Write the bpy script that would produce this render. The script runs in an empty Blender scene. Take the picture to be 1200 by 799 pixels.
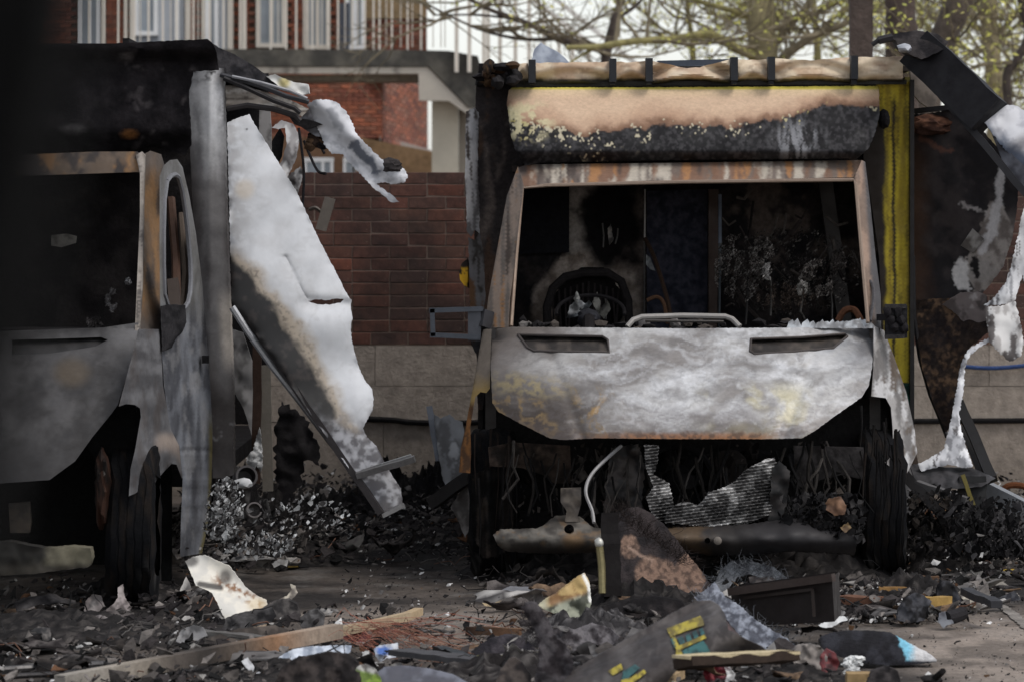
import bpy, bmesh, math, random
import numpy as np
from mathutils import Vector, Matrix, geometry

random.seed(7)
rng = np.random.default_rng(11)
SC = bpy.context.scene
COL = SC.collection

# ------------------------------------------------------------------ camera
F, H, HY = 5300.0, 1.6, 271.0            # focal length in photo pixels, eye height, horizon row
cam_d = bpy.data.cameras.new('camera')
cam = bpy.data.objects.new('camera', cam_d)
COL.objects.link(cam)
cam.location = (0, 0, H)
cam.rotation_euler = (math.radians(90), 0, 0)
cam_d.sensor_width = 36.0
cam_d.lens = 36.0 * F / 1200.0
cam_d.shift_y = -(399.5 - HY) / 1200.0
cam_d.clip_start = 0.1
cam_d.clip_end = 3000
cam_d.dof.use_dof = True
cam_d.dof.focus_distance = 20.3
cam_d.dof.aperture_fstop = 6.0
SC.camera = cam

# ------------------------------------------------------------------ world and sun (overcast)
SUN_EL, SUN_AZ = 58.0, 120.0             # azimuth clockwise from +Y
w = bpy.data.worlds.new('World')
SC.world = w
w.use_nodes = True
nt = w.node_tree
nt.nodes.clear()
sky = nt.nodes.new('ShaderNodeTexSky')
sky.sky_type = 'NISHITA'
sky.sun_disc = False
sky.sun_elevation = math.radians(SUN_EL)
sky.sun_rotation = math.radians(SUN_AZ)
sky.air_density = 1.0
sky.dust_density = 1.0
sky.ozone_density = 1.0
hsv = nt.nodes.new('ShaderNodeHueSaturation')
hsv.inputs['Saturation'].default_value = 0.26
bg = nt.nodes.new('ShaderNodeBackground')
bg.inputs['Strength'].default_value = 0.13
out = nt.nodes.new('ShaderNodeOutputWorld')
nt.links.new(sky.outputs[0], hsv.inputs['Color'])
nt.links.new(hsv.outputs[0], bg.inputs['Color'])
nt.links.new(bg.outputs[0], out.inputs[0])
sd = bpy.data.lights.new('sun', 'SUN')
sd.energy = 0.9
sd.angle = math.radians(25)
sd.color = (1.0, 0.95, 0.88)
sun = bpy.data.objects.new('sun', sd)
COL.objects.link(sun)
el, az = math.radians(SUN_EL), math.radians(SUN_AZ)
sv = Vector((math.sin(az) * math.cos(el), math.cos(az) * math.cos(el), math.sin(el)))
sun.rotation_euler = sv.to_track_quat('Z', 'Y').to_euler()
sun.location = (0, 0, 30)
SC.view_settings.view_transform = 'Standard'
SC.view_settings.look = 'None'
SC.view_settings.gamma = 1.0
SC.view_settings.exposure = 0.58

# ------------------------------------------------------------------ measuring helpers
def P(px, py, Y):
    return Vector(((px - 600.0) * Y / F, Y, H - (py - HY) * Y / F))
def GY(py):
    return F * H / (py - HY)
def G(px, py, z=0.0):
    Y = F * (H - z) / (py - HY)
    return Vector(((px - 600.0) * Y / F, Y, z))
def lin(c):
    c = np.asarray(c, float) / 255.0
    return np.where(c <= 0.04045, c / 12.92, ((c + 0.055) / 1.055) ** 2.4)
def S(*c):
    return tuple(lin(c))
def sm(a, b, x):
    t = np.clip((np.asarray(x, float) - a) / (b - a), 0, 1)
    return t * t * (3 - 2 * t)
_T = rng.random((16, 256, 256))
def vnoise(x, y, seed=0):
    x = np.asarray(x, float); y = np.asarray(y, float)
    xi = np.floor(x).astype(int); yi = np.floor(y).astype(int)
    fx = x - xi; fy = y - yi
    fx = fx * fx * (3 - 2 * fx); fy = fy * fy * (3 - 2 * fy)
    T = _T[seed % 16]
    o = (seed // 16) * 37
    a = T[(xi + o) % 256, yi % 256]; b = T[(xi + o + 1) % 256, yi % 256]
    c = T[(xi + o) % 256, (yi + 1) % 256]; d = T[(xi + o + 1) % 256, (yi + 1) % 256]
    return (a * (1 - fx) + b * fx) * (1 - fy) + (c * (1 - fx) + d * fx) * fy
def fbm(x, y, s, o=4, seed=0):
    t = 0; a = 1; n = 0; x = np.asarray(x, float) / s; y = np.asarray(y, float) / s
    for i in range(o):
        t = t + a * vnoise(x, y, seed + i); n += a; a *= 0.55; x = x * 2.03 + 17.3; y = y * 2.03 + 5.1
    return t / n
def mixc(a, b, t):
    a = np.asarray(a, float); b = np.asarray(b, float); t = np.asarray(t, float)[..., None]
    return a * (1 - t) + b * t
def poly_in(poly, x, y):
    poly = np.asarray(poly, float)
    r = np.zeros(np.shape(x), bool)
    n = len(poly); j = n - 1
    for i in range(n):
        xi, yi = poly[i]; xj, yj = poly[j]
        c = ((yi > y) != (yj > y)) & (x < (xj - xi) * (y - yi) / ((yj - yi) or 1e-9) + xi)
        r ^= c; j = i
    return r
def d_line(pts, x, y):
    best = np.full(np.shape(x), 1e9)
    for (ax, ay), (bx, by) in zip(pts[:-1], pts[1:]):
        dx, dy = bx - ax, by - ay
        t = np.clip(((x - ax) * dx + (y - ay) * dy) / (dx * dx + dy * dy + 1e-9), 0, 1)
        best = np.minimum(best, np.hypot(x - ax - t * dx, y - ay - t * dy))
    return best

# ------------------------------------------------------------------ materials
def nodes_mat(name):
    m = bpy.data.materials.new(name); m.use_nodes = True
    n = m.node_tree; n.nodes.clear()
    o = n.nodes.new('ShaderNodeOutputMaterial'); b = n.nodes.new('ShaderNodeBsdfPrincipled')
    n.links.new(b.outputs[0], o.inputs[0])
    return m, n, b, o
def noise_node(n, scale, detail=6, rough=0.6, coord=None, dist=0.0):
    t = n.nodes.new('ShaderNodeTexNoise')
    t.inputs['Scale'].default_value = scale; t.inputs['Detail'].default_value = detail
    t.inputs['Roughness'].default_value = rough; t.inputs['Distortion'].default_value = dist
    if coord is not None: n.links.new(coord, t.inputs['Vector'])
    return t
def ramp(n, fac, stops):
    r = n.nodes.new('ShaderNodeValToRGB')
    e = r.color_ramp.elements
    while len(e) < len(stops): e.new(0.5)
    for k, (p, c) in zip(e, stops):
        k.position = p; k.color = (c[0], c[1], c[2], 1)
    n.links.new(fac, r.inputs[0])
    return r
def mulc(n, a, b, mode='MULTIPLY', f=1.0):
    m = n.nodes.new('ShaderNodeMix'); m.data_type = 'RGBA'; m.blend_type = mode
    m.inputs['Factor'].default_value = f
    n.links.new(a, m.inputs['A']); n.links.new(b, m.inputs['B'])
    return m.outputs['Result']
def coat_mat(name, rough=(0.55, 0.95), metal=0.0, grain=60.0, lo=0.55, hi=1.35, bump=0.25, bscale=90.0, bdist=0.004, spec=0.4, translucent=0.0):
    """base colour comes from the piece's own 'Col' attribute (paint, soot, rust), broken up by fine grain."""
    m, n, b, o = nodes_mat(name)
    at = n.nodes.new('ShaderNodeAttribute'); at.attribute_name = 'Col'
    tc = n.nodes.new('ShaderNodeTexCoord').outputs['Object']
    t = noise_node(n, grain, 8, 0.7, tc)
    r = ramp(n, t.outputs['Fac'], [(0.25, (lo,) * 3), (0.75, (hi,) * 3)])
    c = mulc(n, at.outputs['Color'], r.outputs[0])
    n.links.new(c, b.inputs['Base Color'])
    t2 = noise_node(n, grain * 0.3, 5, 0.6, tc)
    mr = n.nodes.new('ShaderNodeMapRange')
    mr.inputs['To Min'].default_value = rough[0]; mr.inputs['To Max'].default_value = rough[1]
    mr.inputs['From Min'].default_value = 0.3; mr.inputs['From Max'].default_value = 0.7
    n.links.new(t2.outputs['Fac'], mr.inputs['Value']); n.links.new(mr.outputs[0], b.inputs['Roughness'])
    b.inputs['Metallic'].default_value = metal
    b.inputs['Specular IOR Level'].default_value = spec
    if bump:
        t3 = noise_node(n, bscale, 8, 0.65, tc)
        bp = n.nodes.new('ShaderNodeBump'); bp.inputs['Strength'].default_value = bump
        bp.inputs['Distance'].default_value = bdist
        n.links.new(t3.outputs['Fac'], bp.inputs['Height']); n.links.new(bp.outputs[0], b.inputs['Normal'])
    if translucent:
        tr = n.nodes.new('ShaderNodeBsdfTranslucent'); n.links.new(c, tr.inputs['Color'])
        mx = n.nodes.new('ShaderNodeMixShader'); mx.inputs[0].default_value = translucent
        n.links.new(b.outputs[0], mx.inputs[1]); n.links.new(tr.outputs[0], mx.inputs[2])
        n.links.new(mx.outputs[0], o.inputs[0])
    return m
M_METAL = coat_mat('burnt sheet metal', (0.42, 0.8), 0.25, 45, 0.82, 1.16, 0.10, 60)
M_COAT = coat_mat('scorched paint', (0.5, 0.9), 0.0, 50, 0.8, 1.18, 0.10, 70, 0.004, 0.25)
M_CHAR = coat_mat('charred matter', (0.7, 1.0), 0.0, 40, 0.5, 1.5, 0.6, 60, 0.008, 0.1)
M_CLOTH = coat_mat('heat softened plastic', (0.5, 0.8), 0.0, 30, 0.85, 1.12, 0.2, 120, 0.003)
M_SHEET = coat_mat('white skin sheet', (0.45, 0.7), 0.0, 18, 0.93, 1.06, 0.05, 40, 0.003)
M_WOOD = coat_mat('weathered wood', (0.7, 0.95), 0.0, 35, 0.6, 1.3, 0.4, 60, 0.005, 0.15)
M_STEEL = coat_mat('bare steel', (0.35, 0.6), 0.7, 60, 0.7, 1.2, 0.2, 80)
M_RUBBER = coat_mat('burnt rubber', (0.7, 0.95), 0.0, 60, 0.6, 1.4, 0.5, 90, 0.006, 0.08)
M_STONE = coat_mat('weathered masonry', (0.8, 0.98), 0.0, 13, 0.58, 1.32, 0.9, 55, 0.008)
M_BARK = coat_mat('bark', (0.8, 1.0), 0.0, 9, 0.55, 1.4, 0.7, 25, 0.03)
M_LEAF = coat_mat('spring leaf', (0.5, 0.7), 0.0, 1.5, 0.6, 1.35, 0.0, translucent=0.35)
M_PAINTED = coat_mat('pale painted surface', (0.5, 0.8), 0.0, 4, 0.85, 1.1, 0.15, 50, 0.003)
M_FLUFF = coat_mat('fibrous insulation', (0.9, 1.0), 0.0, 50, 0.6, 1.35, 0.8, 60, 0.012, 0.1)

# brick: every brick object gets its own tone from its random id
m, n, b, o = nodes_mat('sooty wall brick'); M_BRICK = m
oi = n.nodes.new('ShaderNodeObjectInfo')
rp = ramp(n, oi.outputs['Random'], [(0.0, S(84, 64, 58)), (0.3, S(94, 64, 56)), (0.6, S(88, 66, 58)), (0.85, S(108, 68, 56)), (1.0, S(80, 64, 59))])
tc = n.nodes.new('ShaderNodeTexCoord').outputs['Object']
t = noise_node(n, 28, 8, 0.7, tc)
r = ramp(n, t.outputs['Fac'], [(0.28, (0.6,) * 3), (0.7, (1.3,) * 3)])
t2 = noise_node(n, 120, 2, 0.5, tc)
r2 = ramp(n, t2.outputs['Fac'], [(0.70, (0, 0, 0)), (0.78, (0.16, 0.14, 0.13))])
gp = n.nodes.new('ShaderNodeNewGeometry').outputs['Position']
t4 = noise_node(n, 1.6, 6, 0.65, gp)
r4 = ramp(n, t4.outputs['Fac'], [(0.36, (0.30, 0.32, 0.34)), (0.5, (0.85, 0.82, 0.8)), (0.64, (1.4, 1.18, 1.06))])
n.links.new(mulc(n, mulc(n, mulc(n, rp.outputs[0], r.outputs[0]), r4.outputs[0]), r2.outputs[0], 'ADD'), b.inputs['Base Color'])
b.inputs['Roughness'].default_value = 0.88
bp = n.nodes.new('ShaderNodeBump'); bp.inputs['Strength'].default_value = 0.6; bp.inputs['Distance'].default_value = 0.006
n.links.new(t.outputs['Fac'], bp.inputs['Height']); n.links.new(bp.outputs[0], b.inputs['Normal'])

def glass_mat(name, col):
    m, n, b, o = nodes_mat(name)
    tc = n.nodes.new('ShaderNodeTexCoord').outputs['Object']
    t = noise_node(n, 2.5, 3, 0.5, tc)
    r = ramp(n, t.outputs['Fac'], [(0.3, tuple(x * 0.75 for x in col)), (0.7, tuple(x * 1.2 for x in col))])
    n.links.new(r.outputs[0], b.inputs['Base Color'])
    b.inputs['Roughness'].default_value = 0.08
    return m
M_GLASS = glass_mat('window pane', S(142, 150, 158))

# ------------------------------------------------------------------ objects
def link(name, mesh, mat, parent=None):
    ob = bpy.data.objects.new(name, mesh)
    COL.objects.link(ob)
    if mat is not None and len(mesh.materials) == 0: mesh.materials.append(mat)
    if parent is not None:
        ob.parent = parent
    return ob
def tag(o, label, cat, group=None, kind=None):
    if label: o['label'] = label
    if cat: o['category'] = cat
    if group: o['group'] = group
    if kind: o['kind'] = kind
    return o
WLOC = {}
def thing(name, label, cat, loc=(0, 0, 0), group=None):
    e = bpy.data.objects.new(name, None); e.empty_display_size = 0.1
    e.location = loc; COL.objects.link(e); WLOC[e.name] = Vector(loc)
    return tag(e, label, cat, group)
def base_of(parent):
    if parent is None: return Vector((0, 0, 0))
    return WLOC[parent.name]

class MB:
    """collects geometry (world coordinates) with a colour per vertex and links it as one mesh object"""
    def __init__(self): self.v, self.f, self.c = [], [], []
    def add(self, vs, fs, col):
        k = len(self.v)
        self.v += [tuple(p) for p in vs]
        self.f += [tuple(i + k for i in q) for q in fs]
        if len(col) == 3 and not hasattr(col[0], '__len__'): col = [tuple(col)] * len(vs)
        self.c += [tuple(x) for x in col]
        return self
    def box(self, c, s, col, rot=None, taper=1.0):
        c = Vector(c); R = rot or Matrix.Identity(3)
        vs = []
        for z in (-.5, .5):
            k = taper if z > 0 else 1.0
            for x, y in ((-.5, -.5), (.5, -.5), (.5, .5), (-.5, .5)):
                vs.append(c + R @ Vector((x * s[0] * k, y * s[1] * k, z * s[2])))
        return self.add(vs, [(3, 2, 1, 0), (4, 5, 6, 7), (0, 1, 5, 4), (1, 2, 6, 5), (2, 3, 7, 6), (3, 0, 4, 7)], col)
    def bar(self, p, q, wd, ht, col, up=(0, 0, 1), n=1, wob=0.0, col2=None):
        p, q = Vector(p), Vector(q); d = (q - p).normalized(); up = Vector(up)
        s = d.cross(up); s = s.normalized() if s.length > 1e-6 else Vector((1, 0, 0)); u = s.cross(d)
        vs, cs = [], []
        for i in range(n + 1):
            t = i / n; c = p.lerp(q, t)
            if wob and 0 < i < n: c = c + s * random.uniform(-wob, wob) + u * random.uniform(-wob, wob)
            cc = col if col2 is None else tuple(np.asarray(col) * (1 - t) + np.asarray(col2) * t)
            j = [random.uniform(1 - 3 * wob / max(wd, 1e-6) * 0.3, 1) if wob else 1 for _ in range(4)]
            for k, (a, b2) in enumerate(((-.5, -.5), (.5, -.5), (.5, .5), (-.5, .5))):
                vs.append(c + s * a * wd * j[k] + u * b2 * ht * j[k]); cs.append(cc)
        fs = [(0, 1, 2, 3), (4 * n + 3, 4 * n + 2, 4 * n + 1, 4 * n)]
        for i in range(n):
            for k in range(4):
                a, b2 = 4 * i + k, 4 * i + (k + 1) % 4
                fs.append((b2, a, a + 4, b2 + 4))
        return self.add(vs, fs, cs)
    def tube(self, pts, r, col, seg=8, cols=None, cap=True):
        pts = [Vector(p) for p in pts]; n = len(pts)
        rs = r if hasattr(r, '__len__') else [r] * n
        vs, fs, cs = [], [], []
        prev = None
        for i, p in enumerate(pts):
            d = (pts[min(i + 1, n - 1)] - pts[max(i - 1, 0)])
            d = d.normalized() if d.length > 1e-9 else Vector((0, 0, 1))
            if prev is None:
                a = d.cross(Vector((0.13, 0.21, 1))); a = a.normalized() if a.length > 1e-4 else Vector((1, 0, 0))
            else:
                a = prev - d * prev.dot(d); a = a.normalized() if a.length > 1e-6 else d.orthogonal().normalized()
            prev = a; b2 = d.cross(a)
            for k in range(seg):
                t = 2 * math.pi * k / seg
                vs.append(p + (a * math.cos(t) + b2 * math.sin(t)) * rs[i]); cs.append(cols[i] if cols else col)
        for i in range(n - 1):
            for k in range(seg):
                fs.append((i * seg + k, i * seg + (k + 1) % seg, (i + 1) * seg + (k + 1) % seg, (i + 1) * seg + k))
        if cap:
            fs.append(tuple(range(seg - 1, -1, -1))); fs.append(tuple((n - 1) * seg + k for k in range(seg)))
        return self.add(vs, fs, cs)
    def lathe(self, c, axis, prof, col, seg=28, cols=None):
        """profile of (offset along the axis, radius)"""
        c = Vector(c); ax = Vector(axis).normalized(); a = ax.orthogonal().normalized(); b2 = ax.cross(a)
        vs, fs, cs = [], [], []
        for i, (o2, r) in enumerate(prof):
            for k in range(seg):
                t = 2 * math.pi * k / seg
                vs.append(c + ax * o2 + (a * math.cos(t) + b2 * math.sin(t)) * r); cs.append(cols[i] if cols else col)
        for i in range(len(prof) - 1):
            for k in range(seg):
                fs.append((i * seg + k, i * seg + (k + 1) % seg, (i + 1) * seg + (k + 1) % seg, (i + 1) * seg + k))
        return self.add(vs, fs, cs)
    def lump(self, c, r, col, sub=3, amp=0.35, sc=3.0, col2=None, seed=0, flat=0.0):
        bm = bmesh.new(); bmesh.ops.create_icosphere(bm, subdivisions=sub, radius=1.0)
        X = np.array([v.co for v in bm.verts]); fs = [[v.index for v in f.verts] for f in bm.faces]; bm.free()
        s2 = seed * 7.3
        nz = fbm(X[:, 0] + s2 + X[:, 2] * .7, X[:, 1] + X[:, 2] * 1.1 + s2, 1 / sc, 4, seed) - 0.5
        nz2 = fbm(X[:, 0] - X[:, 2] * 1.3 - s2, X[:, 2] + X[:, 1] * .6, 1 / sc, 4, seed + 5) - 0.5
        k = (1 + amp * 2 * (nz + nz2))[:, None]
        V = X * k * np.asarray(r)[None, :] + np.asarray(c)[None, :]
        if flat: V[:, 2] = np.maximum(V[:, 2], flat)
        cc = np.asarray(col)[None, :].repeat(len(V), 0)
        if col2 is not None:
            cc = mixc(cc, np.asarray(col2)[None, :].repeat(len(V), 0), sm(0.47, 0.62, fbm(X[:, 0] * 3 + s2, X[:, 2] * 3 + X[:, 1] * 2, 1.0, 4, seed + 3)))
        return self.add(V, fs, [tuple(x) for x in cc])
    def build(self, name, mat, parent=None, smooth=True, angle=35, label=None, cat=None, group=None, kind=None, origin=None):
        b = base_of(parent)
        if parent is None:
            V = np.array(self.v)
            b = Vector(origin) if origin is not None else Vector(((V[:, 0].min() + V[:, 0].max()) / 2, (V[:, 1].min() + V[:, 1].max()) / 2, V[:, 2].min()))
        V = np.array(self.v, float) - np.array(b)
        me = bpy.data.meshes.new(name); me.from_pydata(V.tolist(), [], self.f)
        at = me.attributes.new('Col', 'FLOAT_COLOR', 'POINT')
        A = np.ones((len(self.v), 4), np.float32); A[:, :3] = np.clip(np.array(self.c), 0.002, 0.9)
        at.data.foreach_set('color', A.ravel())
        if smooth:
            me.polygons.foreach_set('use_smooth', [True] * len(me.polygons))
            me.set_sharp_from_angle(angle=math.radians(angle))
        me.update()
        ob = link(name, me, mat, parent)
        if parent is None: ob.location = b; WLOC[ob.name] = b
        else: WLOC[ob.name] = b
        return tag(ob, label, cat, group, kind)

def resample(poly, step, jag=0.0, seed=1):
    out_ = []
    n2 = len(poly)
    rr = np.random.default_rng(seed)
    for i in range(n2):
        a = np.array(poly[i], float); b2 = np.array(poly[(i + 1) % n2], float)
        L = np.hypot(*(b2 - a)); k = max(1, int(L / step)); nrm = np.array([-(b2 - a)[1], (b2 - a)[0]]) / max(L, 1e-6)
        for j in range(k):
            p = a + (b2 - a) * j / k
            if jag: p = p + nrm * (rr.random() - .5) * 2 * jag * (1 if j else 0.4)
            out_.append(p)
    return np.array(out_)

def smooth_poly(poly, it=2):
    """Chaikin corner cutting for soft outlines"""
    for _ in range(it):
        q = []
        for i in range(len(poly)):
            a = np.array(poly[i], float); b2 = np.array(poly[(i + 1) % len(poly)], float)
            q += [tuple(a * .75 + b2 * .25), tuple(a * .25 + b2 * .75)]
        poly = q
    return poly

def sheet(name, outline, depth, col, mat, parent=None, step=4.0, thick=0.012, holes=(), dent=0.0, dscale=30.0, jag=0.0, seed=1,
          label=None, cat=None, group=None, kind=None, angle=50, zmin=None, curl=0.0, cw=5.0):
    """a bent panel: outline given as seen from the front, real depth per point, real thickness, own colour per point"""
    B = resample(outline, step, jag, seed)
    holesB = [resample(h, step, jag, seed + 9) for h in holes]
    x0, y0 = B.min(0); x1, y1 = B.max(0)
    gx, gy = np.meshgrid(np.arange(x0, x1, step), np.arange(y0, y1, step * 0.9))
    gx = gx + (np.arange(gx.shape[0]) % 2)[:, None] * step * .5
    gx = gx.ravel() + rng.uniform(-.12, .12, gx.size) * step; gy = gy.ravel() + rng.uniform(-.12, .12, gy.size) * step
    keep = poly_in(B, gx, gy)
    loopd = d_line([tuple(p) for p in B] + [tuple(B[0])], gx, gy) > step * 0.45
    keep &= loopd
    for h in holesB:
        keep &= ~poly_in(h, gx, gy)
        keep &= d_line([tuple(p) for p in h] + [tuple(h[0])], gx, gy) > step * 0.45
    pts = [Vector((float(a), float(b2))) for a, b2 in B]
    edges = [(i, (i + 1) % len(B)) for i in range(len(B))]
    for h in holesB:
        k = len(pts); pts += [Vector((float(a), float(b2))) for a, b2 in h]
        edges += [(k + i, k + (i + 1) % len(h)) for i in range(len(h))]
    pts += [Vector((float(a), float(b2))) for a, b2 in zip(gx[keep], gy[keep])]
    V, E, Fc, *_ = geometry.delaunay_2d_cdt(pts, edges, [], 1, 1e-4)
    X = np.array([v[0] for v in V]); Yp = np.array([v[1] for v in V])
    T = np.array(Fc)
    cx = X[T].mean(1); cy = Yp[T].mean(1)
    ok = poly_in(B, cx, cy)
    for h in holesB: ok &= ~poly_in(h, cx, cy)
    T = T[ok]
    D = depth(X, Yp) if callable(depth) else np.full(len(X), float(depth))
    if dent:
        D = D + (fbm(X, Yp, dscale * 1.3, 2, seed) - .5) * 1.3 * dent
    if curl:
        bd_ = d_line([tuple(p) for p in B] + [tuple(B[0])], X, Yp)
        D = D + curl * np.exp(-bd_ / cw) * (fbm(X, Yp, 26, 3, seed + 3) * 3.2 - 1.3)
    W = np.stack([(X - 600) * D / F, D, H - (Yp - HY) * D / F], 1)
    if zmin is not None: W[:, 2] = np.maximum(W[:, 2], zmin)
    nv = len(W)
    Wb = W + np.array([0, thick, 0])
    e = {}
    for t in T:
        for a, b2 in ((t[0], t[1]), (t[1], t[2]), (t[2], t[0])):
            if (b2, a) in e: del e[(b2, a)]
            else: e[(a, b2)] = 1
    faces = [tuple(int(i) for i in t) for t in T] + [tuple(int(i) + nv for i in t[::-1]) for t in T]
    faces += [(int(b2), int(a), int(a) + nv, int(b2) + nv) for a, b2 in e]
    C = col(X, Yp) if callable(col) else np.tile(np.asarray(col, float), (nv, 1))
    C = np.asarray(C)
    mb = MB(); mb.v = np.concatenate([W, Wb]).tolist(); mb.f = faces
    mb.c = np.concatenate([C, C]).tolist()
    ob = mb.build(name, mat, parent, True, angle, label, cat, group, kind)
    bm = bmesh.new(); bm.from_mesh(ob.data); bmesh.ops.recalc_face_normals(bm, faces=bm.faces); bm.to_mesh(ob.data); bm.free()
    return ob
def lean(pyb, tilt, bulge=0.0, xr=None):
    """depth of a piece that rests on the ground at row pyb and leans back by tilt (run over rise)"""
    Yb = GY(pyb)
    def f(X, Yp):
        d = Yb + (pyb - Yp) * Yb / F * tilt
        if bulge and xr: d = d + bulge * ((X - (xr[0] + xr[1]) / 2) / (xr[1] - xr[0]) * 2) ** 2
        return d
    return f
def plane3(a, b2, c):
    """depth of the plane through three (px, py, Y) samples (linear in px, py)"""
    A = np.array([[a[0], a[1], 1], [b2[0], b2[1], 1], [c[0], c[1], 1]], float)
    k = np.linalg.solve(A, np.array([a[2], b2[2], c[2]], float))
    return lambda X, Yp: k[0] * X + k[1] * Yp + k[2]
def ridge(X, Yp, s, o=5, seed=0):
    return 1 - np.abs(fbm(X, Yp, s, o, seed) - .5) * 2
def mottled(a, b2, s=14, lo=.38, hi=.62, seed=3, o=5):
    a, b2 = S(*a), S(*b2)
    return lambda X, Yp: mixc(np.tile(a, (len(X), 1)), np.tile(b2, (len(X), 1)), sm(lo, hi, fbm(X, Yp, s, o, seed)))
BLACK = S(42, 40, 41)
SOOT = S(34, 32, 33)

# =================================================================== SETTING: ground
def axis_lines(lo, hi, step, far):
    inner = np.arange(lo, hi + 1e-6, step)
    ext = np.array([0.3, 0.8, 1.8, 4, 9, 20, 45, 100, 220, far])
    return np.concatenate([lo - ext[::-1], inner, hi + ext])
gxs = axis_lines(-3.6, 3.9, 0.035, 500.0); gys = axis_lines(15.2, 27.3, 0.05, 900.0)
GXX, GYY = np.meshgrid(gxs, gys)
gpx = 600 + F * GXX / np.maximum(GYY, 2); gpy = HY + F * H / np.maximum(GYY, 2)
dense = (GXX > -3.5) & (GXX < 3.8) & (GYY > 15.3) & (GYY < 27.2)
n1 = fbm(GXX, GYY * .8, 0.5, 6, 2); n2 = fbm(GXX, GYY * .6, 0.16, 5, 8); n3 = fbm(GXX * .5, GYY, 1.6, 4, 4)
pale = sm(1.0, 1.75, GXX + (n3 - .5) * 1.4 - (GYY - 16.2) * 0.1) * sm(19.6, 18.4, GYY + (n1 - .5) * 1.6)
pale = np.maximum(pale, 0.62 * sm(1.0, 0.4, np.abs(GXX + 0.35 + (n1 - .5) * .8)) * sm(1.5, 0.6, np.abs(GYY - 18.4 + (n3 - .5) * 1.2)))
pale = np.maximum(pale, sm(2.2, 2.7, GXX + (n1 - .5)) * 0.8)
pale = np.maximum(pale, sm(6, 12, np.abs(GXX)) + sm(30, 34, GYY) + sm(14.5, 13, GYY))
pale = np.clip(pale, 0, 1) * (0.45 + 0.55 * sm(.35, .6, n2))
ashy = sm(.56, .72, n2) * 0.35 * sm(.42, .6, n1)
gc = mixc(mixc(np.tile(S(46, 43, 42), (GXX.size, 1)).reshape(GXX.shape + (3,)), np.tile(S(96, 88, 82), GXX.shape + (1,)), sm(.4, .7, n1) * .8), np.tile(S(152, 140, 130), GXX.shape + (1,)), pale)
gc = mixc(gc, np.tile(S(120, 118, 116), GXX.shape + (1,)), ashy)
crack = sm(.03, .0, np.abs(fbm(GXX, GYY, .45, 3, 12) - .5)) * .5
gc = gc * (1 - crack * sm(.3, .6, n1))[..., None]
gz = np.where(dense, -0.022 * np.abs(fbm(GXX, GYY, .12, 4, 6) - .5) * 2 * (0.35 + .65 * (1 - pale)), 0.0)
mb = MB()
nyl, nxl = GXX.shape
mb.v = np.stack([GXX.ravel(), GYY.ravel(), gz.ravel()], 1).tolist(); mb.c = gc.reshape(-1, 3).tolist()
idx = np.arange(nyl * nxl).reshape(nyl, nxl)
mb.f = np.stack([idx[:-1, :-1].ravel(), idx[:-1, 1:].ravel(), idx[1:, 1:].ravel(), idx[1:, :-1].ravel()], 1).tolist()
M_GROUND = coat_mat('sooty asphalt', (0.75, 0.98), 0.0, 38, 0.5, 1.45, 0.7, 45, 0.012, 0.12)
mb.build('ground', M_GROUND, None, True, 60, kind='structure', origin=(0, 0, 0))

def ground_patch(name, pts, col, z=0.004, seed=3, wear=.5):
    X = [G(px, py) for px, py in pts]
    P2 = resample([(p.x * 100, p.y * 100) for p in X], 4.0, .8, seed)
    V, E, Fc, *_ = geometry.delaunay_2d_cdt([Vector(p) for p in P2.tolist()], [(i, (i + 1) % len(P2)) for i in range(len(P2))], [], 1, 1e-5)
    k = MB(); vs = np.array([(v[0] / 100, v[1] / 100, z) for v in V])
    nz = fbm(vs[:, 0], vs[:, 1], .1, 4, seed)
    k.add(vs, Fc, [tuple(np.array(col) * (0.35 + 1.0 * q)) for q in nz])
    o2 = k.build(name, M_GROUND, None, True, 60, kind='structure')
    return o2
ground_patch('parking_line', [(1142, 679), (1172, 678), (1196, 700), (1166, 702)], S(150, 144, 136))
ground_patch('parking_line', [(1164, 707), (1176, 707), (1250, 762), (1232, 764)], S(140, 134, 128))
ground_patch('kerb_marking', [(1176, 667), (1260, 667), (1260, 672), (1174, 672)], S(190, 160, 70))
ground_patch('kerb_marking', [(330, 660), (372, 656), (378, 661), (340, 666)], S(120, 100, 50))

# =================================================================== boundary wall: bricks over concrete slabs
WY = 27.4
def brick_mesh(L, Hh, D, nm):
    bm = bmesh.new(); bmesh.ops.create_cube(bm, size=1)
    for v in bm.verts:
        v.co = Vector((v.co.x * L, v.co.y * D, v.co.z * Hh))
        v.co += Vector((random.uniform(-.002, .002), random.uniform(-.003, .001), random.uniform(-.0015, .0015)))
    bmesh.ops.bevel(bm, geom=list(bm.edges), offset=0.003, segments=1, affect='EDGES')
    me = bpy.data.meshes.new(nm); bm.to_mesh(me); bm.free(); me.materials.append(M_BRICK)
    return me
wall = thing('boundary_wall', 'long dark red brick wall on a grey concrete slab base behind the burnt vehicles', 'wall', (0, WY, 0))
BM = [brick_mesh(.2205, .0685, .1, 'brick') for _ in range(4)]
BMH = [brick_mesh(.107, .0685, .1, 'brick') for _ in range(2)]
far_bricks = MB()
z0, pitch = 0.912, 0.0747
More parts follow.
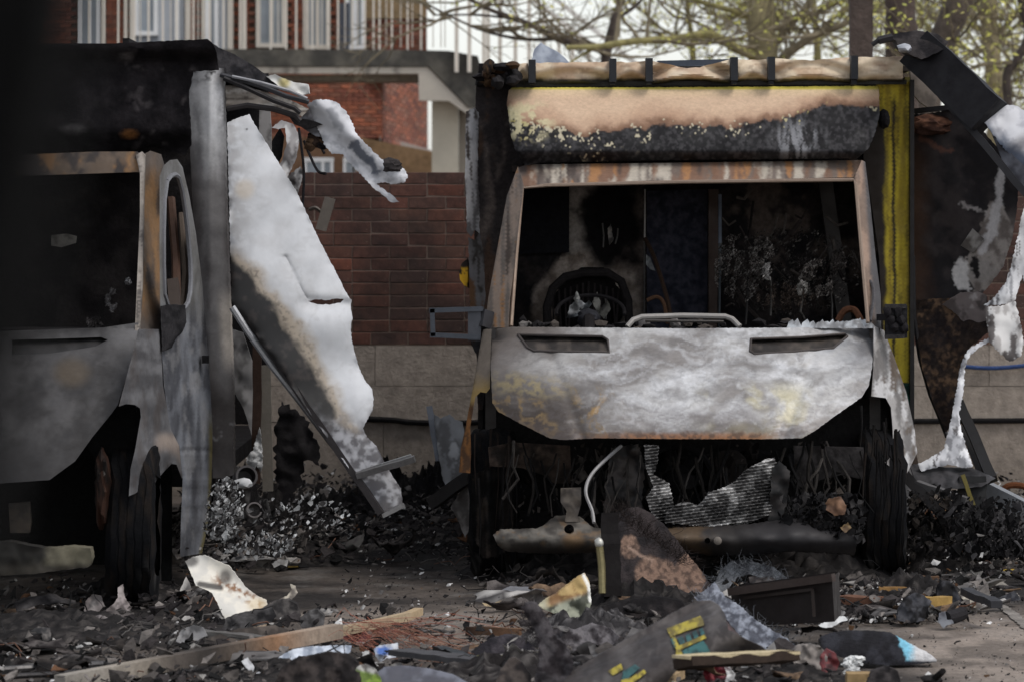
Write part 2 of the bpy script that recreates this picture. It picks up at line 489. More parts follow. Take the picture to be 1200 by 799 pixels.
for r_ in range(14):
    zc = z0 + pitch * (r_ + .5)
    x = -4.6 + (0.114 if r_ % 2 else 0)
    while x < 4.8:
        half = random.random() < 0.06
        L = .1135 if half else .227
        xc = x + L / 2; px = 600 + xc * F / WY
        dy = random.uniform(-.004, .004)
        if 335 < px < 575 or 1120 < px < 1215:
            b_ = bpy.data.objects.new('brick', random.choice(BMH if half else BM)); COL.objects.link(b_)
            b_.parent = wall; b_.location = (xc, 0.05 + dy * .5, zc)
        else:
            far_bricks.box((xc, WY + .05 + dy, zc), (L - .0065, .1, .0685), tuple(np.array(S(80, 48, 42)) * random.uniform(.6, 1.3)))
        x += L
far_bricks.build('brickwork', M_STONE, wall, False, kind='stuff')
mb = MB().box((0.1, WY + .1025, z0 + 0.52), (9.4, .2, 1.045), S(124, 108, 97)); mb.build('mortar_bed', M_STONE, wall, False)
zr = [0.0, .447, .664, .9085]
for r_ in range(3):
    x = -4.7 + (0, .37, .15)[r_]
    while x < 4.9:
        L = (0.98, .86, .93)[r_]
        dy = random.uniform(-.002, .002)
        tone = np.array(S(164, 152, 141)) * random.uniform(.93, 1.06)
        mb = MB()
        nx_ = 8; xs_ = np.linspace(x + .004, x + L - .004, nx_); zs_ = np.linspace(zr[r_] + (.004 if r_ else 0), zr[r_ + 1] - .003, 5)
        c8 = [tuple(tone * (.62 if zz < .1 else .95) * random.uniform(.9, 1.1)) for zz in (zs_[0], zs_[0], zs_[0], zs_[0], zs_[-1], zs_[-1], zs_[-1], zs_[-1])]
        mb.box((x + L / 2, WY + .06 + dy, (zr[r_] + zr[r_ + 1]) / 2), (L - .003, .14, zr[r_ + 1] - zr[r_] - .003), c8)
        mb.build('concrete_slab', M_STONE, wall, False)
        x += L
mb = MB(); mb.tube([P(px, 492 + 2 * math.sin(px / 37.) + (1.5 if px > 470 else 0), WY - .03) for px in range(392, 640, 12)], .018, S(30, 29, 30), 7)
mb.build('cable', M_RUBBER, None, label='black cable clipped along the concrete wall base between the two vehicles', cat='cable')
mb = MB(); mb.tube([P(px, 493 - (px - 1100) * .006, WY - .03) for px in range(1060, 1300, 16)], .017, S(30, 29, 30), 7)
mb.build('cable', M_RUBBER, None, label='black cable on the concrete wall base at the right of the yellow edged vehicle', cat='cable')
mb = MB(); mb.tube([P(px, 428 + 3.0 * math.sin((px - 1120) / 26.) , WY - .04) for px in range(1105, 1300, 8)], .013, S(60, 78, 120), 7)
mb.build('hose', M_RUBBER, None, label='blue hose strung along the concrete wall under the brick courses', cat='hose')

# =================================================================== brick building behind
BY = 52.0
bld = thing('brick_building', 'red brick block with pale windows and a concrete first floor walkway above the wall', 'building', (-4.0, BY, 0))
def face_rect(mbk, x0, y0, x1, y1, Y, d, col):
    """block whose front shows as the pixel rectangle at depth Y, d metres deep"""
    a = P(x0, y1, Y); b2 = P(x1, y0, Y)
    mbk.box(((a.x + b2.x) / 2, Y + d / 2, (a.z + b2.z) / 2), (abs(b2.x - a.x), d, abs(b2.z - a.z)), col)
def brick_skin(x0, y0, x1, y1, fy, pw=14.0, ph=4.8, dark=1.0, holes=()):
    k = MB(); r_ = 0; y = y1
    base = [S(154, 94, 74), S(164, 100, 76), S(134, 84, 70), S(150, 102, 84)]
    while y > y0:
        x = x0 - (pw / 2 if r_ % 2 else 0)
        while x < x1:
            a, b2 = max(x, x0), min(x + pw - .8, x1)
            if b2 - a > 1 and not any(h[0] < (a + b2) / 2 < h[2] and h[1] < y - ph / 2 < h[3] for h in holes):
                c = tuple(np.array(random.choice(base)) * random.uniform(.75, 1.2) * dark)
                Ya, Yb = fy(a), fy(b2); e = random.uniform(0, .012)
                # rows keep constant height in the world: measured at the left end
                za = H - (y - HY) * fy(x0) / F; zb = H - (y - ph + .8 - HY) * fy(x0) / F
                xa, xb = (a - 600) * Ya / F, (b2 - 600) * Yb / F
                vs = [(xa, Ya - .02 - e, za), (xb, Yb - .02 - e, za), (xb, Yb - .02 - e, zb), (xa, Ya - .02 - e, zb), (xa, Ya + .02, za), (xb, Yb + .02, za), (xb, Yb + .02, zb), (xa, Ya + .02, zb)]
                k.add(vs, [(0, 1, 2, 3), (4, 5, 1, 0), (3, 2, 6, 7), (1, 5, 6, 2), (4, 0, 3, 7)], c)
            x += pw
        y -= ph; r_ += 1
    return k
# upper floor: brick piers between windows and doors
openings = [(88, -140, 118, 60), (152, -140, 219, 60), (236, -140, 273, 62), (298, -140, 337, 62), (356, -140, 388, 62), (404, -140, 428, 62)]
mb = brick_skin(-120, -150, 500, 66, lambda px: BY, 14, 4.8, .72, openings); mb.build('brick_facing', M_STONE, bld, False, kind='stuff')
mb = MB(); face_rect(mb, -200, -160, 440, 95, BY + .03, 7.5, S(120, 104, 92)); face_rect(mb, 440.3, -160, 499.5, 95, BY + .03, .4, S(120, 104, 92)); mb.build('facade', M_STONE, bld, False)
mb = MB(); a = P(430, 20, BY)
face_rect(mb, 426, -150, 499, 22, BY - .06, .045, S(140, 118, 88)); mb.build('rendered_panel', M_STONE, bld, False)
WHITE = S(228, 228, 228); CREAM = S(206, 198, 186); GREYP = S(172, 176, 182)
def window(x0, x1, yb, bars=(), panel=None, frame=WHITE, fw=5):
    f = MB()
    for xa, xb in [(x0, x0 + fw), (x1 - fw, x1)] + [(b2 - 2, b2 + 2) for b2 in bars]:
        face_rect(f, xa, -150, xb, yb, BY - .075, .09, frame)
    face_rect(f, x0 + fw, yb - fw, x1 - fw, yb, BY - .073, .088, frame)
    fr = f.build('window', M_PAINTED, bld, False)
    g_ = MB(); face_rect(g_, x0 + fw, -150, x1 - fw, yb - fw, BY - .03, .02, (1, 1, 1)); g_.build('pane', M_GLASS, fr, False)
    return fr
window(90, 117, 62, (104,)); window(157, 185, 42); window(240, 256, 58); window(300, 335, 56, (318,), frame=CREAM); window(357, 387, 58, (372,), frame=CREAM); window(404, 428, 58, (416,))
mb = MB(); face_rect(mb, 185.5, -150, 204, 62, BY - .05, .05, GREYP); face_rect(mb, 204.5, -150, 210, 62, BY - .08, .08, WHITE)
face_rect(mb, 210.5, -150, 216, 62, BY - .05, .05, GREYP); face_rect(mb, 257, -150, 266, 62, BY - .05, .05, GREYP); face_rect(mb, 157, 43, 185, 62, BY - .05, .05, S(120, 124, 130))
mb.build('door_panel', M_PAINTED, bld, False)
for xa, xb in ((152, 156), (217, 223), (236, 239.5), (267, 273), (283, 288), (145, 149), (118, 122)):
    mb = MB(); face_rect(mb, xa, -150, xb, 62, BY - .1, .1, CREAM); mb.build('pale_pier', M_PAINTED, bld, False)
mb = MB(); face_rect(mb, 398, 4, 409, 62, BY - .09, .03, S(70, 74, 84)); mb.build('curtain', M_CLOTH, bld, False)
# lower floor below the walkway
lowf = lambda px: 1 / (1 / 51.3 + (px - 300) / 148.0 * (1 / 52.2 - 1 / 51.3))
mb = brick_skin(260, 86, 448, 160, lowf, 14, 4.9, 1.05); mb.build('brick_facing', M_STONE, bld, False, kind='stuff')
lowr = lambda px: 1 / (1 / 52.15 + (px - 448) / 53.0 * (1 / 60.3 - 1 / 52.15))
k = MB()
mb = brick_skin(448.5, 84, 501, 166, lowr, 5.5, 5.4, .95); mb.build('brick_facing', M_STONE, bld, False, kind='stuff')
def slab4(pts, d, col):
    k = MB(); k.add([p for p in pts] + [Vector(p) + Vector((0, d, 0)) for p in pts], [(0, 1, 2, 3), (7, 6, 5, 4), (1, 0, 4, 5), (2, 1, 5, 6), (3, 2, 6, 7), (0, 3, 7, 4)], col); return k
slab4([P(260, 300, 51.12), P(448, 300, 52.26), P(448, 92, 52.26), P(260, 92, 51.12)], .2, S(104, 84, 74)).build('side_wall', M_STONE, bld, False)
slab4([P(448, 300, 52.23), P(501, 300, 60.45), P(501, 96, 60.45), P(448, 92, 52.23)], .2, S(104, 84, 74)).build('side_wall', M_STONE, bld, False)
slab4([P(445, 167, 52.05), P(505, 181.5, 60.4), P(505, 176, 60.4), P(445, 159, 52.05)], .25, S(150, 138, 130)).build('stone_ledge', M_STONE, bld, False)
slab4([P(300, 290, 50.9), P(506, 290, 51.9), P(506, 178, 51.9), P(420, 161, 51.6)], .3, S(132, 106, 78)).build('plinth_wall', M_STONE, bld, False)
slab4([P(300, 290, 50.8), P(421, 290, 51.3), P(421, 162, 51.3), P(300, 160, 50.8)], .3, S(140, 108, 84)).build('plinth_wall', M_STONE, bld, False)
for x0, x1 in ((356, 391), (402, 417)):
    f = MB(); face_rect(f, x0, 185, x1, 190, 50.7, .08, WHITE)
    for xa in (x0, x1 - 4, (x0 + x1) / 2 + 3): face_rect(f, xa, 190.2, xa + 3.5, 230, 50.705, .08, WHITE)
    fr = f.build('window', M_PAINTED, bld, False)
    g_ = MB(); face_rect(g_, x0 + 2, 189, x1 - 2, 230, 50.74, .03, (1, 1, 1)); g_.build('pane', M_GLASS, fr, False)
# walkway slab, pale soffit edge, stair landing, pillar
def prism(pts, Y, d, col, name, mat, par):
    n_ = len(pts); k = MB()
    vs = [P(x, y, Y) for x, y in pts] + [P(x, y, Y) + Vector((0, d, 0)) for x, y in pts]
    k.add(vs, [tuple(range(n_)), tuple(range(2 * n_ - 1, n_ - 1, -1))] + [((i + 1) % n_, i, i + n_, (i + 1) % n_ + n_) for i in range(n_)], col)
    o2 = k.build(name, mat, par, False)
    bm = bmesh.new(); bm.from_mesh(o2.data); bmesh.ops.recalc_face_normals(bm, faces=bm.faces); bm.to_mesh(o2.data); bm.free()
    return o2
def stain(c1, c2, seed): return lambda X, Yp: mixc(np.tile(S(*c1), (len(X), 1)), np.tile(S(*c2), (len(X), 1)), sm(.35, .65, fbm(X * 1.0, Yp * .35, 16, 5, seed)))
WKY = 50.0
sheet('walkway_slab', [(-160, 56), (262, 58), (490, 59), (526, 60), (560, 66), (566, 90), (566, 128), (549, 126), (502, 78), (-160, 77)], WKY, stain((66, 64, 60), (98, 94, 86), 4), M_STONE, bld, 7, 1.15)
sheet('soffit_edge', [(-160, 78), (501, 79), (548, 127), (557, 127), (557, 134), (546, 133), (526, 118.5), (491, 118), (490.5, 86.5), (-160, 86)], WKY + .03, lambda X, Yp: mixc(np.tile(S(186, 178, 166), (len(X), 1)), np.tile(S(120, 114, 106), (len(X), 1)), sm(.5, .75, fbm(X * 2.2, Yp * .2, 14, 3, 9)) * (X < 470)), M_PAINTED, bld, 5, .22)
prism([(-160, 88), (489, 88), (489, 95), (-160, 95)], WKY + .25, .9, S(120, 112, 100), 'soffit', M_STONE, bld)
prism([(506, 119), (537, 119), (537, 290), (506, 290)], WKY + .35, .3, S(184, 176, 160), 'pillar', M_PAINTED, bld)
prism([(537.5, 121), (560, 121), (560, 290), (537.5, 290)], WKY + .5, .9, S(150, 142, 130), 'pillar', M_PAINTED, bld)  # side face of the pillar, its shade put into a darker colour
prism([(566, 88), (640, 150), (640, 230), (566, 132)], WKY + .2, 1.1, S(74, 71, 68), 'stair_flight', M_STONE, bld)
rail = thing('walkway_railing', 'pale metal balustrade along the concrete first floor walkway and stair', 'railing', P(400, 58, WKY))
RC = S(216, 208, 196)
def post(px, y0, y1, Y, wpx, slope=0.0):
    k = MB(); a, b2 = P(px, y1, Y), P(px + slope, y0, Y); k.bar(a, b2, wpx * Y / F, wpx * Y / F * .9, RC, up=(0, 1, 0)); k.build('baluster', M_PAINTED, rail, False)
for px in (104, 122, 139, 157, 174, 190, 207, 226, 245, 262, 281, 288, 318, 335, 348, 366, 385, 397, 412, 428, 437, 444, 460, 477, 493): post(px + random.uniform(-1, 1), -130, 59, WKY + .08, 2.2)
for px in (165, 200, 232, 268, 302, 327, 356, 377, 404, 420, 452, 470, 484, 508, 516, 522): post(px + random.uniform(-1, 1), -130, 56, WKY + 1.05, 1.3)
for px, yb in ((535, 85), (550, 85), (567, 76), (572, 76)): post(px, -130, yb, WKY - .06, 4.6)
for i, px in enumerate((586, 604, 620)): post(px, -130, 100, WKY + .3, 4.6)
for i, px in enumerate((637, 655, 671, 690, 706, 722)): post(px, (px - 625) * .77 - 2, 130, WKY + .3, 4.2)
for (xa, ya), (xb, yb), Y in (((560, -50), (722, 75), WKY + .3), ((590, -50), (745, 75), WKY + 1.6)):
    k = MB(); k.bar(P(xa, ya, Y), P(xb, yb, Y), .05, .06, S(226, 222, 216), up=(0, 1, 0)); k.build('handrail', M_PAINTED, rail, False)
k = MB(); k.bar(P(-160, -128, WKY + .08), P(520, -128, WKY + .08), .05, .05, S(214, 210, 204)); k.build('handrail', M_PAINTED, rail, False)

# =================================================================== trees behind the wall
BK = S(122, 112, 92); BKG = S(146, 138, 92); BKD = S(80, 71, 66)
def curve(pts, n_=6):
    """smooth path through (px, py, Y) control points, as world points"""
    W = [P(*p) for p in pts]; out_ = []
    for i in range(len(W) - 1):
        p0 = W[max(i - 1, 0)]; p1 = W[i]; p2 = W[i + 1]; p3 = W[min(i + 2, len(W) - 1)]
        for j in range(n_):
            t = j / n_
            out_.append(0.5 * ((2 * p1) + (p2 - p0) * t + (2 * p0 - 5 * p1 + 4 * p2 - p3) * t * t + (3 * p1 - p0 - 3 * p2 + p3) * t ** 3))
    out_.append(W[-1]); return out_
def taper(n_, a, b2): return [a + (b2 - a) * i / (n_ - 1) for i in range(n_)]
def knob(rs, s=.12): return [r_ * random.uniform(1 - s, 1 + s) for r_ in rs]
def grow(tw, lf, p, d, L, r_, lev, leafy, spread=.9):
    n_ = 5; pts = [p]; dd = d.copy()
    for i in range(n_):
        dd = (dd + Vector((random.uniform(-1, 1), random.uniform(-1, 1), random.uniform(-.8, 1))) * .28).normalized()
        pts.append(pts[-1] + dd * L / n_)
    tw.tube(pts, taper(n_ + 1, r_, r_ * .45), tuple(np.array(BK) * random.uniform(.7, 1.3)), 5 if lev > 1 else 4, cap=False)
    if lev > 0:
        for i in range(random.randint(3, 4)):
            q = random.choice(pts[1:]); nd = (dd + Vector((random.uniform(-1, 1), random.uniform(-1, 1), random.uniform(-.6, .9))) * spread).normalized()
            grow(tw, lf, q, nd, L * random.uniform(.5, .75), r_ * .5, lev - 1, leafy, spread)
    if lev <= 1:
        for i in range(int(leafy * random.uniform(.1, .8) + random.random() * .6)):
            q = random.choice(pts) + Vector((random.gauss(0, .05), random.gauss(0, .05), random.gauss(0, .05)))
            s_ = random.uniform(.016, .036); a = Vector((random.uniform(-1, 1), random.uniform(-1, 1), random.uniform(-1, 1))).normalized(); b2 = a.orthogonal().normalized()
            c = tuple(np.array(random.choice([S(204, 200, 104), S(186, 188, 96), S(214, 206, 130), S(166, 168, 90)])) * random.uniform(.7, 1.25))
            lf.add([q - a * s_, q + b2 * s_ * .5, q + a * s_, q - b2 * s_ * .5], [(0, 1, 2, 3)], c)
def tree(label, trunkpts, r0, r1, col, limbs, twigs, leafy, lev=2, L=.9, zr_=(-60, 75), group='trees behind the wall'):
    base = P(*trunkpts[0]); gx_, gy_ = base.x, base.y
    t = thing('tree', label, 'tree', (gx_, gy_, 0), group)
    k = MB(); tp = [Vector((gx_, gy_, -.05)), Vector((gx_, gy_, 1.0))] + curve(trunkpts)
    rs = knob(taper(len(tp), r0, r1), .06); rs[0] *= 1.4
    cs = [tuple(np.array(col) * random.uniform(.8, 1.2)) for _ in tp]
    k.tube(tp, rs, col, 12, cs)
    anchors = [p for p in tp if p.z > 2.4]
    for pts, ra, rb, c in limbs:
        lp = curve(pts); k.tube(lp, knob(taper(len(lp), ra, rb)), c, 8, [tuple(np.array(c) * random.uniform(.75, 1.25)) for _ in lp])
        anchors += lp[2:]
    k.build('trunk', M_BARK, t)
    tw, lf = MB(), MB()
    for i in range(twigs):
        q = random.choice(anchors); d = Vector((random.uniform(-1, 1), random.uniform(-.5, .5), random.uniform(-.25, .9))).normalized()
        grow(tw, lf, q, d, L * random.uniform(.6, 1.3), random.uniform(.008, .022), lev, leafy)
    if tw.v: tw.build('branches', M_BARK, t)
    if lf.v: lf.build('crown', M_LEAF, t, False)
    return t
tree('stout tree with mossy trunk and long low limb above the vehicle roof', [(896, 150, 44), (894, 70, 44), (892, 0, 44), (897, -120, 44)], .17, .12, S(144, 134, 102),
     [([(893, 66, 44), (868, 60, 43.8), (832, 41, 43.6), (790, 46, 43.5), (742, 49, 43.4), (700, 55, 43.3), (664, 56, 43.2)], .055, .024, BKG),
      ([(900, 62, 44), (918, 38, 44.1), (945, 8, 44.2), (962, -30, 44.4)], .05, .03, BK), ([(890, 24, 44), (862, 14, 44), (820, 2, 44), (790, -14, 44)], .035, .02, BKG),
      ([(905, 80, 43.9), (930, 58, 43.8), (962, 38, 43.7), (990, 28, 43.6), (1002, 8, 43.6)], .05, .025, BK), ([(700, 55, 43.3), (680, 66, 43.3), (668, 74, 43.2)], .02, .008, BKG)], 36, 6, 2, 1.0)
tree('thin dark bare tree reaching up behind the stair railing', [(704, 150, 46), (710, 70, 46), (720, 24, 46), (728, -8, 46), (724, -90, 46)], .06, .03, BKD,
     [([(710, 64, 46), (690, 52, 45.8), (655, 46, 45.6), (618, 28, 45.5), (575, 12, 45.4), (540, -6, 45.3)], .045, .02, BKD), ([(720, 24, 46), (744, 8, 46), (762, -12, 46)], .025, .012, BKD),
      ([(655, 46, 45.6), (610, 46, 45.6), (560, 34, 45.6), (505, 8, 45.6)], .022, .01, BKD), ([(600, 22, 45.5), (560, 18, 45.4), (510, 18, 45.4)], .016, .008, BKD)], 32, 0.4, 2, .8)
tree('dark upright trunk rising behind the right end of the beige strip', [(1057, 150, 36), (1057, 60, 36), (1055, 0, 36), (1058, -120, 36)], .135, .12, S(78, 66, 60), [], 6, 5, 2, .8)
tree('grey trunk leaning right behind the black beam', [(1082, 150, 37), (1092, 80, 37), (1112, 30, 37), (1140, -30, 37), (1165, -110, 37)], .125, .105, S(92, 82, 74), [], 9, 6, 2, .8)
tree('slim pale barked tree near the right edge behind the white melted sheet', [(1168, 150, 48), (1164, 80, 48), (1159, 30, 48), (1162, -40, 48), (1168, -120, 48)], .1, .085, S(150, 138, 108),
     [([(1160, 40, 48), (1140, 30, 48), (1122, 18, 48)], .04, .02, BKG), ([(1162, 50, 48), (1180, 30, 48), (1200, 5, 48)], .035, .02, BK)], 34, 7, 2, .9)
tree('thin crooked tree at the far right edge', [(1184, 150, 41), (1180, 90, 41), (1192, 70, 41), (1205, 40, 41), (1196, 0, 41), (1192, -90, 41)], .045, .03, BKD, [], 18, 6, 2, .8)
tree('leafy sapling with yellow green leaves left of the square wooden post', [(958, 150, 56), (958, 60, 56), (954, 10, 56), (950, -80, 56)], .06, .03, BKG, [([(957, 50, 56), (930, 30, 56), (900, 20, 56)], .025, .01, BKG), ([(957, 50, 56), (985, 30, 56), (1010, 12, 56)], .025, .01, BKG)], 38, 15, 2, 1.1)
tree('leafy sapling with yellow green leaves behind the middle of the roof', [(812, 150, 58), (812, 60, 58), (806, 10, 58), (802, -80, 58)], .05, .025, BKG, [([(811, 56, 58), (780, 36, 58), (750, 24, 58)], .025, .01, BKG), ([(811, 50, 58), (840, 34, 58), (862, 16, 58)], .025, .01, BKG)], 34, 13, 2, 1.1)
tree('leafy sapling with yellow green leaves behind the black beam', [(1118, 150, 57), (1120, 60, 57), (1124, 10, 57), (1128, -80, 57)], .05, .03, BKG, [([(1120, 60, 57), (1095, 40, 57), (1070, 28, 57)], .025, .01, BKG), ([(1120, 80, 57), (1150, 60, 57), (1185, 50, 57)], .025, .01, BKG), ([(1118, 120, 57), (1150, 105, 57), (1195, 96, 57)], .025, .01, BKG)], 42, 14, 2, 1.1)
k = MB(); a, b2 = P(1009, 300, 33), P(1009, -140, 33); a.z = -.1
k.bar(a, b2, .165, .165, S(84, 72, 66), up=(0, 1, 0), n=14, wob=.003); k.build('wooden_post', M_BARK, None, label='square brown wooden post standing among the trees behind the vehicle roof', cat='post', smooth=False)

# =================================================================== AMBULANCE with the pale burnt bonnet
RA = thing('burnt_ambulance', 'burnt out box bodied ambulance with a pale scorched bonnet and a beige topped roof fairing', 'ambulance', (0.79, 20.0, 0), 'burnt out ambulances')
FULL = lambda X: (len(X), 1)
def flat(c, X): return np.tile(np.asarray(S(*c)), (len(X), 1))
def hood_col(X, Yp):
    w1 = fbm(X, Yp, 48, 5, 3) - .5; w2 = fbm(X, Yp, 48, 5, 6) - .5
    wx = X + w1 * 44; wy = Yp + w2 * 26
    a = fbm(wx * .8 + wy * .3, wy * 1.5, 64, 5, 1); b2 = fbm(wx * .7 - wy * .4, wy * 2.2, 26, 4, 5); d = fbm(X, Yp, 5, 4, 7)
    vein = ridge(wx, wy * 1.8, 34, 6, 20); vein2 = ridge(wx * .7 + wy * .5, wy * 1.6, 22, 6, 24)
    c = mixc(flat((136, 131, 128), X), flat((182, 180, 178), X), sm(.22, .70, a + (d - .5) * .08))
    rt = sm(640, 760, X + w1 * 120)
    c = mixc(c, flat((216, 216, 218), X), sm(.34, .74, .6 * b2 + .4 * a + (d - .5) * .05) * .8 * rt)
    c = mixc(c, flat((226, 228, 232), X), sm(.88, .985, vein) * .25 * rt)
    c = mixc(c, flat((98, 96, 98), X), sm(.90, .99, vein2) * .28)
    c = mixc(c, flat((112, 108, 106), X), sm(.50, .80, fbm(wx, wy * 2.6, 36, 4, 10) + (d - .5) * .05) * .65)
    c = mixc(c, flat((98, 90, 85), X), sm(730, 585, X + w1 * 140 + (b2 - .5) * 60) * .85)
    lb = sm(800, 610, wx) * sm(420, 492, wy)
    c = mixc(c, flat((62, 54, 49), X), lb * sm(.16, .5, b2 + .14) * .95)
    rv = ridge(wx, wy, 20, 6, 30)
    c = mixc(c, flat((134, 112, 78), X), sm(.82, .98, rv) * sm(.08, .4, lb) * .85 * sm(.35, .6, fbm(X, Yp, 30, 4, 33)))
    c = mixc(c, flat((156, 124, 74), X), sm(.52, .68, fbm(wx, wy, 13, 6, 11)) * sm(26, 12, np.hypot((wx - 690) / 1.1, (wy - 472))) * .8)
    c = mixc(c, flat((164, 148, 104), X), sm(30, 6, np.hypot((wx - 622) / 2.2, (wy - 450) * 1.3)) * .55 * sm(.35, .6, d))
    c = mixc(c, flat((196, 188, 158), X), sm(.42, .68, fbm(wx, wy, 30, 6, 13)) * sm(800, 850, X) * sm(965, 920, X) * sm(440, 465, Yp) * .75)
    c = mixc(c, flat((84, 86, 92), X), sm(958, 1010, X + (b2 - .5) * 80) * sm(474, 400, Yp + w2 * 60) * .75)
    c = mixc(c, flat((70, 66, 64), X), sm(580, 573, X) * .5)
    c = mixc(c, flat((84, 74, 70), X), sm(474, 512, Yp + (b2 - .5) * 60) * .7)
    fl_ = ridge(wx * .5 + wy * 1.1, wx * .25 - wy * .9, 30, 6, 40)
    c = mixc(c, flat((232, 234, 238), X), sm(.90, .995, fl_) * .16 * sm(640, 720, X))
    c = mixc(c, flat((104, 102, 104), X), sm(.90, .99, ridge(wx * .9 - wy * .5, wy * 1.4, 24, 6, 44)) * .2)
    rust = sm(503, 511, Yp + (d - .5) * 9) * sm(650, 760, X + (a - .5) * 60) * sm(925, 880, X)
    c = mixc(c, mixc(flat((150, 100, 62), X), flat((92, 64, 46), X), sm(.45, .6, d)), rust * .85)
    return c
def hood_dep(X, Yp):
    t = np.clip((Yp - 380) / 134, 0, 1.08); u = (X - 800) / 226
    return 20.97 - 0.80 * np.sin(t * 1.42) + .22 * np.abs(u) ** 4 + 0.012 * np.sin((X - 640) / 60.) * t + .012 * np.exp(-((Yp - 424 - 8 * u) / 4.0) ** 2) + .012 * np.exp(-((np.abs(u) - .74 + .22 * t) / .03) ** 2)
v1 = [(607, 392), (650, 393), (706, 394), (712, 398), (714, 413), (668, 412), (626, 411), (618, 407)]
v2 = [(880, 397), (940, 395), (990, 391), (993, 394), (976, 408), (930, 412), (884, 415), (879, 412)]
hood = sheet('bonnet', [(577, 386), (600, 383), (700, 384), (800, 385), (940, 384), (1022, 380), (1024, 400), (1022, 430), (1018, 452), (1010, 465), (980, 486), (954, 505), (940, 513), (900, 514), (800, 514), (700, 513), (660, 515), (644, 513), (612, 497), (584, 482), (577, 472), (575, 430)],
      hood_dep, hood_col, M_METAL, RA, 1.9, .012, (v1, v2), .014, 60, .3, 3)
for vv, dx in ((v1, 1), (v2, -1)):
    sheet('bonnet_vent', [(a, b2 + (1.5 if b2 < 402 else -.5)) for a, b2 in vv], lambda X, Yp: hood_dep(X, Yp) + .085 - (Yp - 392) * .0034, mottled((88, 80, 74), (52, 48, 46), 12), M_METAL, hood, 4, .01)
    cx_ = sum(a for a, _ in vv) / len(vv)
    k = MB(); pp = vv + [vv[0]]
    k.tube([P(a, b2, float(hood_dep(np.array([a]), np.array([b2]))[0]) - .003) for a, b2 in pp], .006, S(74, 68, 66), 6); k.build('vent_lip', M_METAL, hood)
def streaky(base, alts, sx, sy, seed):
    def f(X, Yp):
        c = flat(base, X)
        for i, (cc, lo, hi) in enumerate(alts):
            c = mixc(c, flat(cc, X), sm(lo, hi, fbm(X / sx, Yp / sy, 1.0, 4, seed + i * 3)))
        return c
    return f
rusty = streaky((118, 106, 98), [((130, 100, 82), .44, .62), ((188, 178, 164), .54, .68), ((84, 74, 70), .52, .70), ((166, 122, 84), .60, .70)], 12, 50, 4)
sheet('roof_header', [(607, 197), (618, 193), (800, 191), (1000, 188), (1010, 188), (1012, 200), (1003, 208), (900, 210), (760, 212), (640, 216), (614, 219), (606, 215)], lambda X, Yp: 21.40 + (217 - Yp) * .010 + .25 * np.abs((X - 806) / 200) ** 6 * .4, rusty, M_METAL, RA, 2.8, .03, (), .006, 20)
k = MB(); k.tube([P(612, 300, 21.2) * .0 + P(599, 382, 20.98), P(605, 300, 21.17), P(612, 221, 21.37), P(640, 217.5, 21.39), P(800, 213.5, 21.39), P(1000, 211, 21.39), P(1003, 216, 21.37), P(1010, 300, 21.17), P(1017, 378, 20.98)], .009, S(140, 122, 108), 6); k.build('windscreen_surround', M_METAL, RA)
pil = streaky((104, 96, 90), [((140, 124, 112), .42, .6), ((72, 62, 56), .52, .64), ((152, 112, 74), .58, .70)], 5, 60, 6)
sheet('windscreen_pillar', [(607, 195), (614, 218), (609, 255), (603, 310), (598, 350), (596, 384), (568, 384), (572, 350), (583, 290), (594, 230)], lambda X, Yp: 21.47 - (Yp - 195) / 189 * .50 + (590 - X) * .004, pil, M_METAL, RA, 2.6, .05, (), .006, 14)
sheet('windscreen_pillar', [(1001, 208), (1010, 188), (1014, 190), (1020, 240), (1026, 300), (1032, 345), (1033, 388), (1017, 384), (1015, 345), (1010, 300), (1006, 255)], lambda X, Yp: 21.47 - (Yp - 195) / 189 * .50 + (X - 1010) * .004, lambda X, Yp: mixc(streaky((122, 104, 92), [((152, 128, 112), .45, .62), ((82, 70, 64), .52, .66)], 5, 50, 8)(X, Yp), flat((74, 72, 74), X), sm(-2, 4, X - (1010 + (Yp - 190) * .075))), M_METAL, RA, 2.6, .05, (), .006, 14)
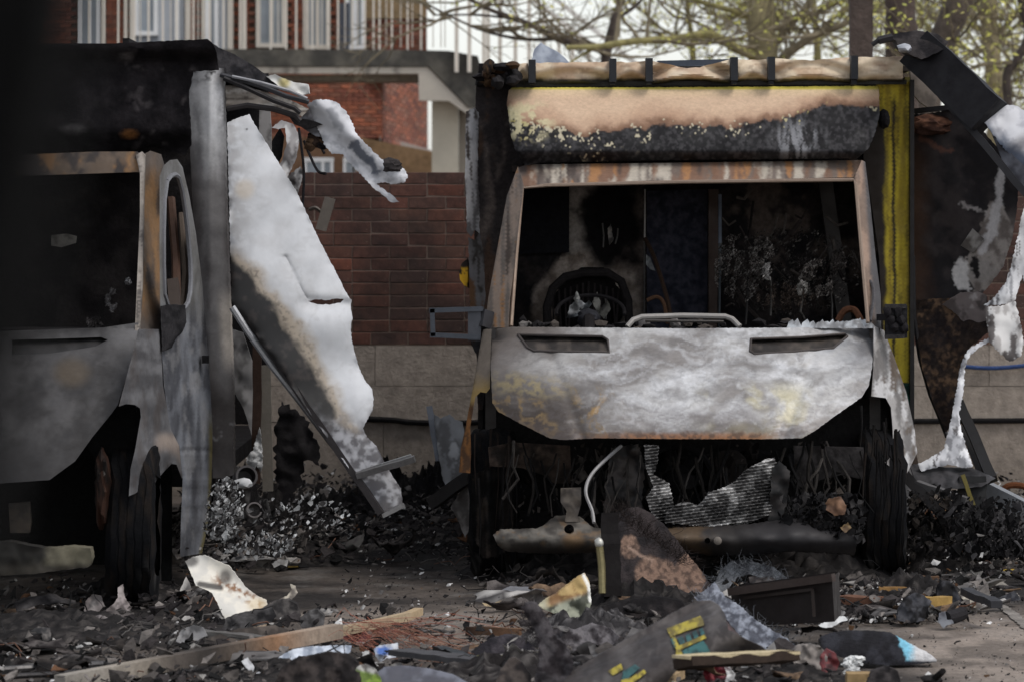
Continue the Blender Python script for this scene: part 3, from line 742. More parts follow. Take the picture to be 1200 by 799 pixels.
# roof fairing with peeled paint
bx = [590, 600, 612, 640, 675, 720, 765, 855, 914, 945, 970, 1032]; by = [122, 128, 146, 150, 158, 155, 147, 148, 141, 128, 123, 128]
def fair_col(X, Yp):
    bd = np.interp(X, bx, by) + (fbm(X, Yp, 14, 5, 2) - .5) * 14
    d = Yp - bd
    c = mixc(flat((200, 172, 146), X), flat((176, 144, 120), X), sm(-30, -4, d + (fbm(X, Yp, 40, 4, 4) - .5) * 22))
    c = mixc(c, flat((222, 200, 160), X), sm(118, 104, Yp) * .6)
    c = mixc(c, flat((110, 80, 62), X), sm(-12, -1, d + (fbm(X, Yp, 5, 3, 7) - .5) * 6) * .85)
    c = mixc(c, flat((200, 186, 84), X), sm(106.5, 104, Yp))
    ch = mixc(flat((24, 23, 25), X), flat((60, 58, 60), X), sm(.42, .72, fbm(X, Yp, 3.4, 4, 5)))
    ch = mixc(ch, flat((150, 150, 154), X), sm(34, 8, np.hypot((X - 935) / 1.2, Yp - 166)) * sm(.46, .66, fbm(X * 1.4, Yp * .3, 6, 4, 3)) * .7)
    c = mixc(c, ch, sm(-1, 1.5, d))
    near = np.exp(-np.maximum(d, 0) / 9) + np.exp(-np.maximum(d, 0) / 26) * sm(790, 700, X) * .9
    near = near * sm(.36, .62, fbm(X, Yp, 30, 4, 31)) * 1.3
    fl = sm(.655, .70, fbm(X, Yp, 3.4, 4, 9) + .03 * near + .10 * sm(730, 640, X) * np.minimum(near, 1) - .01) * sm(.22, .5, near) * (d > -4)
    flc = mixc(flat((186, 176, 152), X), flat((176, 164, 104), X), sm(.5, .55, fbm(X, Yp, 12, 3, 10)) * np.maximum(sm(640, 600, X), sm(880, 960, X)) + sm(1012, 1030, X) * .3)
    c = mixc(c, flc, fl)
    lb = sm(46, 20, np.hypot(X - 615, (Yp - 142) * 1.5)) * sm(.46, .54, fbm(X, Yp, 8, 4, 12))
    c = mixc(c, flat((196, 186, 150), X), lb * .85)
    return c
fdep = lambda X, Yp: 21.92 - .34 * np.sin(np.clip((Yp - 98) / 96, 0, 1.15) * math.pi * .52) + .10 * np.abs((X - 813) / 220) ** 20 + .1 * sm(176, 194, Yp)
sheet('roof_fairing', [(596, 106), (600, 103), (800, 102.5), (1028, 101), (1030, 104), (1031, 132), (1026, 155), (1018, 174), (1004, 187), (990, 186), (800, 188), (640, 191), (615, 194), (604, 176), (599, 160), (594, 122)], fdep, fair_col, M_COAT, RA, 2.0, .03, (), .008, 26, .4, 5)
k = MB(); k.lump(P(1036, 140, 21.9), (.028, .04, .045), S(34, 32, 34), 3, .2, 3); k.build('marker_lamp', M_CHAR, RA)
# beige melted strip along the roof edge, clips and rail
def strip_col(X, Yp):
    c = mixc(flat((214, 196, 170), X), flat((186, 160, 134), X), sm(.4, .65, fbm(X, Yp * 2, 22, 5, 6)))
    c = mixc(c, flat((112, 84, 64), X), sm(.54, .68, fbm(X * .6, Yp * 2.6, 10, 4, 8)) * .45)
    return mixc(c, flat((40, 38, 32), X), sm(91, 94.5, Yp + (fbm(X, Yp, 10, 3, 3) - .5) * 3))
segs = [(607, 619, 0), (628, 714, 0), (722, 756, 1), (765, 855, 9), (865, 899, 1), (908, 996, 2.5), (1005, 1058, 0)]
top = lambda x: 74.5 - (x - 607) * .0185
for x0, x1, sag in segs:
    n_ = max(3, int((x1 - x0) / 5)); tp = []
    for i in range(n_ + 1):
        x = x0 + (x1 - x0) * i / n_; t = i / n_
        tp.append((x, top(x) + sag * math.sin(math.pi * t) ** 1.3 + random.uniform(-.5, .8)))
    ph = random.uniform(0, 6)
    sheet('melted_roof_cover', tp + [(x1, 98.5 - (x1 - 607) * .006), (x0, 98.5 - (x0 - 607) * .006)],
          lambda X, Yp, ph=ph, x0=x0, x1=x1, sag=sag: 21.93 - .05 * np.sin(np.clip((Yp - 68) / 30, 0, 1) * math.pi) + .034 * np.sin((Yp - 70) / 3.4 + 2.6 * np.sin((X - x0) / max(x1 - x0, 1) * math.pi) + ph) * (.4 + sag * .12), strip_col, M_CLOTH, RA, 2.4, .03, (), .02, 16)
for x in (623.5, 718, 760.5, 860, 903.5, 1000.5):
    k = MB(); k.box(P(x, 84.5 - (x - 607) * .012, 21.86), (.034, .12, .112), S(40, 42, 46)); k.box(P(x, 96, 21.85), (.024, .05, .03), S(30, 31, 34)); k.build('clip', M_METAL, RA)
k = MB(); k.bar(P(604, 99.6, 21.95), P(1062, 96.5, 21.95), .05, .022, S(36, 34, 30)); k.build('roof_rail', M_METAL, RA)
k = MB(); k.bar(P(770, 76, 22.3), P(856, 74, 22.3), .2, .03, S(70, 76, 86)); k.bar(P(772, 80.5, 22.28), P(854, 79, 22.28), .2, .012, S(120, 126, 134)); k.build('roof_vent', M_METAL, RA)
sheet('melted_beacon', [(622, 76), (626, 58), (634, 50), (640, 54), (655, 62), (668, 74)], lambda X, Yp: 22.4 + (76 - Yp) * .006, mottled((112, 118, 130), (150, 156, 166), 12), M_CLOTH, RA, 3, .12, (), .02, 9, .5)
k = MB()
for i in range(16): k.lump(P(random.uniform(563, 606), random.uniform(77, 97), random.uniform(21.75, 21.95)), (random.uniform(.02, .05), .05, random.uniform(.015, .04)), random.choice([BLACK, SOOT, S(64, 48, 36)]), 2, .4, 3, S(84, 64, 44) if i % 3 == 0 else None, i)
k.box(P(583, 87, 21.98), (.18, .08, .1), SOOT); k.build('charred_roof_corner', M_CHAR, RA)
# box body
bl = P(560, 98, 22.02); br = P(1067, 98, 22.02); zt = 2.38
k = MB(); k.box((bl.x + .012, 24.3, 1.42), (.024, 4.5, 1.86), S(44, 41, 40)); k.build('side_panel', M_CHAR, RA)
k = MB(); k.box((br.x - .012, 24.3, 1.42), (.024, 4.5, 1.86), S(90, 84, 40)); k.build('side_panel', M_COAT, RA)
k = MB(); k.box(((bl.x + br.x) / 2, 24.3, zt + .012), (br.x - bl.x, 4.5, .024), S(60, 56, 54)); k.build('roof', M_CHAR, RA)
k = MB(); k.box(((bl.x + br.x) / 2, 26.56, 1.42), (br.x - bl.x - .05, .02, 1.86), S(50, 46, 44)); k.build('rear_door', M_CHAR, RA)
k = MB(); k.box(((bl.x + br.x) / 2, 24.3, .47), (br.x - bl.x - .05, 4.4, .06), SOOT)
for sx in (-.42, .42): k.bar((.79 + sx, 21.3, .42), (.79 + sx, 26.4, .42), .08, .12, SOOT)
k.build('chassis', M_CHAR, RA)
dk = mottled((36, 33, 32), (62, 54, 50), 16)
sheet('box_front', [(558, 100), (609, 100), (614, 190), (606, 214), (590, 300), (574, 400), (566, 480), (560, 480), (558, 400), (556, 300), (556, 180)], 22.0, streaky((44, 40, 40), [((78, 70, 66), .52, .68), ((62, 48, 40), .55, .65)], 14, 60, 2), M_CHAR, RA, 4, .03, (), .02, 20, .5)
def yellow_col(X, Yp):
    c = mixc(flat((186, 166, 52), X), flat((150, 130, 44), X), sm(.35, .65, fbm(X * 2, Yp / 6, 8, 4, 3)))
    wob = (fbm(X, Yp, 30, 4, 6) - .5) * 12
    dkk = np.maximum(sm(1040, 1035, X + wob * .8) * sm(118, 150, Yp), sm(2.6, 1.0, np.abs(X + wob * .4 - 1047.5 )) * sm(106, 125, Yp))
    dkk = np.maximum(dkk, sm(1063.5, 1066, X))
    dkk = np.maximum(dkk, sm(.56, .7, fbm(X * 2, Yp / 5, 7, 4, 9)) * .55)
    return mixc(c, flat((42, 36, 32), X), dkk)
sheet('box_front', [(1010, 130), (1028, 98), (1067, 96), (1067, 448), (1050, 448), (1036, 400), (1034, 380), (1030, 300), (1020, 230), (1012, 186)], 21.99, yellow_col, M_COAT, RA, 2.6, .03, (), .012, 24)
sheet('box_front', [(1050, 449), (1067, 449), (1067, 500), (1062, 500)], 21.99, mottled((36, 84, 70), (26, 52, 46), 8), M_COAT, RA, 4, .03)
k = MB(); k.box(P(815, 150, 22.06), (1.78, .03, .42), SOOT); k.build('box_front', M_CHAR, RA)
k = MB(); k.bar(P(1068.5, 94, 21.97), P(1068.5, 500, 21.97), .02, .05, S(32, 30, 30), up=(0, 1, 0)); k.build('corner_trim', M_METAL, RA)
sheet('box_front', [(1052, 500), (1067, 500), (1080, 560), (1078, 620), (1056, 620)], 22.0, mottled((56, 48, 44), (92, 80, 72), 12), M_CHAR, RA, 5, .03)
sheet('peeled_strip', [(546, 131), (556, 126), (561, 132), (560, 190), (562, 240), (562, 274), (557, 270), (552, 278), (547, 272), (545, 200)], lambda X, Yp: 21.85 + (X - 553) * .01, streaky((168, 168, 172), [((98, 96, 98), .5, .65), ((66, 60, 58), .58, .66)], 4, 34, 7), M_METAL, RA, 2.6, .006, (), .02, 10, .6)
sheet('peeled_strip', [(549, 278), (556, 282), (562, 272), (567, 300), (570, 350), (566, 400), (561, 420), (552, 404), (550, 340)], lambda X, Yp: 21.88 + (X - 553) * .008, streaky((104, 102, 104), [((58, 54, 52), .5, .62), ((96, 70, 50), .58, .66)], 5, 30, 5), M_METAL, RA, 2.6, .006, (), .03, 12, .6)
sheet('side_marker', [(538, 318), (541, 309), (548, 303), (553, 312), (552, 330), (549, 338), (544, 335), (539, 328)], lambda X, Yp: 21.8 + (X - 545) * .02, lambda X, Yp: mixc(flat((196, 152, 40), X), flat((38, 32, 30), X), np.maximum(sm(317, 311, Yp), sm(.5, .62, fbm(X, Yp, 5, 3, 2)))), M_COAT, RA, 1.8, .05, (), .02, 6)
# cab shell
k = MB(); a = P(600, 190, 21.6); b2 = P(1014, 190, 21.6)
k.box(((a.x + b2.x) / 2, 22.22, a.z - .03), (b2.x - a.x, .8, .03), S(50, 44, 42)); k.build('cab_roof', M_CHAR, RA)
for px, sg in ((570, -1), (1031, 1)):
    x = P(px, 380, 21.0).x
    d_ = MB(); d_.box((x - sg * .02, 21.75, .78), (.05, 1.45, .74), S(70, 66, 64)); d_.bar((x - sg * .05, 22.45, 1.1), (x - sg * .16, 22.5, 1.92), .07, .07, S(60, 56, 54), up=(0, 1, 0)); d_.build('cab_door', M_METAL, RA)
def bulk_col(X, Yp):
    c = mixc(flat((34, 32, 34), X), flat((54, 49, 48), X), sm(.4, .65, fbm(X, Yp, 18, 4, 3)))
    n_ = (fbm(X, Yp, 22, 5, 5) - .5)
    g_ = sm(664, 668, X) * sm(756, 753, X) * sm(205, 216, Yp) * sm(392, 380, Yp)
    tone = mixc(flat((160, 152, 146), X), flat((112, 101, 95), X), sm(690, 720, X + n_ * 30))
    c = mixc(c, tone, g_ * sm(.26, .5, .55 + n_))
    arc = np.hypot((X - 690) / 64, (Yp - 362) / 66) + n_ * .3
    c = mixc(c, mixc(flat((160, 148, 139), X), flat((118, 106, 97), X), sm(.4, .6, fbm(X, Yp, 12, 4, 7))), sm(1.06, .96, arc) * (X < 756))
    c = mixc(c, flat((20, 18, 18), X), sm(.72, .62, arc))
    soot2 = sm(44, 26, np.hypot((X - 718) , (Yp - 262) * .62) + n_ * 26)
    c = mixc(c, flat((22, 20, 21), X), soot2)
    r_ = sm(.5, .66, fbm(X, Yp, 24, 5, 12)) * (X > 850) * sm(400, 290, Yp) * .5
    return mixc(c, flat((120, 106, 98), X), r_)
sheet('bulkhead', [(560, 170), (1046, 170), (1046, 560), (560, 560)], 22.62, bulk_col, M_CHAR, RA, 4, .03, (), .012, 20)
k = MB(); k.add([], [], [(0, 0, 0)]) if 0 else None
sheet('blackened_window', [(610, 222), (667, 218), (667, 296), (608, 298)], 22.55, (0.012, .012, .015), M_CHAR, RA, 8, .03)
sheet('walkthrough_door', [(758, 224), (829, 222), (829, 390), (758, 390)], 22.5, mottled((36, 37, 46), (56, 56, 66), 6), M_CHAR, RA, 4, .03, (), .008, 10)
k = MB(); k.bar(P(756, 222, 22.47), P(755.5, 284, 22.47), .008, .008, S(150, 146, 142), up=(0, 1, 0)); k.bar(P(755, 284, 22.47), P(755, 390, 22.47), .008, .008, S(60, 56, 54), up=(0, 1, 0)); k.build('door_frame', M_METAL, RA)
k = MB(); k.bar(P(836, 222, 22.45), P(836, 390, 22.45), .05, .04, S(62, 48, 42), up=(0, 1, 0)); k.bar(P(843.5, 228, 22.44), P(843.5, 285, 22.44), .018, .02, S(96, 104, 118), up=(0, 1, 0)); k.bar(P(843.5, 285, 22.44), P(842, 390, 22.44), .016, .02, S(70, 76, 82), up=(0, 1, 0)); k.build('door_frame', M_METAL, RA)
# dash, steering column, seats and wreckage inside the cab
k = MB(); k.box(P(806, 404, 21.35), (1.7, .5, .14), SOOT); k.box(P(806, 470, 21.25), (1.8, .05, .62), SOOT)
for i in range(60): k.lump(P(random.uniform(606, 1012), random.uniform(376, 388), random.uniform(21.15, 21.5)), (random.uniform(.015, .05), .04, random.uniform(.008, .03)), random.choice([SOOT, SOOT, BLACK, S(72, 66, 62), S(110, 106, 104)]), 1, .4, 3, None, i)
k.build('dashboard', M_CHAR, RA)
k = MB(); seat = [(642, 392), (641, 360), (648, 338), (662, 325), (684, 320), (712, 320), (728, 330), (736, 352), (738, 392)]
k.tube([P(a, b2, 22.1) for a, b2 in smooth_poly(seat, 0)], .022, S(30, 27, 27), 8); k.tube([P(672 + i * 12, 322, 22.1) for i in range(2)] , .01, SOOT, 6)
for i in range(12): k.bar(P(648 + i * 7, 330 + abs(i - 6) * 2, 22.14), P(648 + i * 7 + random.uniform(-4, 4), 392, 22.16), .01, .01, S(34, 30, 30), up=(0, 1, 0))
k.lump(P(690, 352, 22.2), (.17, .05, .15), S(20, 18, 18), 3, .3, 2.5); k.build('seat_frame', M_CHAR, RA)
k = MB(); wh = [P(692 + 40 * math.cos(t), 366 + 20 * math.sin(t), 21.62 - .12 * math.sin(t)) for t in np.linspace(math.pi * .95, math.pi * 2.05, 20)]
k.tube(wh, .009, S(34, 32, 33), 7); k.lump(P(690, 374, 21.55), (.055, .07, .045), S(46, 46, 50), 3, .25, 3); k.tube([P(690, 374, 21.5), P(690, 395, 21.3)], .03, SOOT, 8); k.build('steering_wheel', M_RUBBER, RA)
for (pts, c) in (([(664, 372), (668, 358), (678, 350), (686, 356), (680, 366)], (150, 150, 150)), ([(660, 374), (676, 366), (690, 352), (694, 356), (682, 370)], (96, 100, 104)), ([(694, 354), (700, 342), (704, 356), (702, 372)], (120, 118, 112)), ([(700, 365), (712, 352), (716, 362), (708, 374)], (84, 82, 76)), ([(672, 350), (676, 341), (680, 350), (676, 356)], (186, 184, 178)), ([(712, 268), (716, 262), (719, 282), (714, 288)], (110, 104, 98))):
    sheet('torn_fitting', pts, lambda X, Yp: 21.75 + (X - 690) * .003, mottled(c, tuple(int(x * .4) for x in c), 6), M_METAL, RA, 2.5, .006, (), .03, 6, .6)
k = MB()
for (x0, y0, x1, y1) in ((709, 346, 710, 374), (706, 262, 707, 290), (724, 268, 721, 286), (903, 326, 903, 370), (940, 340, 938, 366), (938, 366, 943, 374), (973, 336, 975, 376), (876, 322, 874, 380)): k.tube([P(x0, y0, 21.9), P((x0 + x1) / 2 + 1, (y0 + y1) / 2, 21.92), P(x1, y1, 21.9)], .004 if x0 < 870 else .005, S(70, 67, 64) if x0 < 960 and x0 != 876 else S(40, 38, 37), 5)
k.build('seat_spring', M_METAL, RA)
k = MB(); hp = curve([(756, 280, 22.3), (766, 300, 22.2), (776, 330, 22.1), (784, 360, 22.0), (787, 388, 21.9)]); k.tube(hp, .011, S(58, 45, 38), 7); hp = curve([(758, 352, 22.0), (770, 348, 22.0), (778, 356, 22.0), (782, 378, 21.9)]); k.tube(hp, .010, S(84, 62, 48), 7); k.build('hose', M_RUBBER, RA)
sheet('torn_fitting', [(757, 298), (762, 302), (768, 318), (762, 316), (757, 310)], 22.2, mottled((120, 122, 124), (70, 72, 74), 5), M_METAL, RA, 2.5, .008)
def flake(k, rs, q0, s_, c, flat_=.5, asp=None):
    m_ = rs.randint(5, 7); a0 = rs.uniform(0, 6.28); asp = asp or rs.uniform(.3, 1)
    n0 = Vector((rs.gauss(0, flat_), rs.gauss(0, flat_) - .4, 1 - .6 * flat_)).normalized(); u = n0.orthogonal().normalized(); v = n0.cross(u); th = s_ * rs.uniform(.06, .2)
    bend = rs.uniform(-.6, .6)
    ring = []
    for j in range(m_):
        t = a0 + 6.283 * j / m_ + rs.uniform(-.35, .35); r_ = s_ * rs.uniform(.5, 1.2)
        ring.append(q0 + u * math.cos(t) * r_ + v * math.sin(t) * r_ * asp + n0 * (bend * math.cos(t) ** 2 + rs.uniform(-.15, .15)) * s_)
    top_ = [p + n0 * th for p in ring]; ce = q0 + n0 * (th + rs.uniform(-.2, .2) * s_)
    k.add(ring + top_ + [ce], [(m_ + j, m_ + (j + 1) % m_, 2 * m_) for j in range(m_)] + [tuple(range(m_ - 1, -1, -1))] + [(j, (j + 1) % m_, m_ + (j + 1) % m_, m_ + j) for j in range(m_)], tuple(c))
def ash(name, cx_, cy_, rx, ry, Y, n_, seed, par, cols=((132, 128, 124), (96, 90, 86), (56, 50, 48))):
    k = MB(); rs = random.Random(seed)
    for i in range(n_ * 26):
        a = rs.uniform(0, 6.28); q = rs.random() ** .6
        px, py = cx_ + rx * q * math.cos(a), cy_ + ry * q * math.sin(a)
        if vnoise(px / 6., py / 11., seed % 16) < .42: continue
        v = vnoise(px / 5., py / 6., (seed + 4) % 16)
        c = np.array(S(*rs.choice(cols))) * rs.uniform(.5, 1.15) * (.25 + 1.1 * v)
        flake(k, rs, P(px, py, Y + rs.uniform(-.1, .1)), rs.uniform(.003, .0105), c, 1.0, rs.uniform(.12, .7))
    return k.build(name, M_FLUFF, par, kind='stuff')
ash('ash_clump', 864, 316, 27, 42, 21.9, 110, 3, RA); ash('ash_clump', 893, 302, 15, 26, 21.9, 44, 4, RA); ash('ash_clump', 925, 318, 84, 52, 22.1, 120, 10, RA, ((64, 60, 58), (44, 41, 40), (96, 92, 88))); ash('ash_clump', 900, 318, 7, 10, 21.85, 20, 5, RA, ((190, 186, 182), (150, 146, 142)))
ash('ash_clump', 960, 326, 24, 22, 21.9, 60, 6, RA); ash('ash_clump', 920, 348, 34, 16, 21.95, 34, 7, RA, ((104, 92, 84), (76, 66, 60))); ash('ash_clump', 940, 338, 6, 9, 21.85, 14, 8, RA, ((170, 166, 160),)); ash('ash_clump', 982, 310, 10, 18, 22.0, 26, 9, RA, ((76, 72, 70), (56, 50, 48)))
k = MB(); rs = random.Random(4)
for i in range(26):
    a = P(rs.uniform(845, 1005), rs.uniform(225, 330), 22.3); d = Vector((rs.uniform(-.16, .16), rs.uniform(-.1, .1), rs.uniform(-.22, .05)))
    k.tube([a, a + d * .5 + Vector((0, 0, -.03)), a + d], rs.uniform(.004, .011), S(*rs.choice([(44, 38, 36), (60, 54, 52), (34, 30, 30), (84, 78, 74)])), 5)
k.build('hanging_wire', M_CHAR, RA)
k = MB(); k.tube([P(735, 383, 21.0), P(742, 375, 21.02), P(752, 371.5, 21.04), P(800, 370, 21.04), P(850, 371, 21.04), P(858, 374, 21.03), P(867, 383, 21.0)], .013, S(150, 146, 142), 8); k.tube([P(756, 376, 21.08), P(848, 377, 21.08)], .007, S(80, 76, 74), 6); k.build('grab_bar', M_METAL, RA)
for i in range(16):
    px = 930 + i * 5.6 + random.uniform(-2, 2); s_ = random.uniform(4, 9) * (1.5 if px > 985 else .8)
    sheet('glass_remnant', [(px - s_, 384), (px - s_ * .6, 380 - s_ * .4), (px + s_ * .1, 379 - s_ * random.uniform(.2, .9)), (px + s_ * .7, 381), (px + s_, 385)], lambda X, Yp: 20.98 + (384 - Yp) * .004, mottled((176, 180, 184), (112, 112, 114), 6), M_SHEET, RA, 3, .006, (), .02, 6, .4)
k = MB(); k.tube(curve([(982, 376, 21.3), (990, 364, 21.3), (1002, 364, 21.3), (1010, 378, 21.2)]), .016, S(92, 62, 46), 7); k.tube(curve([(1012, 330, 21.2), (1020, 330, 21.15), (1024, 345, 21.1), (1020, 376, 21.0)]), .008, S(84, 82, 84), 6); k.build('hose', M_RUBBER, RA)
# wings
sheet('front_wing', [(566, 386), (576, 386), (574.5, 430), (574, 455), (570, 460), (563, 459), (557, 465), (551, 500), (552, 530), (551, 554), (538, 553), (540, 525), (546, 498), (553, 460), (560, 420)], lambda X, Yp: 20.95 - (Yp - 386) / 168 * .62 + (576 - X) * .006,
      lambda X, Yp: mixc(mixc(flat((128, 118, 108), X), flat((168, 142, 92), X), sm(430, 462, Yp + (fbm(X, Yp, 10, 3, 2) - .5) * 18)), mixc(flat((140, 96, 56), X), flat((86, 62, 44), X), sm(.4, .62, fbm(X * 2, Yp / 2, 8, 3, 5))), sm(466, 478, Yp)), M_METAL, RA, 2.6, .04, (), .006, 14)
sheet('front_wing', [(1024, 382), (1036, 387), (1048, 418), (1062, 459), (1072, 504), (1075, 530), (1062, 556), (1044, 548), (1038, 542), (1047, 531), (1046, 500), (1044, 477), (1038, 466), (1021, 464), (1023.5, 430)], lambda X, Yp: 20.95 - (Yp - 386) / 168 * .5 + (X - 1024) * .012, streaky((164, 160, 158), [((112, 108, 106), .48, .6), ((196, 194, 194), .55, .64), ((92, 80, 70), .6, .68)], 9, 30, 3), M_METAL, RA, 2.6, .04, (), .008, 16)
sheet('side_skirt', [(1052, 556), (1066, 535), (1072, 565), (1080, 605), (1074, 640), (1064, 620), (1056, 590)], lambda X, Yp: 21.3 + (X - 1052) * .02, streaky((104, 102, 104), [((58, 54, 54), .45, .62)], 7, 24, 8), M_METAL, RA, 3, .02, (), .02, 14)
# engine bay
k = MB(); k.box(P(806, 560, 21.05), (1.86, .04, .74), (.015, .014, .014)); k.build('firewall', M_CHAR, RA)
k = MB()
for sg, px in ((-1, 622), (1, 985)):
    pts = smooth_poly([(px - 48, 530), (px - 20, 518), (px + 30, 520), (px + 46, 560), (px + 20, 572), (px - 10, 552), (px - 44, 556)], 1)
sheet('inner_wing', [(572, 524), (600, 518), (668, 522), (670, 566), (650, 566), (636, 556), (612, 548), (574, 546)], lambda X, Yp: 20.5 + (Yp - 520) * .003, mottled((84, 72, 65), (46, 42, 40), 12), M_CHAR, RA, 4, .02, (), .02, 14)
sheet('inner_wing', [(930, 522), (1012, 524), (1014, 562), (985, 556), (960, 562), (944, 574), (932, 566)], lambda X, Yp: 20.5 + (Yp - 520) * .003, mottled((60, 57, 57), (92, 88, 88), 12), M_CHAR, RA, 4, .02, (), .02, 14)
sheet('mounting_bracket', [(657, 572), (681, 571), (681, 590), (677, 604), (680, 611), (662, 611), (664, 598), (657, 588)], 20.05, mottled((96, 88, 80), (62, 56, 52), 8), M_METAL, RA, 3, .03, (), .01, 8)
k = MB(); k.tube(curve([(728, 522, 20.3), (712, 536, 20.25), (696, 552, 20.2), (688, 566, 20.15), (687, 580, 20.1), (694, 598, 20.05), (696, 612, 20.0)]), .008, S(150, 148, 148), 6); k.build('wire', M_METAL, RA)
k = MB(); k.tube([P(793 + 42 * math.cos(t), 562 + 40 * math.sin(t), 20.7) for t in np.linspace(0, 6.283, 33)], .016, S(30, 29, 30), 6); k.lump(P(793, 562, 20.75), (.07, .05, .07), S(24, 23, 24), 3, .2, 2)
for i in range(7):
    a = i * .898; k.bar(P(793 + 8 * math.cos(a), 562 + 8 * math.sin(a), 20.74), P(793 + 36 * math.cos(a), 562 + 36 * math.sin(a), 20.76), .05, .008, S(26, 25, 26), up=(.3, 1, 0))
k.build('engine_fan', M_CHAR, RA)
k = MB(); rs = random.Random(8)
for i in range(240): flake(k, rs, P(rs.uniform(600, 1000), rs.uniform(520, 610), rs.uniform(20.5, 20.95)), .01 * 7 ** (rs.random() ** 1.6), np.array(S(*rs.choice([(26, 25, 26), (40, 38, 37), (60, 55, 51), (84, 78, 74), (30, 28, 28)]))), 1.0)
for i in range(46): k.lump(P(rs.uniform(690, 930), rs.uniform(528, 600), rs.uniform(20.75, 21.0)), (rs.uniform(.03, .09), .06, rs.uniform(.02, .09)), S(*rs.choice([(22, 21, 22), (30, 28, 28), (40, 36, 34)])), 2, .45, 2.5, None, i)
for i in range(64):
    a = P(rs.uniform(600, 1000), rs.uniform(516, 560), rs.uniform(20.3, 20.6)); dx_ = rs.uniform(-.1, .1); k.tube([a, a + Vector((dx_ * .2, -.02, -.05)), a + Vector((dx_ * .7, -.03, -.11)), a + Vector((dx_ * .8 + rs.uniform(-.03, .03), -.03, -.17)), a + Vector((dx_ + rs.uniform(-.06, .06), -.05, -.26))], rs.uniform(.002, .009), S(*rs.choice([(24, 23, 23), (34, 31, 29), (46, 43, 41), (26, 25, 25), (70, 66, 63)])), 5)
k.build('engine_remains', M_CHAR, RA, kind='stuff')
sheet('crushed_metal', [(716, 524), (748, 520), (756, 548), (752, 590), (762, 612), (728, 616), (706, 604), (712, 560)], 20.35, mottled((62, 56, 53), (34, 32, 32), 9), M_METAL, RA, 2.6, .02, (), .06, 14, 1.2)
sheet('crushed_metal', [(905, 548), (914, 540), (926, 552), (922, 590), (914, 612), (900, 612)], 20.12, mottled((48, 44, 43), (26, 25, 25), 8), M_METAL, RA, 2.4, .05, (), .03, 12, 1)
fin = lambda Y0: (lambda X, Yp: Y0 + .010 * np.sin(2 * math.pi * (Yp + (X - 800) * .14) / 3.7) + (X - 830) * .0012)
fincol = lambda X, Yp: mixc(mixc(flat((104, 102, 101), X), flat((206, 204, 202), X), sm(.46, .64, fbm(X, Yp, 11, 5, 3))), flat((34, 33, 34), X), sm(.60, .46, fbm(X, Yp, 26, 4, 6)) * .6)
rad = sheet('radiator_core', [(779, 612), (781, 600), (794, 590), (806, 588), (818, 592), (826, 584), (830, 577), (846, 572), (862, 564), (872, 552), (884, 545), (898, 538), (908, 536), (912, 548), (908, 580), (903, 602), (880, 612), (830, 617)], fin(20.05), fincol, M_METAL, RA, 1.15, .03, (), .03, 22, .8)
sheet('radiator_core', [(755, 521), (772, 522), (771, 540), (766, 556), (784, 566), (790, 590), (786, 612), (766, 607), (757, 584), (766, 570), (757, 548)], fin(20.12), fincol, M_METAL, RA, 1.15, .03, (), .03, 18, .8)
sheet('radiator_core', [(796, 652), (840, 650), (892, 652), (886, 662), (850, 668), (812, 664)], fin(20.1), mottled((50, 44, 42), (26, 25, 25), 8), M_METAL, RA, 1.5, .03)
def beam_dep(Y0, cy_): return lambda X, Yp: Y0 + .0009 * (Yp - cy_) ** 2 * .35 + .09 * np.abs((X - 800) / 215) ** 3
circ = lambda cx_, cy_, r_: [(cx_ + r_ * math.cos(t), cy_ + r_ * math.sin(t)) for t in np.linspace(0, 6.283, 15)[:-1]]
beamc = lambda X, Yp: mixc(mixc(mixc(flat((66, 62, 58), X), flat((112, 107, 100), X), sm(.42, .66, fbm(X, Yp * 2, 18, 5, 3))), flat((116, 92, 66), X), sm(18, 8, np.hypot((X - 672) , (Yp - 634) * 1.2)) * .8 + sm(.58, .68, fbm(X, Yp * 2, 12, 4, 5)) * .5), flat((50, 46, 44), X), sm(634, 644, Yp + (fbm(X, Yp, 8, 3, 6) - .5) * 6) * .7)
sheet('bumper_beam', [(578, 627), (586, 621), (604, 621), (630, 620), (640, 614), (650, 606), (664, 604), (680, 606), (694, 618), (711, 622), (712, 646), (680, 648), (650, 648), (620, 648), (592, 645), (583, 638)], beam_dep(19.9, 632), beamc, M_METAL, RA, 2.4, .09, (circ(667, 620, 6.0),), .03, 20, .7)
sheet('bumper_beam', [(772, 622), (790, 618), (830, 617), (880, 615), (908, 610), (930, 607), (950, 616), (960, 622), (1000, 624), (1004, 636), (1001, 650), (960, 647), (920, 646), (880, 650), (830, 651), (800, 644), (776, 636)], lambda X, Yp: 19.93 + .0003 * (Yp - 632) ** 2 + .03 * np.sin(X / 17.) * sm(860, 930, X) + .09 * np.abs((X - 800) / 215) ** 3,
      lambda X, Yp: mixc(mixc(flat((46, 42, 40), X), flat((88, 70, 50), X), sm(846, 815, X + (fbm(X, Yp, 12, 4, 2) - .5) * 40) * .7), flat((44, 42, 44), X), np.maximum(sm(840, 900, X) * .85, sm(.5, .65, fbm(X, Yp * 2, 14, 4, 8)) * .7)), M_METAL, RA, 2.6, .09, (circ(829, 633, 3.6),), .05, 22, 1.0)
k = MB(); k.lathe(P(841, 633, 19.9), (0, -1, 0), [(0, .018), (.012, .018), (.016, .012), (.016, .0005)], S(120, 112, 104), 12); k.build('bolt', M_METAL, RA)
k = MB(); rs = random.Random(5)
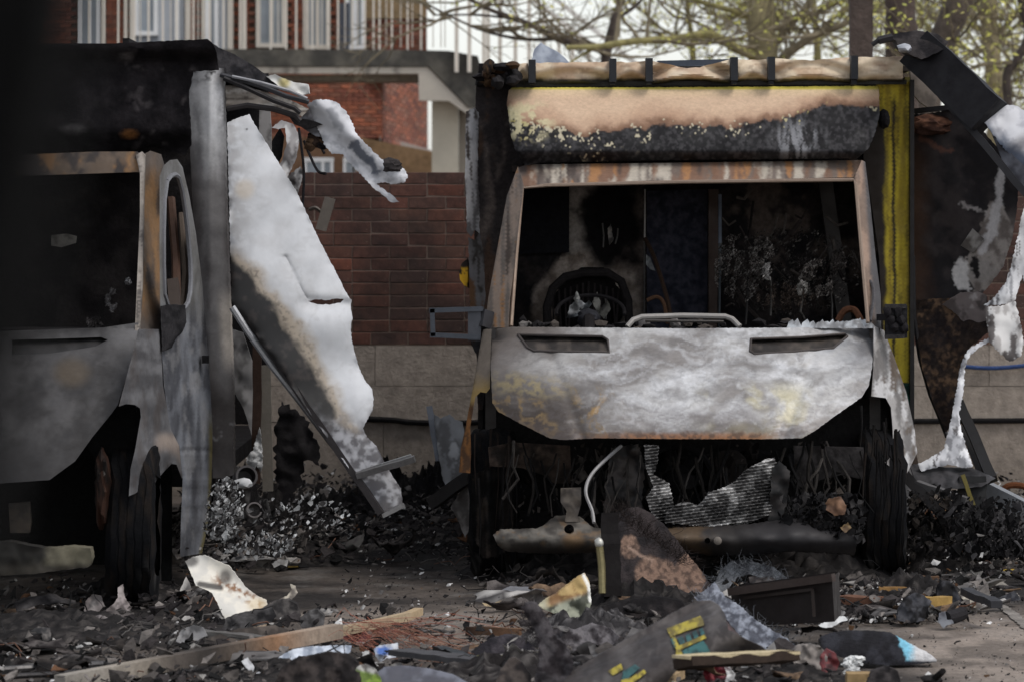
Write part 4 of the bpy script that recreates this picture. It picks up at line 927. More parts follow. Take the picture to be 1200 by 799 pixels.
for i in range(520): flake(k, rs, P(rs.uniform(912, 1012), rs.uniform(580, 632), rs.uniform(20.0, 20.4)), rs.uniform(.006, .034), np.array(S(*rs.choice([(24, 23, 24), (34, 33, 34), (52, 50, 50), (20, 19, 20)]))), 1.0)
k.build('melted_headlamp', M_CHAR, RA, kind='stuff')
sheet('melted_headlamp', [(964, 594), (972, 584), (986, 582), (992, 592), (990, 602), (978, 604)], 20.0, mottled((140, 106, 82), (96, 70, 54), 6), M_CLOTH, RA, 2.5, .04, (), .03, 6, .6)
sheet('melted_headlamp', [(985, 618), (994, 612), (998, 618), (990, 624)], 19.97, mottled((150, 126, 90), (96, 76, 56), 6), M_CLOTH, RA, 2.5, .03, (), .03, 6, .6)
# wheels
def wheel(par, px, Y, axis=(1, 0, 0), r_=.345, wd=.2, rim=True):
    c = P(px, 500, Y); c.z = r_ - .005
    ax = Vector(axis).normalized(); prof = [(-wd / 2, r_ * .62), (-wd / 2, r_ * .9), (-wd * .42, r_ * .97)]
    for i in range(5):
        a = -wd * .38 + i * wd * .17
        prof += [(a, r_), (a + wd * .12, r_), (a + wd * .13, r_ - .004), (a + wd * .16, r_ - .004)]
    prof += [(wd * .46, r_ * .96), (wd / 2, r_ * .88), (wd / 2, r_ * .62)]
    root = MB(); root.lathe(c, ax, prof, S(20, 20, 22), 40)
    a = ax.orthogonal().normalized(); b2 = ax.cross(a)
    for i in range(0):
        t = 2 * math.pi * i / 44; d = a * math.cos(t) + b2 * math.sin(t)
        for s_ in (-.36, -.12, .12, .36):
            R = Matrix((ax, d.cross(ax) * -1, d)).transposed()
            root.box(c + d * (r_ + .001) + ax * s_ * wd, (wd * .2, r_ * .12, .004), S(19, 19, 21), R)
    V = np.array(root.v); q = fbm(V[:, 0] * 1.0 + V[:, 2] * .4, V[:, 2], .07, 4, int(abs(px)) % 9) - .5
    rad = V - np.array(c)[None, :]; rad[:, 0] *= .2
    V = V + rad * (q * .10)[:, None]; V[:, 2] = np.maximum(V[:, 2], .0) ; V[:, 0] += (fbm(V[:, 2], V[:, 1], .11, 3, 4) - .5) * .05
    cc = mixc(np.array(root.c), np.tile(S(40, 34, 30), (len(V), 1)), sm(.56, .72, fbm(V[:, 0] * 3 + V[:, 1], V[:, 2] * .5, .05, 4, 7)) * .8)
    cc = mixc(cc, np.tile(S(96, 94, 92), (len(V), 1)), sm(.6, .7, fbm(V[:, 0] * 3, V[:, 2], .04, 4, 2)) * .5 * sm(.3, .05, V[:, 2]))
    root.v = V.tolist(); root.c = cc.tolist()
    ty = root.build('tyre', M_RUBBER, par, True, 25)
    if rim:
        q = MB(); q.lathe(c, ax, [(-wd * .4, r_ * .63), (-wd * .3, r_ * .55), (-wd * .05, r_ * .4), (-wd * .05, .04), (-wd * .1, .001)], S(34, 28, 26), 30); q.lathe(c, ax, [(wd * .4, r_ * .63), (wd * .3, r_ * .55), (wd * .05, r_ * .4), (wd * .05, .04), (wd * .1, .001)], S(34, 28, 26), 30); q.build('rim', M_METAL, ty)
wheel(RA, 577, 20.98); wheel(RA, 1032, 20.98); wheel(RA, 590, 25.2); wheel(RA, 1030, 25.2)
k = MB(); k.bar(P(600, 610, 20.98), P(1010, 610, 20.98), .09, .09, SOOT); k.build('front_axle', M_CHAR, RA)
k = MB(); rs = random.Random(12)
for i in range(36):
    left = i % 2; x = rs.uniform(556, 606) if left else rs.uniform(1004, 1060); y0 = rs.uniform(500, 560) if left else rs.uniform(470, 560); L = rs.uniform(40, 120)
    Yw = rs.uniform(20.45, 20.62); c_ = S(*rs.choice([(20, 19, 19), (26, 24, 23), (38, 32, 29), (24, 22, 22)]))
    q = [P(x, y0, Yw), P(x + rs.uniform(-3, 3), y0 + L * .5, Yw - .01), P(x + rs.uniform(-6, 6), min(y0 + L, 668), Yw - .03)]
    k.tube(q, [rs.uniform(.002, .008), rs.uniform(.002, .006), .001], c_, 5)
k.build('hanging_wire', M_CHAR, RA, kind='stuff')
for pts in ([(553, 556), (572, 548), (590, 552), (600, 566), (604, 600), (598, 640), (584, 652), (566, 654), (556, 630), (552, 590)],):
    sheet('charred_lining', pts, lambda X, Yp: 20.58 + .03 * np.sin(X / 4.), streaky((17, 16, 16), [((34, 30, 28), .52, .66), ((50, 44, 40), .62, .72)], 5, 50, 4), M_CHAR, RA, 2.2, .02, (), .04, 12, 1.2)
# mirror arms
mc = S(66, 70, 77)
k = MB(); k.bar(P(503, 364, 21.0), P(566, 362, 21.0), .03, .022, mc); k.bar(P(504, 392.5, 21.0), P(562, 395, 21.0), .03, .022, mc); k.bar(P(506.5, 362, 21.0), P(507.5, 394, 21.0), .022, .03, mc, up=(0, 1, 0)); k.bar(P(556, 360, 21.02), P(556, 399, 21.02), .06, .05, S(70, 72, 78), up=(0, 1, 0)); k.bar(P(563, 372, 21.0), P(574, 376, 21.05), .04, .08, S(56, 56, 60)); k.build('mirror_arm', M_METAL, RA)
k = MB(); k.box(P(1050, 377, 21.0), (.098, .09, .15), S(40, 39, 41)); k.bar(P(1030, 372, 21.05), P(1046, 372, 21.0), .04, .03, S(40, 39, 41)); k.bar(P(1037, 359, 20.96), P(1062, 359, 20.96), .03, .02, S(56, 54, 54)); k.bar(P(1037, 395, 20.96), P(1060, 394, 20.96), .03, .02, S(56, 54, 54))
for i in range(6): k.lump(P(1040 + i * 4, 366 + (i % 3) * 9, 20.95), (.02, .02, .025), S(34, 32, 34), 2, .4, 3, None, i)
k.build('mirror_arm', M_CHAR, RA)

# =================================================================== torn panel and wreckage to the right of it
TP = thing('torn_side_panel', 'blackened torn side panel with peeled white paint hanging right of the yellow edged vehicle', 'panel', P(1110, 500, 21.7))
def tp_col(X, Yp):
    n_ = fbm(X, Yp, 26, 5, 3)
    c = mixc(flat((36, 33, 35), X), flat((62, 56, 56), X), sm(.42, .66, n_))
    c = mixc(c, flat((84, 62, 50), X), sm(1098, 1070, X + (n_ - .5) * 24) * sm(150, 190, Yp) * .75)
    jx = (fbm(X, Yp, 8, 5, 8) - .5) * 20
    tan = np.where(poly_in([(1130, 306), (1140, 286), (1150, 262), (1162, 236), (1176, 240), (1188, 268), (1188, 296), (1178, 322), (1160, 340), (1140, 342)], X + jx * .6, Yp + jx * .4), 1.0, sm(1146, 1160, X + jx) * sm(240, 290, Yp) * sm(348, 330, Yp))
    c = mixc(c, mixc(flat((116, 107, 102), X), flat((164, 156, 150), X), sm(.38, .64, fbm(X * 1.3, Yp * .8, 10, 5, 12))), tan * .9)
    dl = d_line([(1172, 200), (1169, 240), (1162, 272), (1150, 292)], X + jx * .6, Yp) - (4 + sm(215, 260, Yp) * 3)
    c = mixc(c, flat((196, 192, 192), X), sm(1.5, -1.5, dl) * .9)
    bl = np.hypot((X + jx - 1126) / 9, (Yp - 322 + jx * .5) / 20)
    c = mixc(c, flat((206, 202, 200), X), sm(1.1, .9, bl))
    bl2 = np.hypot((X + jx - 1150) / 16, (Yp - 318) / 14); c = mixc(c, flat((150, 144, 140), X), sm(1.1, .85, bl2) * .8)
    bl3 = np.hypot((X + jx - 1142) / 5, (Yp - 312 + jx) / 12); c = mixc(c, flat((30, 27, 28), X), sm(1.1, .9, bl3))
    dl = d_line([(1125, 238), (1140, 244), (1156, 250)], X, Yp + jx); c = mixc(c, flat((168, 162, 160), X), sm(3, 1.2, dl) * .8)
    dl = d_line([(1080, 165), (1098, 172), (1112, 174)], X + jx, Yp + jx); c = mixc(c, flat((128, 84, 66), X), sm(5, 1, dl) * .45)
    return c
tdep = lambda X, Yp: 22.15 - (X - 1068) * .0032 + .05 * np.sin((X - 1068) / 40.)
sheet('upper_skin', [(1069, 134), (1090, 133), (1124, 127), (1140, 140), (1160, 163), (1180, 185), (1194, 212), (1192, 245), (1186, 280), (1176, 312), (1160, 334), (1150, 346), (1128, 350), (1100, 352), (1070, 352)], tdep, tp_col, M_COAT, TP, 2.4, .02, (), .03, 30, .6)
sheet('label_plate', [(1126, 288), (1140, 268), (1153, 280), (1140, 297)], lambda X, Yp: tdep(X, Yp) - .03, mottled((142, 138, 134), (86, 80, 76), 7), M_COAT, TP, 3, .012)
sheet('lower_skin', [(1070, 352), (1100, 350), (1128, 350), (1157, 348), (1160, 388), (1148, 398), (1136, 408), (1128, 426), (1121, 462), (1114, 500), (1108, 506), (1096, 478), (1082, 436), (1074, 396)], lambda X, Yp: tdep(X, Yp) - .02 - (Yp - 350) * .0016,
      lambda X, Yp: mixc(mixc(flat((50, 42, 38), X), flat((98, 78, 62), X), sm(.48, .6, fbm(X, Yp, 4.5, 4, 5)) * sm(1150, 1110, X)), flat((34, 30, 31), X), np.maximum(sm(.5, .66, fbm(X, Yp, 22, 4, 9)), sm(440, 490, Yp)) * .8), M_CHAR, TP, 2.6, .02, (), .03, 22, .7)
sheet('folded_flap', [(1104, 357), (1114, 350), (1126, 343), (1146, 342), (1156, 346), (1158, 386), (1146, 390), (1128, 376), (1116, 364)], lambda X, Yp: tdep(X, Yp) - .09 + (Yp - 342) * .001, streaky((128, 118, 116), [((82, 74, 72), .48, .62), ((166, 158, 156), .58, .66)], 12, 12, 6), M_SHEET, TP, 2.6, .012, (), .03, 16, .5)
k = MB(); k.tube([P(a, b2, 22.05) for a, b2 in ((1070, 300), (1071, 370), (1078, 420), (1090, 462), (1104, 496), (1110, 512))], .012, S(38, 36, 38), 6); k.build('edge_trim', M_METAL, TP)
k = MB(); k.lump(P(1092, 147, 22.05), (.1, .03, .045), S(58, 40, 34), 3, .4, 3, S(100, 70, 56)); k.build('melted_lamp', M_CHAR, TP)
k = MB(); k.bar(P(1068, 131, 22.12), P(1126, 125, 22.0), .04, .025, S(34, 32, 34)); k.build('edge_trim', M_METAL, TP)
sheet('torn_flap', [(1066, 74), (1078, 80), (1096, 98), (1101, 108), (1096, 122), (1090, 128), (1078, 120), (1068, 108)], 22.3, mottled((128, 118, 110), (96, 88, 82), 12), M_COAT, TP, 4, .05)
WS = thing('torn_white_skin', 'white torn aluminium skin hanging in strips at the right edge over the concrete', 'panel', P(1160, 560, 21.4))
white_streak = streaky((206, 206, 208), [((150, 150, 154), .5, .64), ((226, 226, 228), .5, .6), ((96, 94, 96), .64, .7)], 8, 40, 5)
sheet('upper_strip', [(1202, 232), (1240, 226), (1240, 350), (1204, 342), (1198, 322), (1190, 352), (1172, 358), (1153, 358), (1166, 348), (1178, 332), (1186, 308), (1192, 280)], lambda X, Yp: 21.75 - .012 * np.sin((X - 1150) / 13.), white_streak, M_SHEET, WS, 2.0, .008, (), .02, 18, .9, curl=.018)
sheet('drooping_flap', [(1154, 359), (1172, 359), (1190, 353), (1196, 378), (1200, 402), (1196, 418), (1183, 424), (1172, 414), (1160, 402), (1157, 380)], lambda X, Yp: 21.65 - .016 * np.sin((X - 1154) / 6.)  - (Yp - 355) * .0012, streaky((168, 164, 162), [((212, 210, 208), .48, .6), ((104, 98, 96), .58, .66)], 9, 20, 8), M_SHEET, WS, 1.8, .008, (), .02, 14, .9, curl=.018)
sheet('torn_edge', [(1150, 400), (1158, 396), (1160, 400), (1146, 408), (1137, 416), (1131, 430), (1129, 460), (1124, 485), (1126, 500), (1132, 522), (1140, 546), (1128, 548), (1112, 544), (1094, 548), (1080, 552), (1076, 543), (1094, 534), (1106, 526), (1110, 510), (1116, 484), (1122, 450), (1126, 426), (1134, 410)], lambda X, Yp: 21.6 - (Yp - 400) * .0016 + .006 * np.sin((X - Yp) / 9.), streaky((196, 196, 200), [((138, 138, 142), .48, .62), ((228, 228, 230), .52, .62), ((74, 70, 70), .65, .7)], 8, 14, 4), M_SHEET, WS, 1.8, .008, (), .015, 16, .9, curl=.012, cw=3)
RB = thing('collapsed_roof_beam', 'black roof beam collapsed diagonally at the top right with a white melted end', 'beam', P(1110, 300, 21.8))
k = MB(); a, b2 = P(1076, 58, 21.75), P(1160, 137, 21.5)
k.bar(a, b2, .13, .2, S(18, 17, 21), up=(0.45, 0, .9), n=6, wob=.004); k.build('beam', M_COAT, RB, False)
k = MB(); k.bar(P(1072, 76, 21.7), P(1210, 236, 21.35), .05, .035, S(30, 29, 32), up=(.6, 0, .8), n=8, wob=.004); k.build('edge_rail', M_METAL, RB, False)
sheet('beam_head', [(1042, 44), (1052, 39), (1075, 36), (1098, 40), (1112, 50), (1106, 58), (1090, 66), (1080, 70), (1066, 64), (1054, 56), (1050, 48)], lambda X, Yp: 21.6 + (60 - Yp) * .006, mottled((30, 28, 30), (54, 50, 50), 10), M_CHAR, RB, 3, .2, (), .03, 14, .5)
k = MB(); k.lump(P(1060, 57, 21.55), (.035, .05, .02), S(170, 172, 178), 2, .4, 3); k.build('torn_fitting', M_METAL, RB)
k = MB(); k.tube(curve([(1046, 44, 21.6), (1030, 48, 21.6), (1022, 53, 21.6)]), [.02] * 7 + [.012] * 6, S(44, 42, 44), 6); k.build('torn_fitting', M_METAL, RB)
sheet('melted_white_skin', [(1152, 142), (1160, 130), (1172, 124), (1190, 124), (1204, 130), (1240, 134), (1240, 196), (1222, 210), (1205, 204), (1190, 190), (1170, 166)], lambda X, Yp: 21.55 - .06 * np.sin(np.clip((Yp - 120) / 80, 0, 1) * 3.1) + .012 * np.sin((X + Yp) / 7.), lambda X, Yp: mixc(mixc(flat((216, 216, 220), X), flat((190, 190, 196), X), sm(.45, .6, fbm(X, Yp, 12, 4, 3))), flat((92, 100, 116), X), sm(-6, 10, (Yp - 152) - (X - 1165) * .72 + (fbm(X, Yp, 10, 4, 6) - .5) * 16)), M_SHEET, RB, 2.2, .02, (), .02, 18, 1.2)
sheet('hanging_skin', [(1160, 150), (1190, 185), (1240, 230), (1240, 262), (1205, 226), (1176, 192)], lambda X, Yp: 21.5, mottled((52, 52, 58), (84, 86, 94), 14), M_COAT, RB, 4, .02, (), .03, 14)
FS = thing('fallen_black_strut', 'black bent strut frame leaning below the torn white edge by the concrete wall', 'strut', P(1120, 640, 21.3))
k = MB(); k.bar(P(1123, 470, 21.7), P(1163, 562, 21.4), .05, .05, S(36, 35, 36), up=(0, 1, 0), n=6, wob=.003); k.bar(P(1128, 500, 21.72), P(1150, 556, 21.5), .03, .03, S(70, 68, 68), up=(0, 1, 0)); k.build('side_bar', M_METAL, FS, False)
sheet('sill_plate', [(1066, 546), (1084, 542), (1110, 548), (1140, 548), (1167, 560), (1150, 570), (1124, 572), (1096, 574), (1076, 570)], lambda X, Yp: 21.3 + (560 - Yp) * .01, mottled((34, 33, 35), (66, 64, 66), 8), M_METAL, FS, 3, .06, (), .03, 12, .5)
k = MB(); k.bar(P(1060, 556, 21.25), P(1112, 612, 21.1), .05, .06, S(38, 36, 37), up=(0, 1, 0), n=4, wob=.004); k.bar(P(1074, 566, 21.22), P(1134, 586, 21.1), .06, .03, S(90, 88, 88), n=4, wob=.003); k.bar(P(1138, 560, 21.3), P(1140, 655, 21.2), .13, .1, S(22, 21, 21), up=(0, 1, 0), n=8, wob=.012); k.build('leg', M_METAL, FS, False)
k = MB(); k.bar(P(1128, 556, 21.15), P(1141, 592, 21.12), .02, .02, S(104, 94, 48), up=(0, 1, 0), n=3, wob=.002); k.build('yellow_trim', M_COAT, FS, False)
k = MB(); k.bar(P(1148, 570, 21.6), P(1230, 612, 21.4), .06, .085, S(128, 130, 134), n=4, wob=.002); k.build('metal_channel', M_METAL, None, False, label='grey metal channel lying slanted against rubble at the far right', cat='metal beam')
k = MB(); k.tube(curve([(1172, 583, 22.2), (1178, 571, 22.2), (1190, 568, 22.2), (1204, 572, 22.2), (1214, 590, 22.2)]), .016, S(96, 60, 40), 8); k.build('hose', M_RUBBER, None, label='rusty brown curved hose end above the grey channel at the far right', cat='hose')
SP = thing('bent_skirt_panel', 'bent pale grey skirt panel and stake standing left of the yellow edged front wing', 'panel', P(530, 630, 21.2))
sheet('upper_sheet', [(508, 484), (516, 490), (527, 485), (533, 491), (542, 494), (546, 520), (544, 556), (536, 574), (528, 582), (519, 562), (513, 528)], lambda X, Yp: 21.5 - (X - 508) * .004, streaky((150, 152, 156), [((112, 112, 114), .46, .6), ((182, 184, 188), .55, .64)], 9, 24, 3), M_SHEET, SP, 2.8, .01, (), .03, 16, .5)
sheet('lower_sheet', [(555, 560), (554, 590), (552, 616), (545, 630), (538, 612), (528, 594), (540, 574)], lambda X, Yp: 21.25 - (X - 540) * .003, streaky((126, 122, 120), [((76, 72, 70), .46, .6)], 7, 24, 6), M_SHEET, SP, 2.8, .01, (), .03, 14, .6)
k = MB(); k.bar(P(503, 476, 21.55), P(514, 540, 21.5), .03, .03, S(96, 100, 108), up=(0, 1, 0), n=4, wob=.003); k.build('stake', M_METAL, SP, False); k = MB(); k.bar(P(505, 590, 21.3), P(554, 556, 21.2), .05, .06, S(40, 38, 38), n=4, wob=.004); k.build('brace', M_METAL, SP, False)

# =================================================================== AMBULANCE at the left, nearer and blackened
LA = thing('burnt_ambulance', 'blackened burnt out ambulance with a grey side door, nearest, cut off by the left edge', 'ambulance', (-2.2, 19.0, 0), 'burnt out ambulances')
lh = lambda X, Yp: 19.55 - .8 * np.clip((Yp - 385) / 175, 0, 1.1) ** .85 + .02 * np.sin((X - 100) / 30.) * np.clip((Yp - 385) / 175, 0, 1)
def lhood_col(X, Yp):
    a = fbm(X, Yp, 34, 5, 3)
    c = mixc(flat((44, 42, 42), X), flat((76, 74, 74), X), sm(.3, .78, a + (fbm(X, Yp, 6, 4, 9) - .5) * .3))
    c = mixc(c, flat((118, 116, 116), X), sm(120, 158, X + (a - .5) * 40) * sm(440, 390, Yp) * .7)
    c = mixc(c, flat((84, 74, 62), X), sm(30, 10, np.hypot(X - 84, (Yp - 436) * 1.3)) * .8)
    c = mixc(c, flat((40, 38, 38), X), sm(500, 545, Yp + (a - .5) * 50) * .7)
    return c
lv = [(14, 398), (60, 397), (118, 395), (126, 398), (112, 406), (60, 414), (14, 416)]
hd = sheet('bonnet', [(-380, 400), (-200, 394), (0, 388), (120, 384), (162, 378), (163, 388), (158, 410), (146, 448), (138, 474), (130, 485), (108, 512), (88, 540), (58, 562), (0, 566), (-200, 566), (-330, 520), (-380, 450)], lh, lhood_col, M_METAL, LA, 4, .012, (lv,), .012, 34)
sheet('bonnet_vent', lv, lambda X, Yp: lh(X, Yp) + .04, mottled((50, 48, 48), (34, 33, 33), 12), M_METAL, hd, 5, .01)
sheet('roof_header', [(-380, 192), (-200, 186), (40, 181), (110, 178), (160, 178), (168, 184), (168, 203), (160, 202), (40, 206), (-200, 212), (-380, 218)], lambda X, Yp: 20.12 + .05 * sm(170, 210, Yp) * -1, streaky((96, 82, 70), [((130, 98, 66), .46, .62), ((56, 50, 48), .52, .64)], 18, 30, 4), M_METAL, LA, 4, .05)
sheet('windscreen_pillar', [(159, 182), (166, 178), (170, 182), (168, 250), (167, 330), (164, 388), (158, 388), (161, 320), (164, 250), (164, 204)], lambda X, Yp: 20.1 - (Yp - 180) / 205 * .56, streaky((124, 116, 108), [((84, 78, 74), .48, .6), ((150, 142, 134), .55, .64)], 4, 40, 6), M_METAL, LA, 2.4, .05)
sheet('windscreen_pillar', [(167, 182), (176, 177), (188, 181), (192, 194), (188, 206), (187, 250), (187, 320), (188, 386), (163, 388), (167, 330), (169, 250)], lambda X, Yp: 20.12 - (Yp - 180) / 205 * .54 + (X - 167) * .012, lambda X, Yp: mixc(streaky((104, 82, 60), [((128, 96, 62), .45, .62), ((76, 62, 52), .52, .66)], 6, 40, 9)(X, Yp), flat((78, 74, 72), X), np.maximum(sm(340, 384, Yp) * .8, sm(212, 190, Yp) * .7)), M_METAL, LA, 2.4, .05, (), .006, 12)
# near side door with open window frame
dd = plane3((187, 300, 19.72), (247, 300, 20.85), (187, 500, 19.70))
win = smooth_poly([(193, 216), (203, 203), (211, 209), (219, 260), (224, 318), (222, 352), (214, 364), (193, 362), (191, 290)], 1)
def ldoor_col(X, Yp):
    a = fbm(X * 1.6 + Yp * .05, Yp * .32, 14, 5, 3)
    c = mixc(flat((78, 79, 84), X), flat((122, 124, 130), X), sm(.4, .66, a))
    c = mixc(c, flat((60, 58, 60), X), sm(.50, .74, fbm(X * 2.2, Yp * .3, 12, 5, 6)) * .45)
    c = mixc(c, flat((152, 150, 150), X), sm(.56, .72, fbm(X * 1.6, Yp * .4, 12, 4, 9)) * .4)
    c = mixc(c, flat((116, 112, 104), X), sm(390, 340, Yp) * .5)
    c = mixc(c, flat((128, 116, 66), X), sm(4, 1.0, np.abs(X - np.interp(Yp, [380, 461, 527, 598, 648], [243, 246, 248, 246, 236]))) * sm(470, 520, Yp) * .8)
    return c
sheet('cab_door', [(187, 207), (192, 194), (199, 188), (207, 187), (213, 196), (221, 230), (229, 275), (236, 330), (241, 390), (246, 461), (248, 500), (248, 527), (247, 565), (245, 598), (241, 625), (236, 648), (211, 652), (212, 610), (214, 561), (210, 522), (199, 502), (192, 450), (188, 386), (187, 300)],
      lambda X, Yp: dd(X, Yp) - .10 * np.exp(-((Yp - 505) / 90.) ** 2) * sm(190, 240, X) + .016 * np.clip(np.sin((Yp - 548) / 3.6), -.4, .4) * (Yp > 548) * (Yp < 602) + .02 * (np.abs(Yp - 528) < 2.5), ldoor_col, M_METAL, LA, 2.4, .05, (win,), .010, 18)
k = MB(); k.tube([P(a, b2, float(dd(np.array([a]), np.array([b2]))[0]) - .012) for a, b2 in win + [win[0]]], .011, S(120, 120, 124), 6); k.build('window_rim', M_METAL, LA)
k = MB(); k.bar(P(203, 330, 20.3), P(206, 366, 20.2), .05, .05, S(60, 50, 44), up=(0, 1, 0)); k.tube([P(200, 232, 20.5), P(206, 300, 20.4), P(207, 366, 20.3)], .02, S(74, 52, 40), 6); k.tube([P(212, 250, 20.6), P(217, 320, 20.5), P(213, 364, 20.4)], .014, S(90, 78, 68), 6); k.build('seat_rail', M_METAL, LA)
sheet('mirror_base', [(188, 359), (196, 357), (216, 358), (217, 378), (212, 390), (204, 398), (200, 408), (190, 412)], lambda X, Yp: dd(X, Yp) - .08, mottled((26, 25, 27), (48, 46, 48), 8), M_CHAR, LA, 3, .08, (), .02, 8, .4)
k = MB(); k.box(P(241, 421, 20.55), (.03, .05, .035), S(24, 23, 24)); k.build('door_handle', M_CHAR, LA)
lf_ = plane3((150, 480, 18.95), (212, 480, 20.15), (150, 580, 18.93))
lwing = [(162, 386), (187, 386), (190, 450), (199, 502), (209, 522), (213, 560), (207, 544), (201, 543), (194, 550), (186, 559), (178, 570), (168, 572), (158, 578), (151, 581), (152, 565), (153, 549), (158, 528), (162, 505), (165, 488), (164, 478), (158, 474), (148, 473), (139, 476), (147, 446), (156, 412)]
def lwing_col(X, Yp):
    a = fbm(X, Yp, 16, 5, 4)
    c = mixc(flat((80, 79, 81), X), flat((118, 117, 119), X), sm(.3, .72, a))
    c = mixc(c, flat((76, 66, 60), X), sm(.5, .72, fbm(X * 1.4, Yp * .5, 13, 4, 7)) * .45)
    arch = sm(16, 4, np.abs(np.hypot((X - 193) / .75, Yp - 552) - 34)) * sm(560, 500, Yp) * sm(176, 190, X)
    return mixc(c, flat((168, 150, 136), X), arch * .75)
sheet('front_wing', lwing, lambda X, Yp: lf_(X, Yp) - .14 * np.exp(-(np.hypot((X - 192) / .8, Yp - 548) / 34) ** 4) * sm(570, 520, Yp), lwing_col, M_METAL, LA, 2.4, .04, (), .012, 16)
lwheel_ax = (math.cos(.12), -math.sin(.12), 0)
wheel(LA, 157, 19.45, (math.cos(.02), math.sin(.02), 0), .345, .2)
k = MB(); c = P(152, 600, 19.35)
k.lump((c.x - .10, 19.2, .5), (.035, .1, .15), S(74, 50, 40), 3, .4, 3, S(34, 29, 27)); k.build('brake_disc', M_METAL, LA)
wheel(LA, -340, 19.1, lwheel_ax, .345, .19)
# box body front and corner post
def lbox_col(X, Yp):
    c = mixc(flat((24, 22, 24), X), flat((38, 35, 37), X), sm(.4, .65, fbm(X, Yp, 20, 5, 3)))
    wisp = sm(.60, .70, fbm(X + (fbm(X, Yp, 18, 3, 2) - .5) * 30, Yp * 1.5 + (fbm(X, Yp, 18, 3, 5) - .5) * 30, 20, 5, 8)) * sm(110, 200, X) * .5
    c = mixc(c, flat((98, 92, 92), X), wisp)
    c = mixc(c, flat((118, 78, 44), X), sm(7, 2, np.hypot((X - 152) / 2, Yp - 158)))
    return mixc(c, flat((108, 104, 104), X), sm(8, 3, np.hypot((X - 85) / 2.6, Yp - 152)) * .6 + sm(6, 2, np.hypot((X - 148) / 2, Yp - 66)) * .8)
sheet('box_front', [(-420, 62), (-200, 58), (80, 54), (180, 49), (243, 46), (250, 52), (254, 62), (256, 82), (226, 84), (221, 110), (224, 170), (216, 182), (200, 177), (178, 172), (160, 176), (100, 176), (-420, 190)], lambda X, Yp: 20.75 - .12 * sm(75, 55, Yp) + .12 * sm(150, 180, Yp), lbox_col, M_CHAR, LA, 4, .04, (), .03, 26, .6)
def lpost_col(X, Yp):
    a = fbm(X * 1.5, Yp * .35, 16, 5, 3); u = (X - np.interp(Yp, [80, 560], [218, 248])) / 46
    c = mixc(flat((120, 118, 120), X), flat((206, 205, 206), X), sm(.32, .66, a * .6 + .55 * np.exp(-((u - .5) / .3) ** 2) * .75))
    c = mixc(c, flat((70, 63, 61), X), sm(150, 235, Yp + (a - .5) * 80) * .75)
    c = mixc(c, flat((200, 190, 180), X), sm(330, 372, Yp) * sm(445, 410, Yp) * sm(.35, .6, u) * .85)
    c = mixc(c, flat((46, 40, 38), X), sm(418, 470, Yp + (a - .5) * 50) * .85)
    c = mixc(c, flat((112, 110, 110), X), sm(.56, .66, fbm(X, Yp, 8, 4, 8)) * sm(480, 500, Yp) * sm(530, 515, Yp) * .8)
    e = np.maximum(sm(104, 84, Yp + (a - .5) * 20), 0) * sm(.5, .6, fbm(X, Yp, 7, 3, 9))
    c = mixc(c, flat((50, 47, 48), X), e)
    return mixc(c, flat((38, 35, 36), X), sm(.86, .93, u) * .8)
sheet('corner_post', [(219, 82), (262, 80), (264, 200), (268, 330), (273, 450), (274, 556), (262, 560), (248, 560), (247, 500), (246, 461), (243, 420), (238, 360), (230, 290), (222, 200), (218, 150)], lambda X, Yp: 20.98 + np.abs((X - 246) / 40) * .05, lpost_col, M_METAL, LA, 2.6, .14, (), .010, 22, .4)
k = MB(); lx = P(262, 80, 21.0).x; rx = P(-420, 80, 20.9).x; zt_ = P(0, 50, 20.9).z
k.box(((lx + rx) / 2, 23.4, zt_ - .02), (lx - rx - .1, 5.0, .03), S(34, 32, 34)); k.build('roof', M_CHAR, LA)
k = MB(); k.box(((lx + rx) / 2, 23.3, .46), (lx - rx - .1, 4.8, .08), SOOT); k.build('chassis', M_CHAR, LA)
k = MB(); k.box((rx + .05, 23.3, 1.5), (.03, 4.8, 2.0), SOOT); k.build('side_panel', M_CHAR, LA)
k = MB(); k.box(((lx + rx) / 2, 25.8, 1.5), (lx - rx - .1, .03, 2.0), SOOT); k.build('rear_door', M_CHAR, LA)
sheet('bulkhead', [(-400, 170), (222, 170), (240, 560), (-400, 560)], 20.95, mottled((22, 20, 21), (36, 33, 33), 20), M_CHAR, LA, 8, .03, (), .015, 20)
k = MB(); k.box((-2.56, 20.05, 1.12), (1.66, .5, .1), SOOT); k.box((-2.56, 19.78, .85), (1.66, .05, .6), SOOT); k.build('dashboard', M_CHAR, LA)
k = MB(); k.box(((P(170, 0, 20.3).x + rx) / 2 , 20.55, P(0, 192, 20.3).z), (P(170, 0, 20.3).x - rx, .7, .03), SOOT); k.build('cab_roof', M_CHAR, LA)
sheet('paper_label', [(60, 276), (78, 274), (90, 277), (89, 285), (72, 290), (60, 288)], 20.8, mottled((120, 116, 110), (84, 80, 76), 8), M_COAT, LA, 3, .006)
ash('ash_clump', 151, 318, 9, 16, 20.3, 26, 21, LA, ((150, 150, 152), (110, 108, 108))); ash('ash_clump', 131, 352, 7, 14, 20.3, 20, 22, LA, ((120, 118, 118), (84, 80, 80))); ash('ash_clump', 110, 378, 16, 6, 20.0, 20, 23, LA, ((84, 80, 80), (60, 56, 56)))
k = MB(); k.box((-2.5, 19.72, .55), (1.72, .04, .8), (.008, .008, .008)); k.build('firewall', M_CHAR, LA)
k = MB(); k.box((P(170, 600, 20.35).x, 20.35, .42), (.24, .05, .78), (.008, .008, .008)); k.build('inner_wing', M_CHAR, LA)  # near-black board added to keep the wheel arch opening in shade
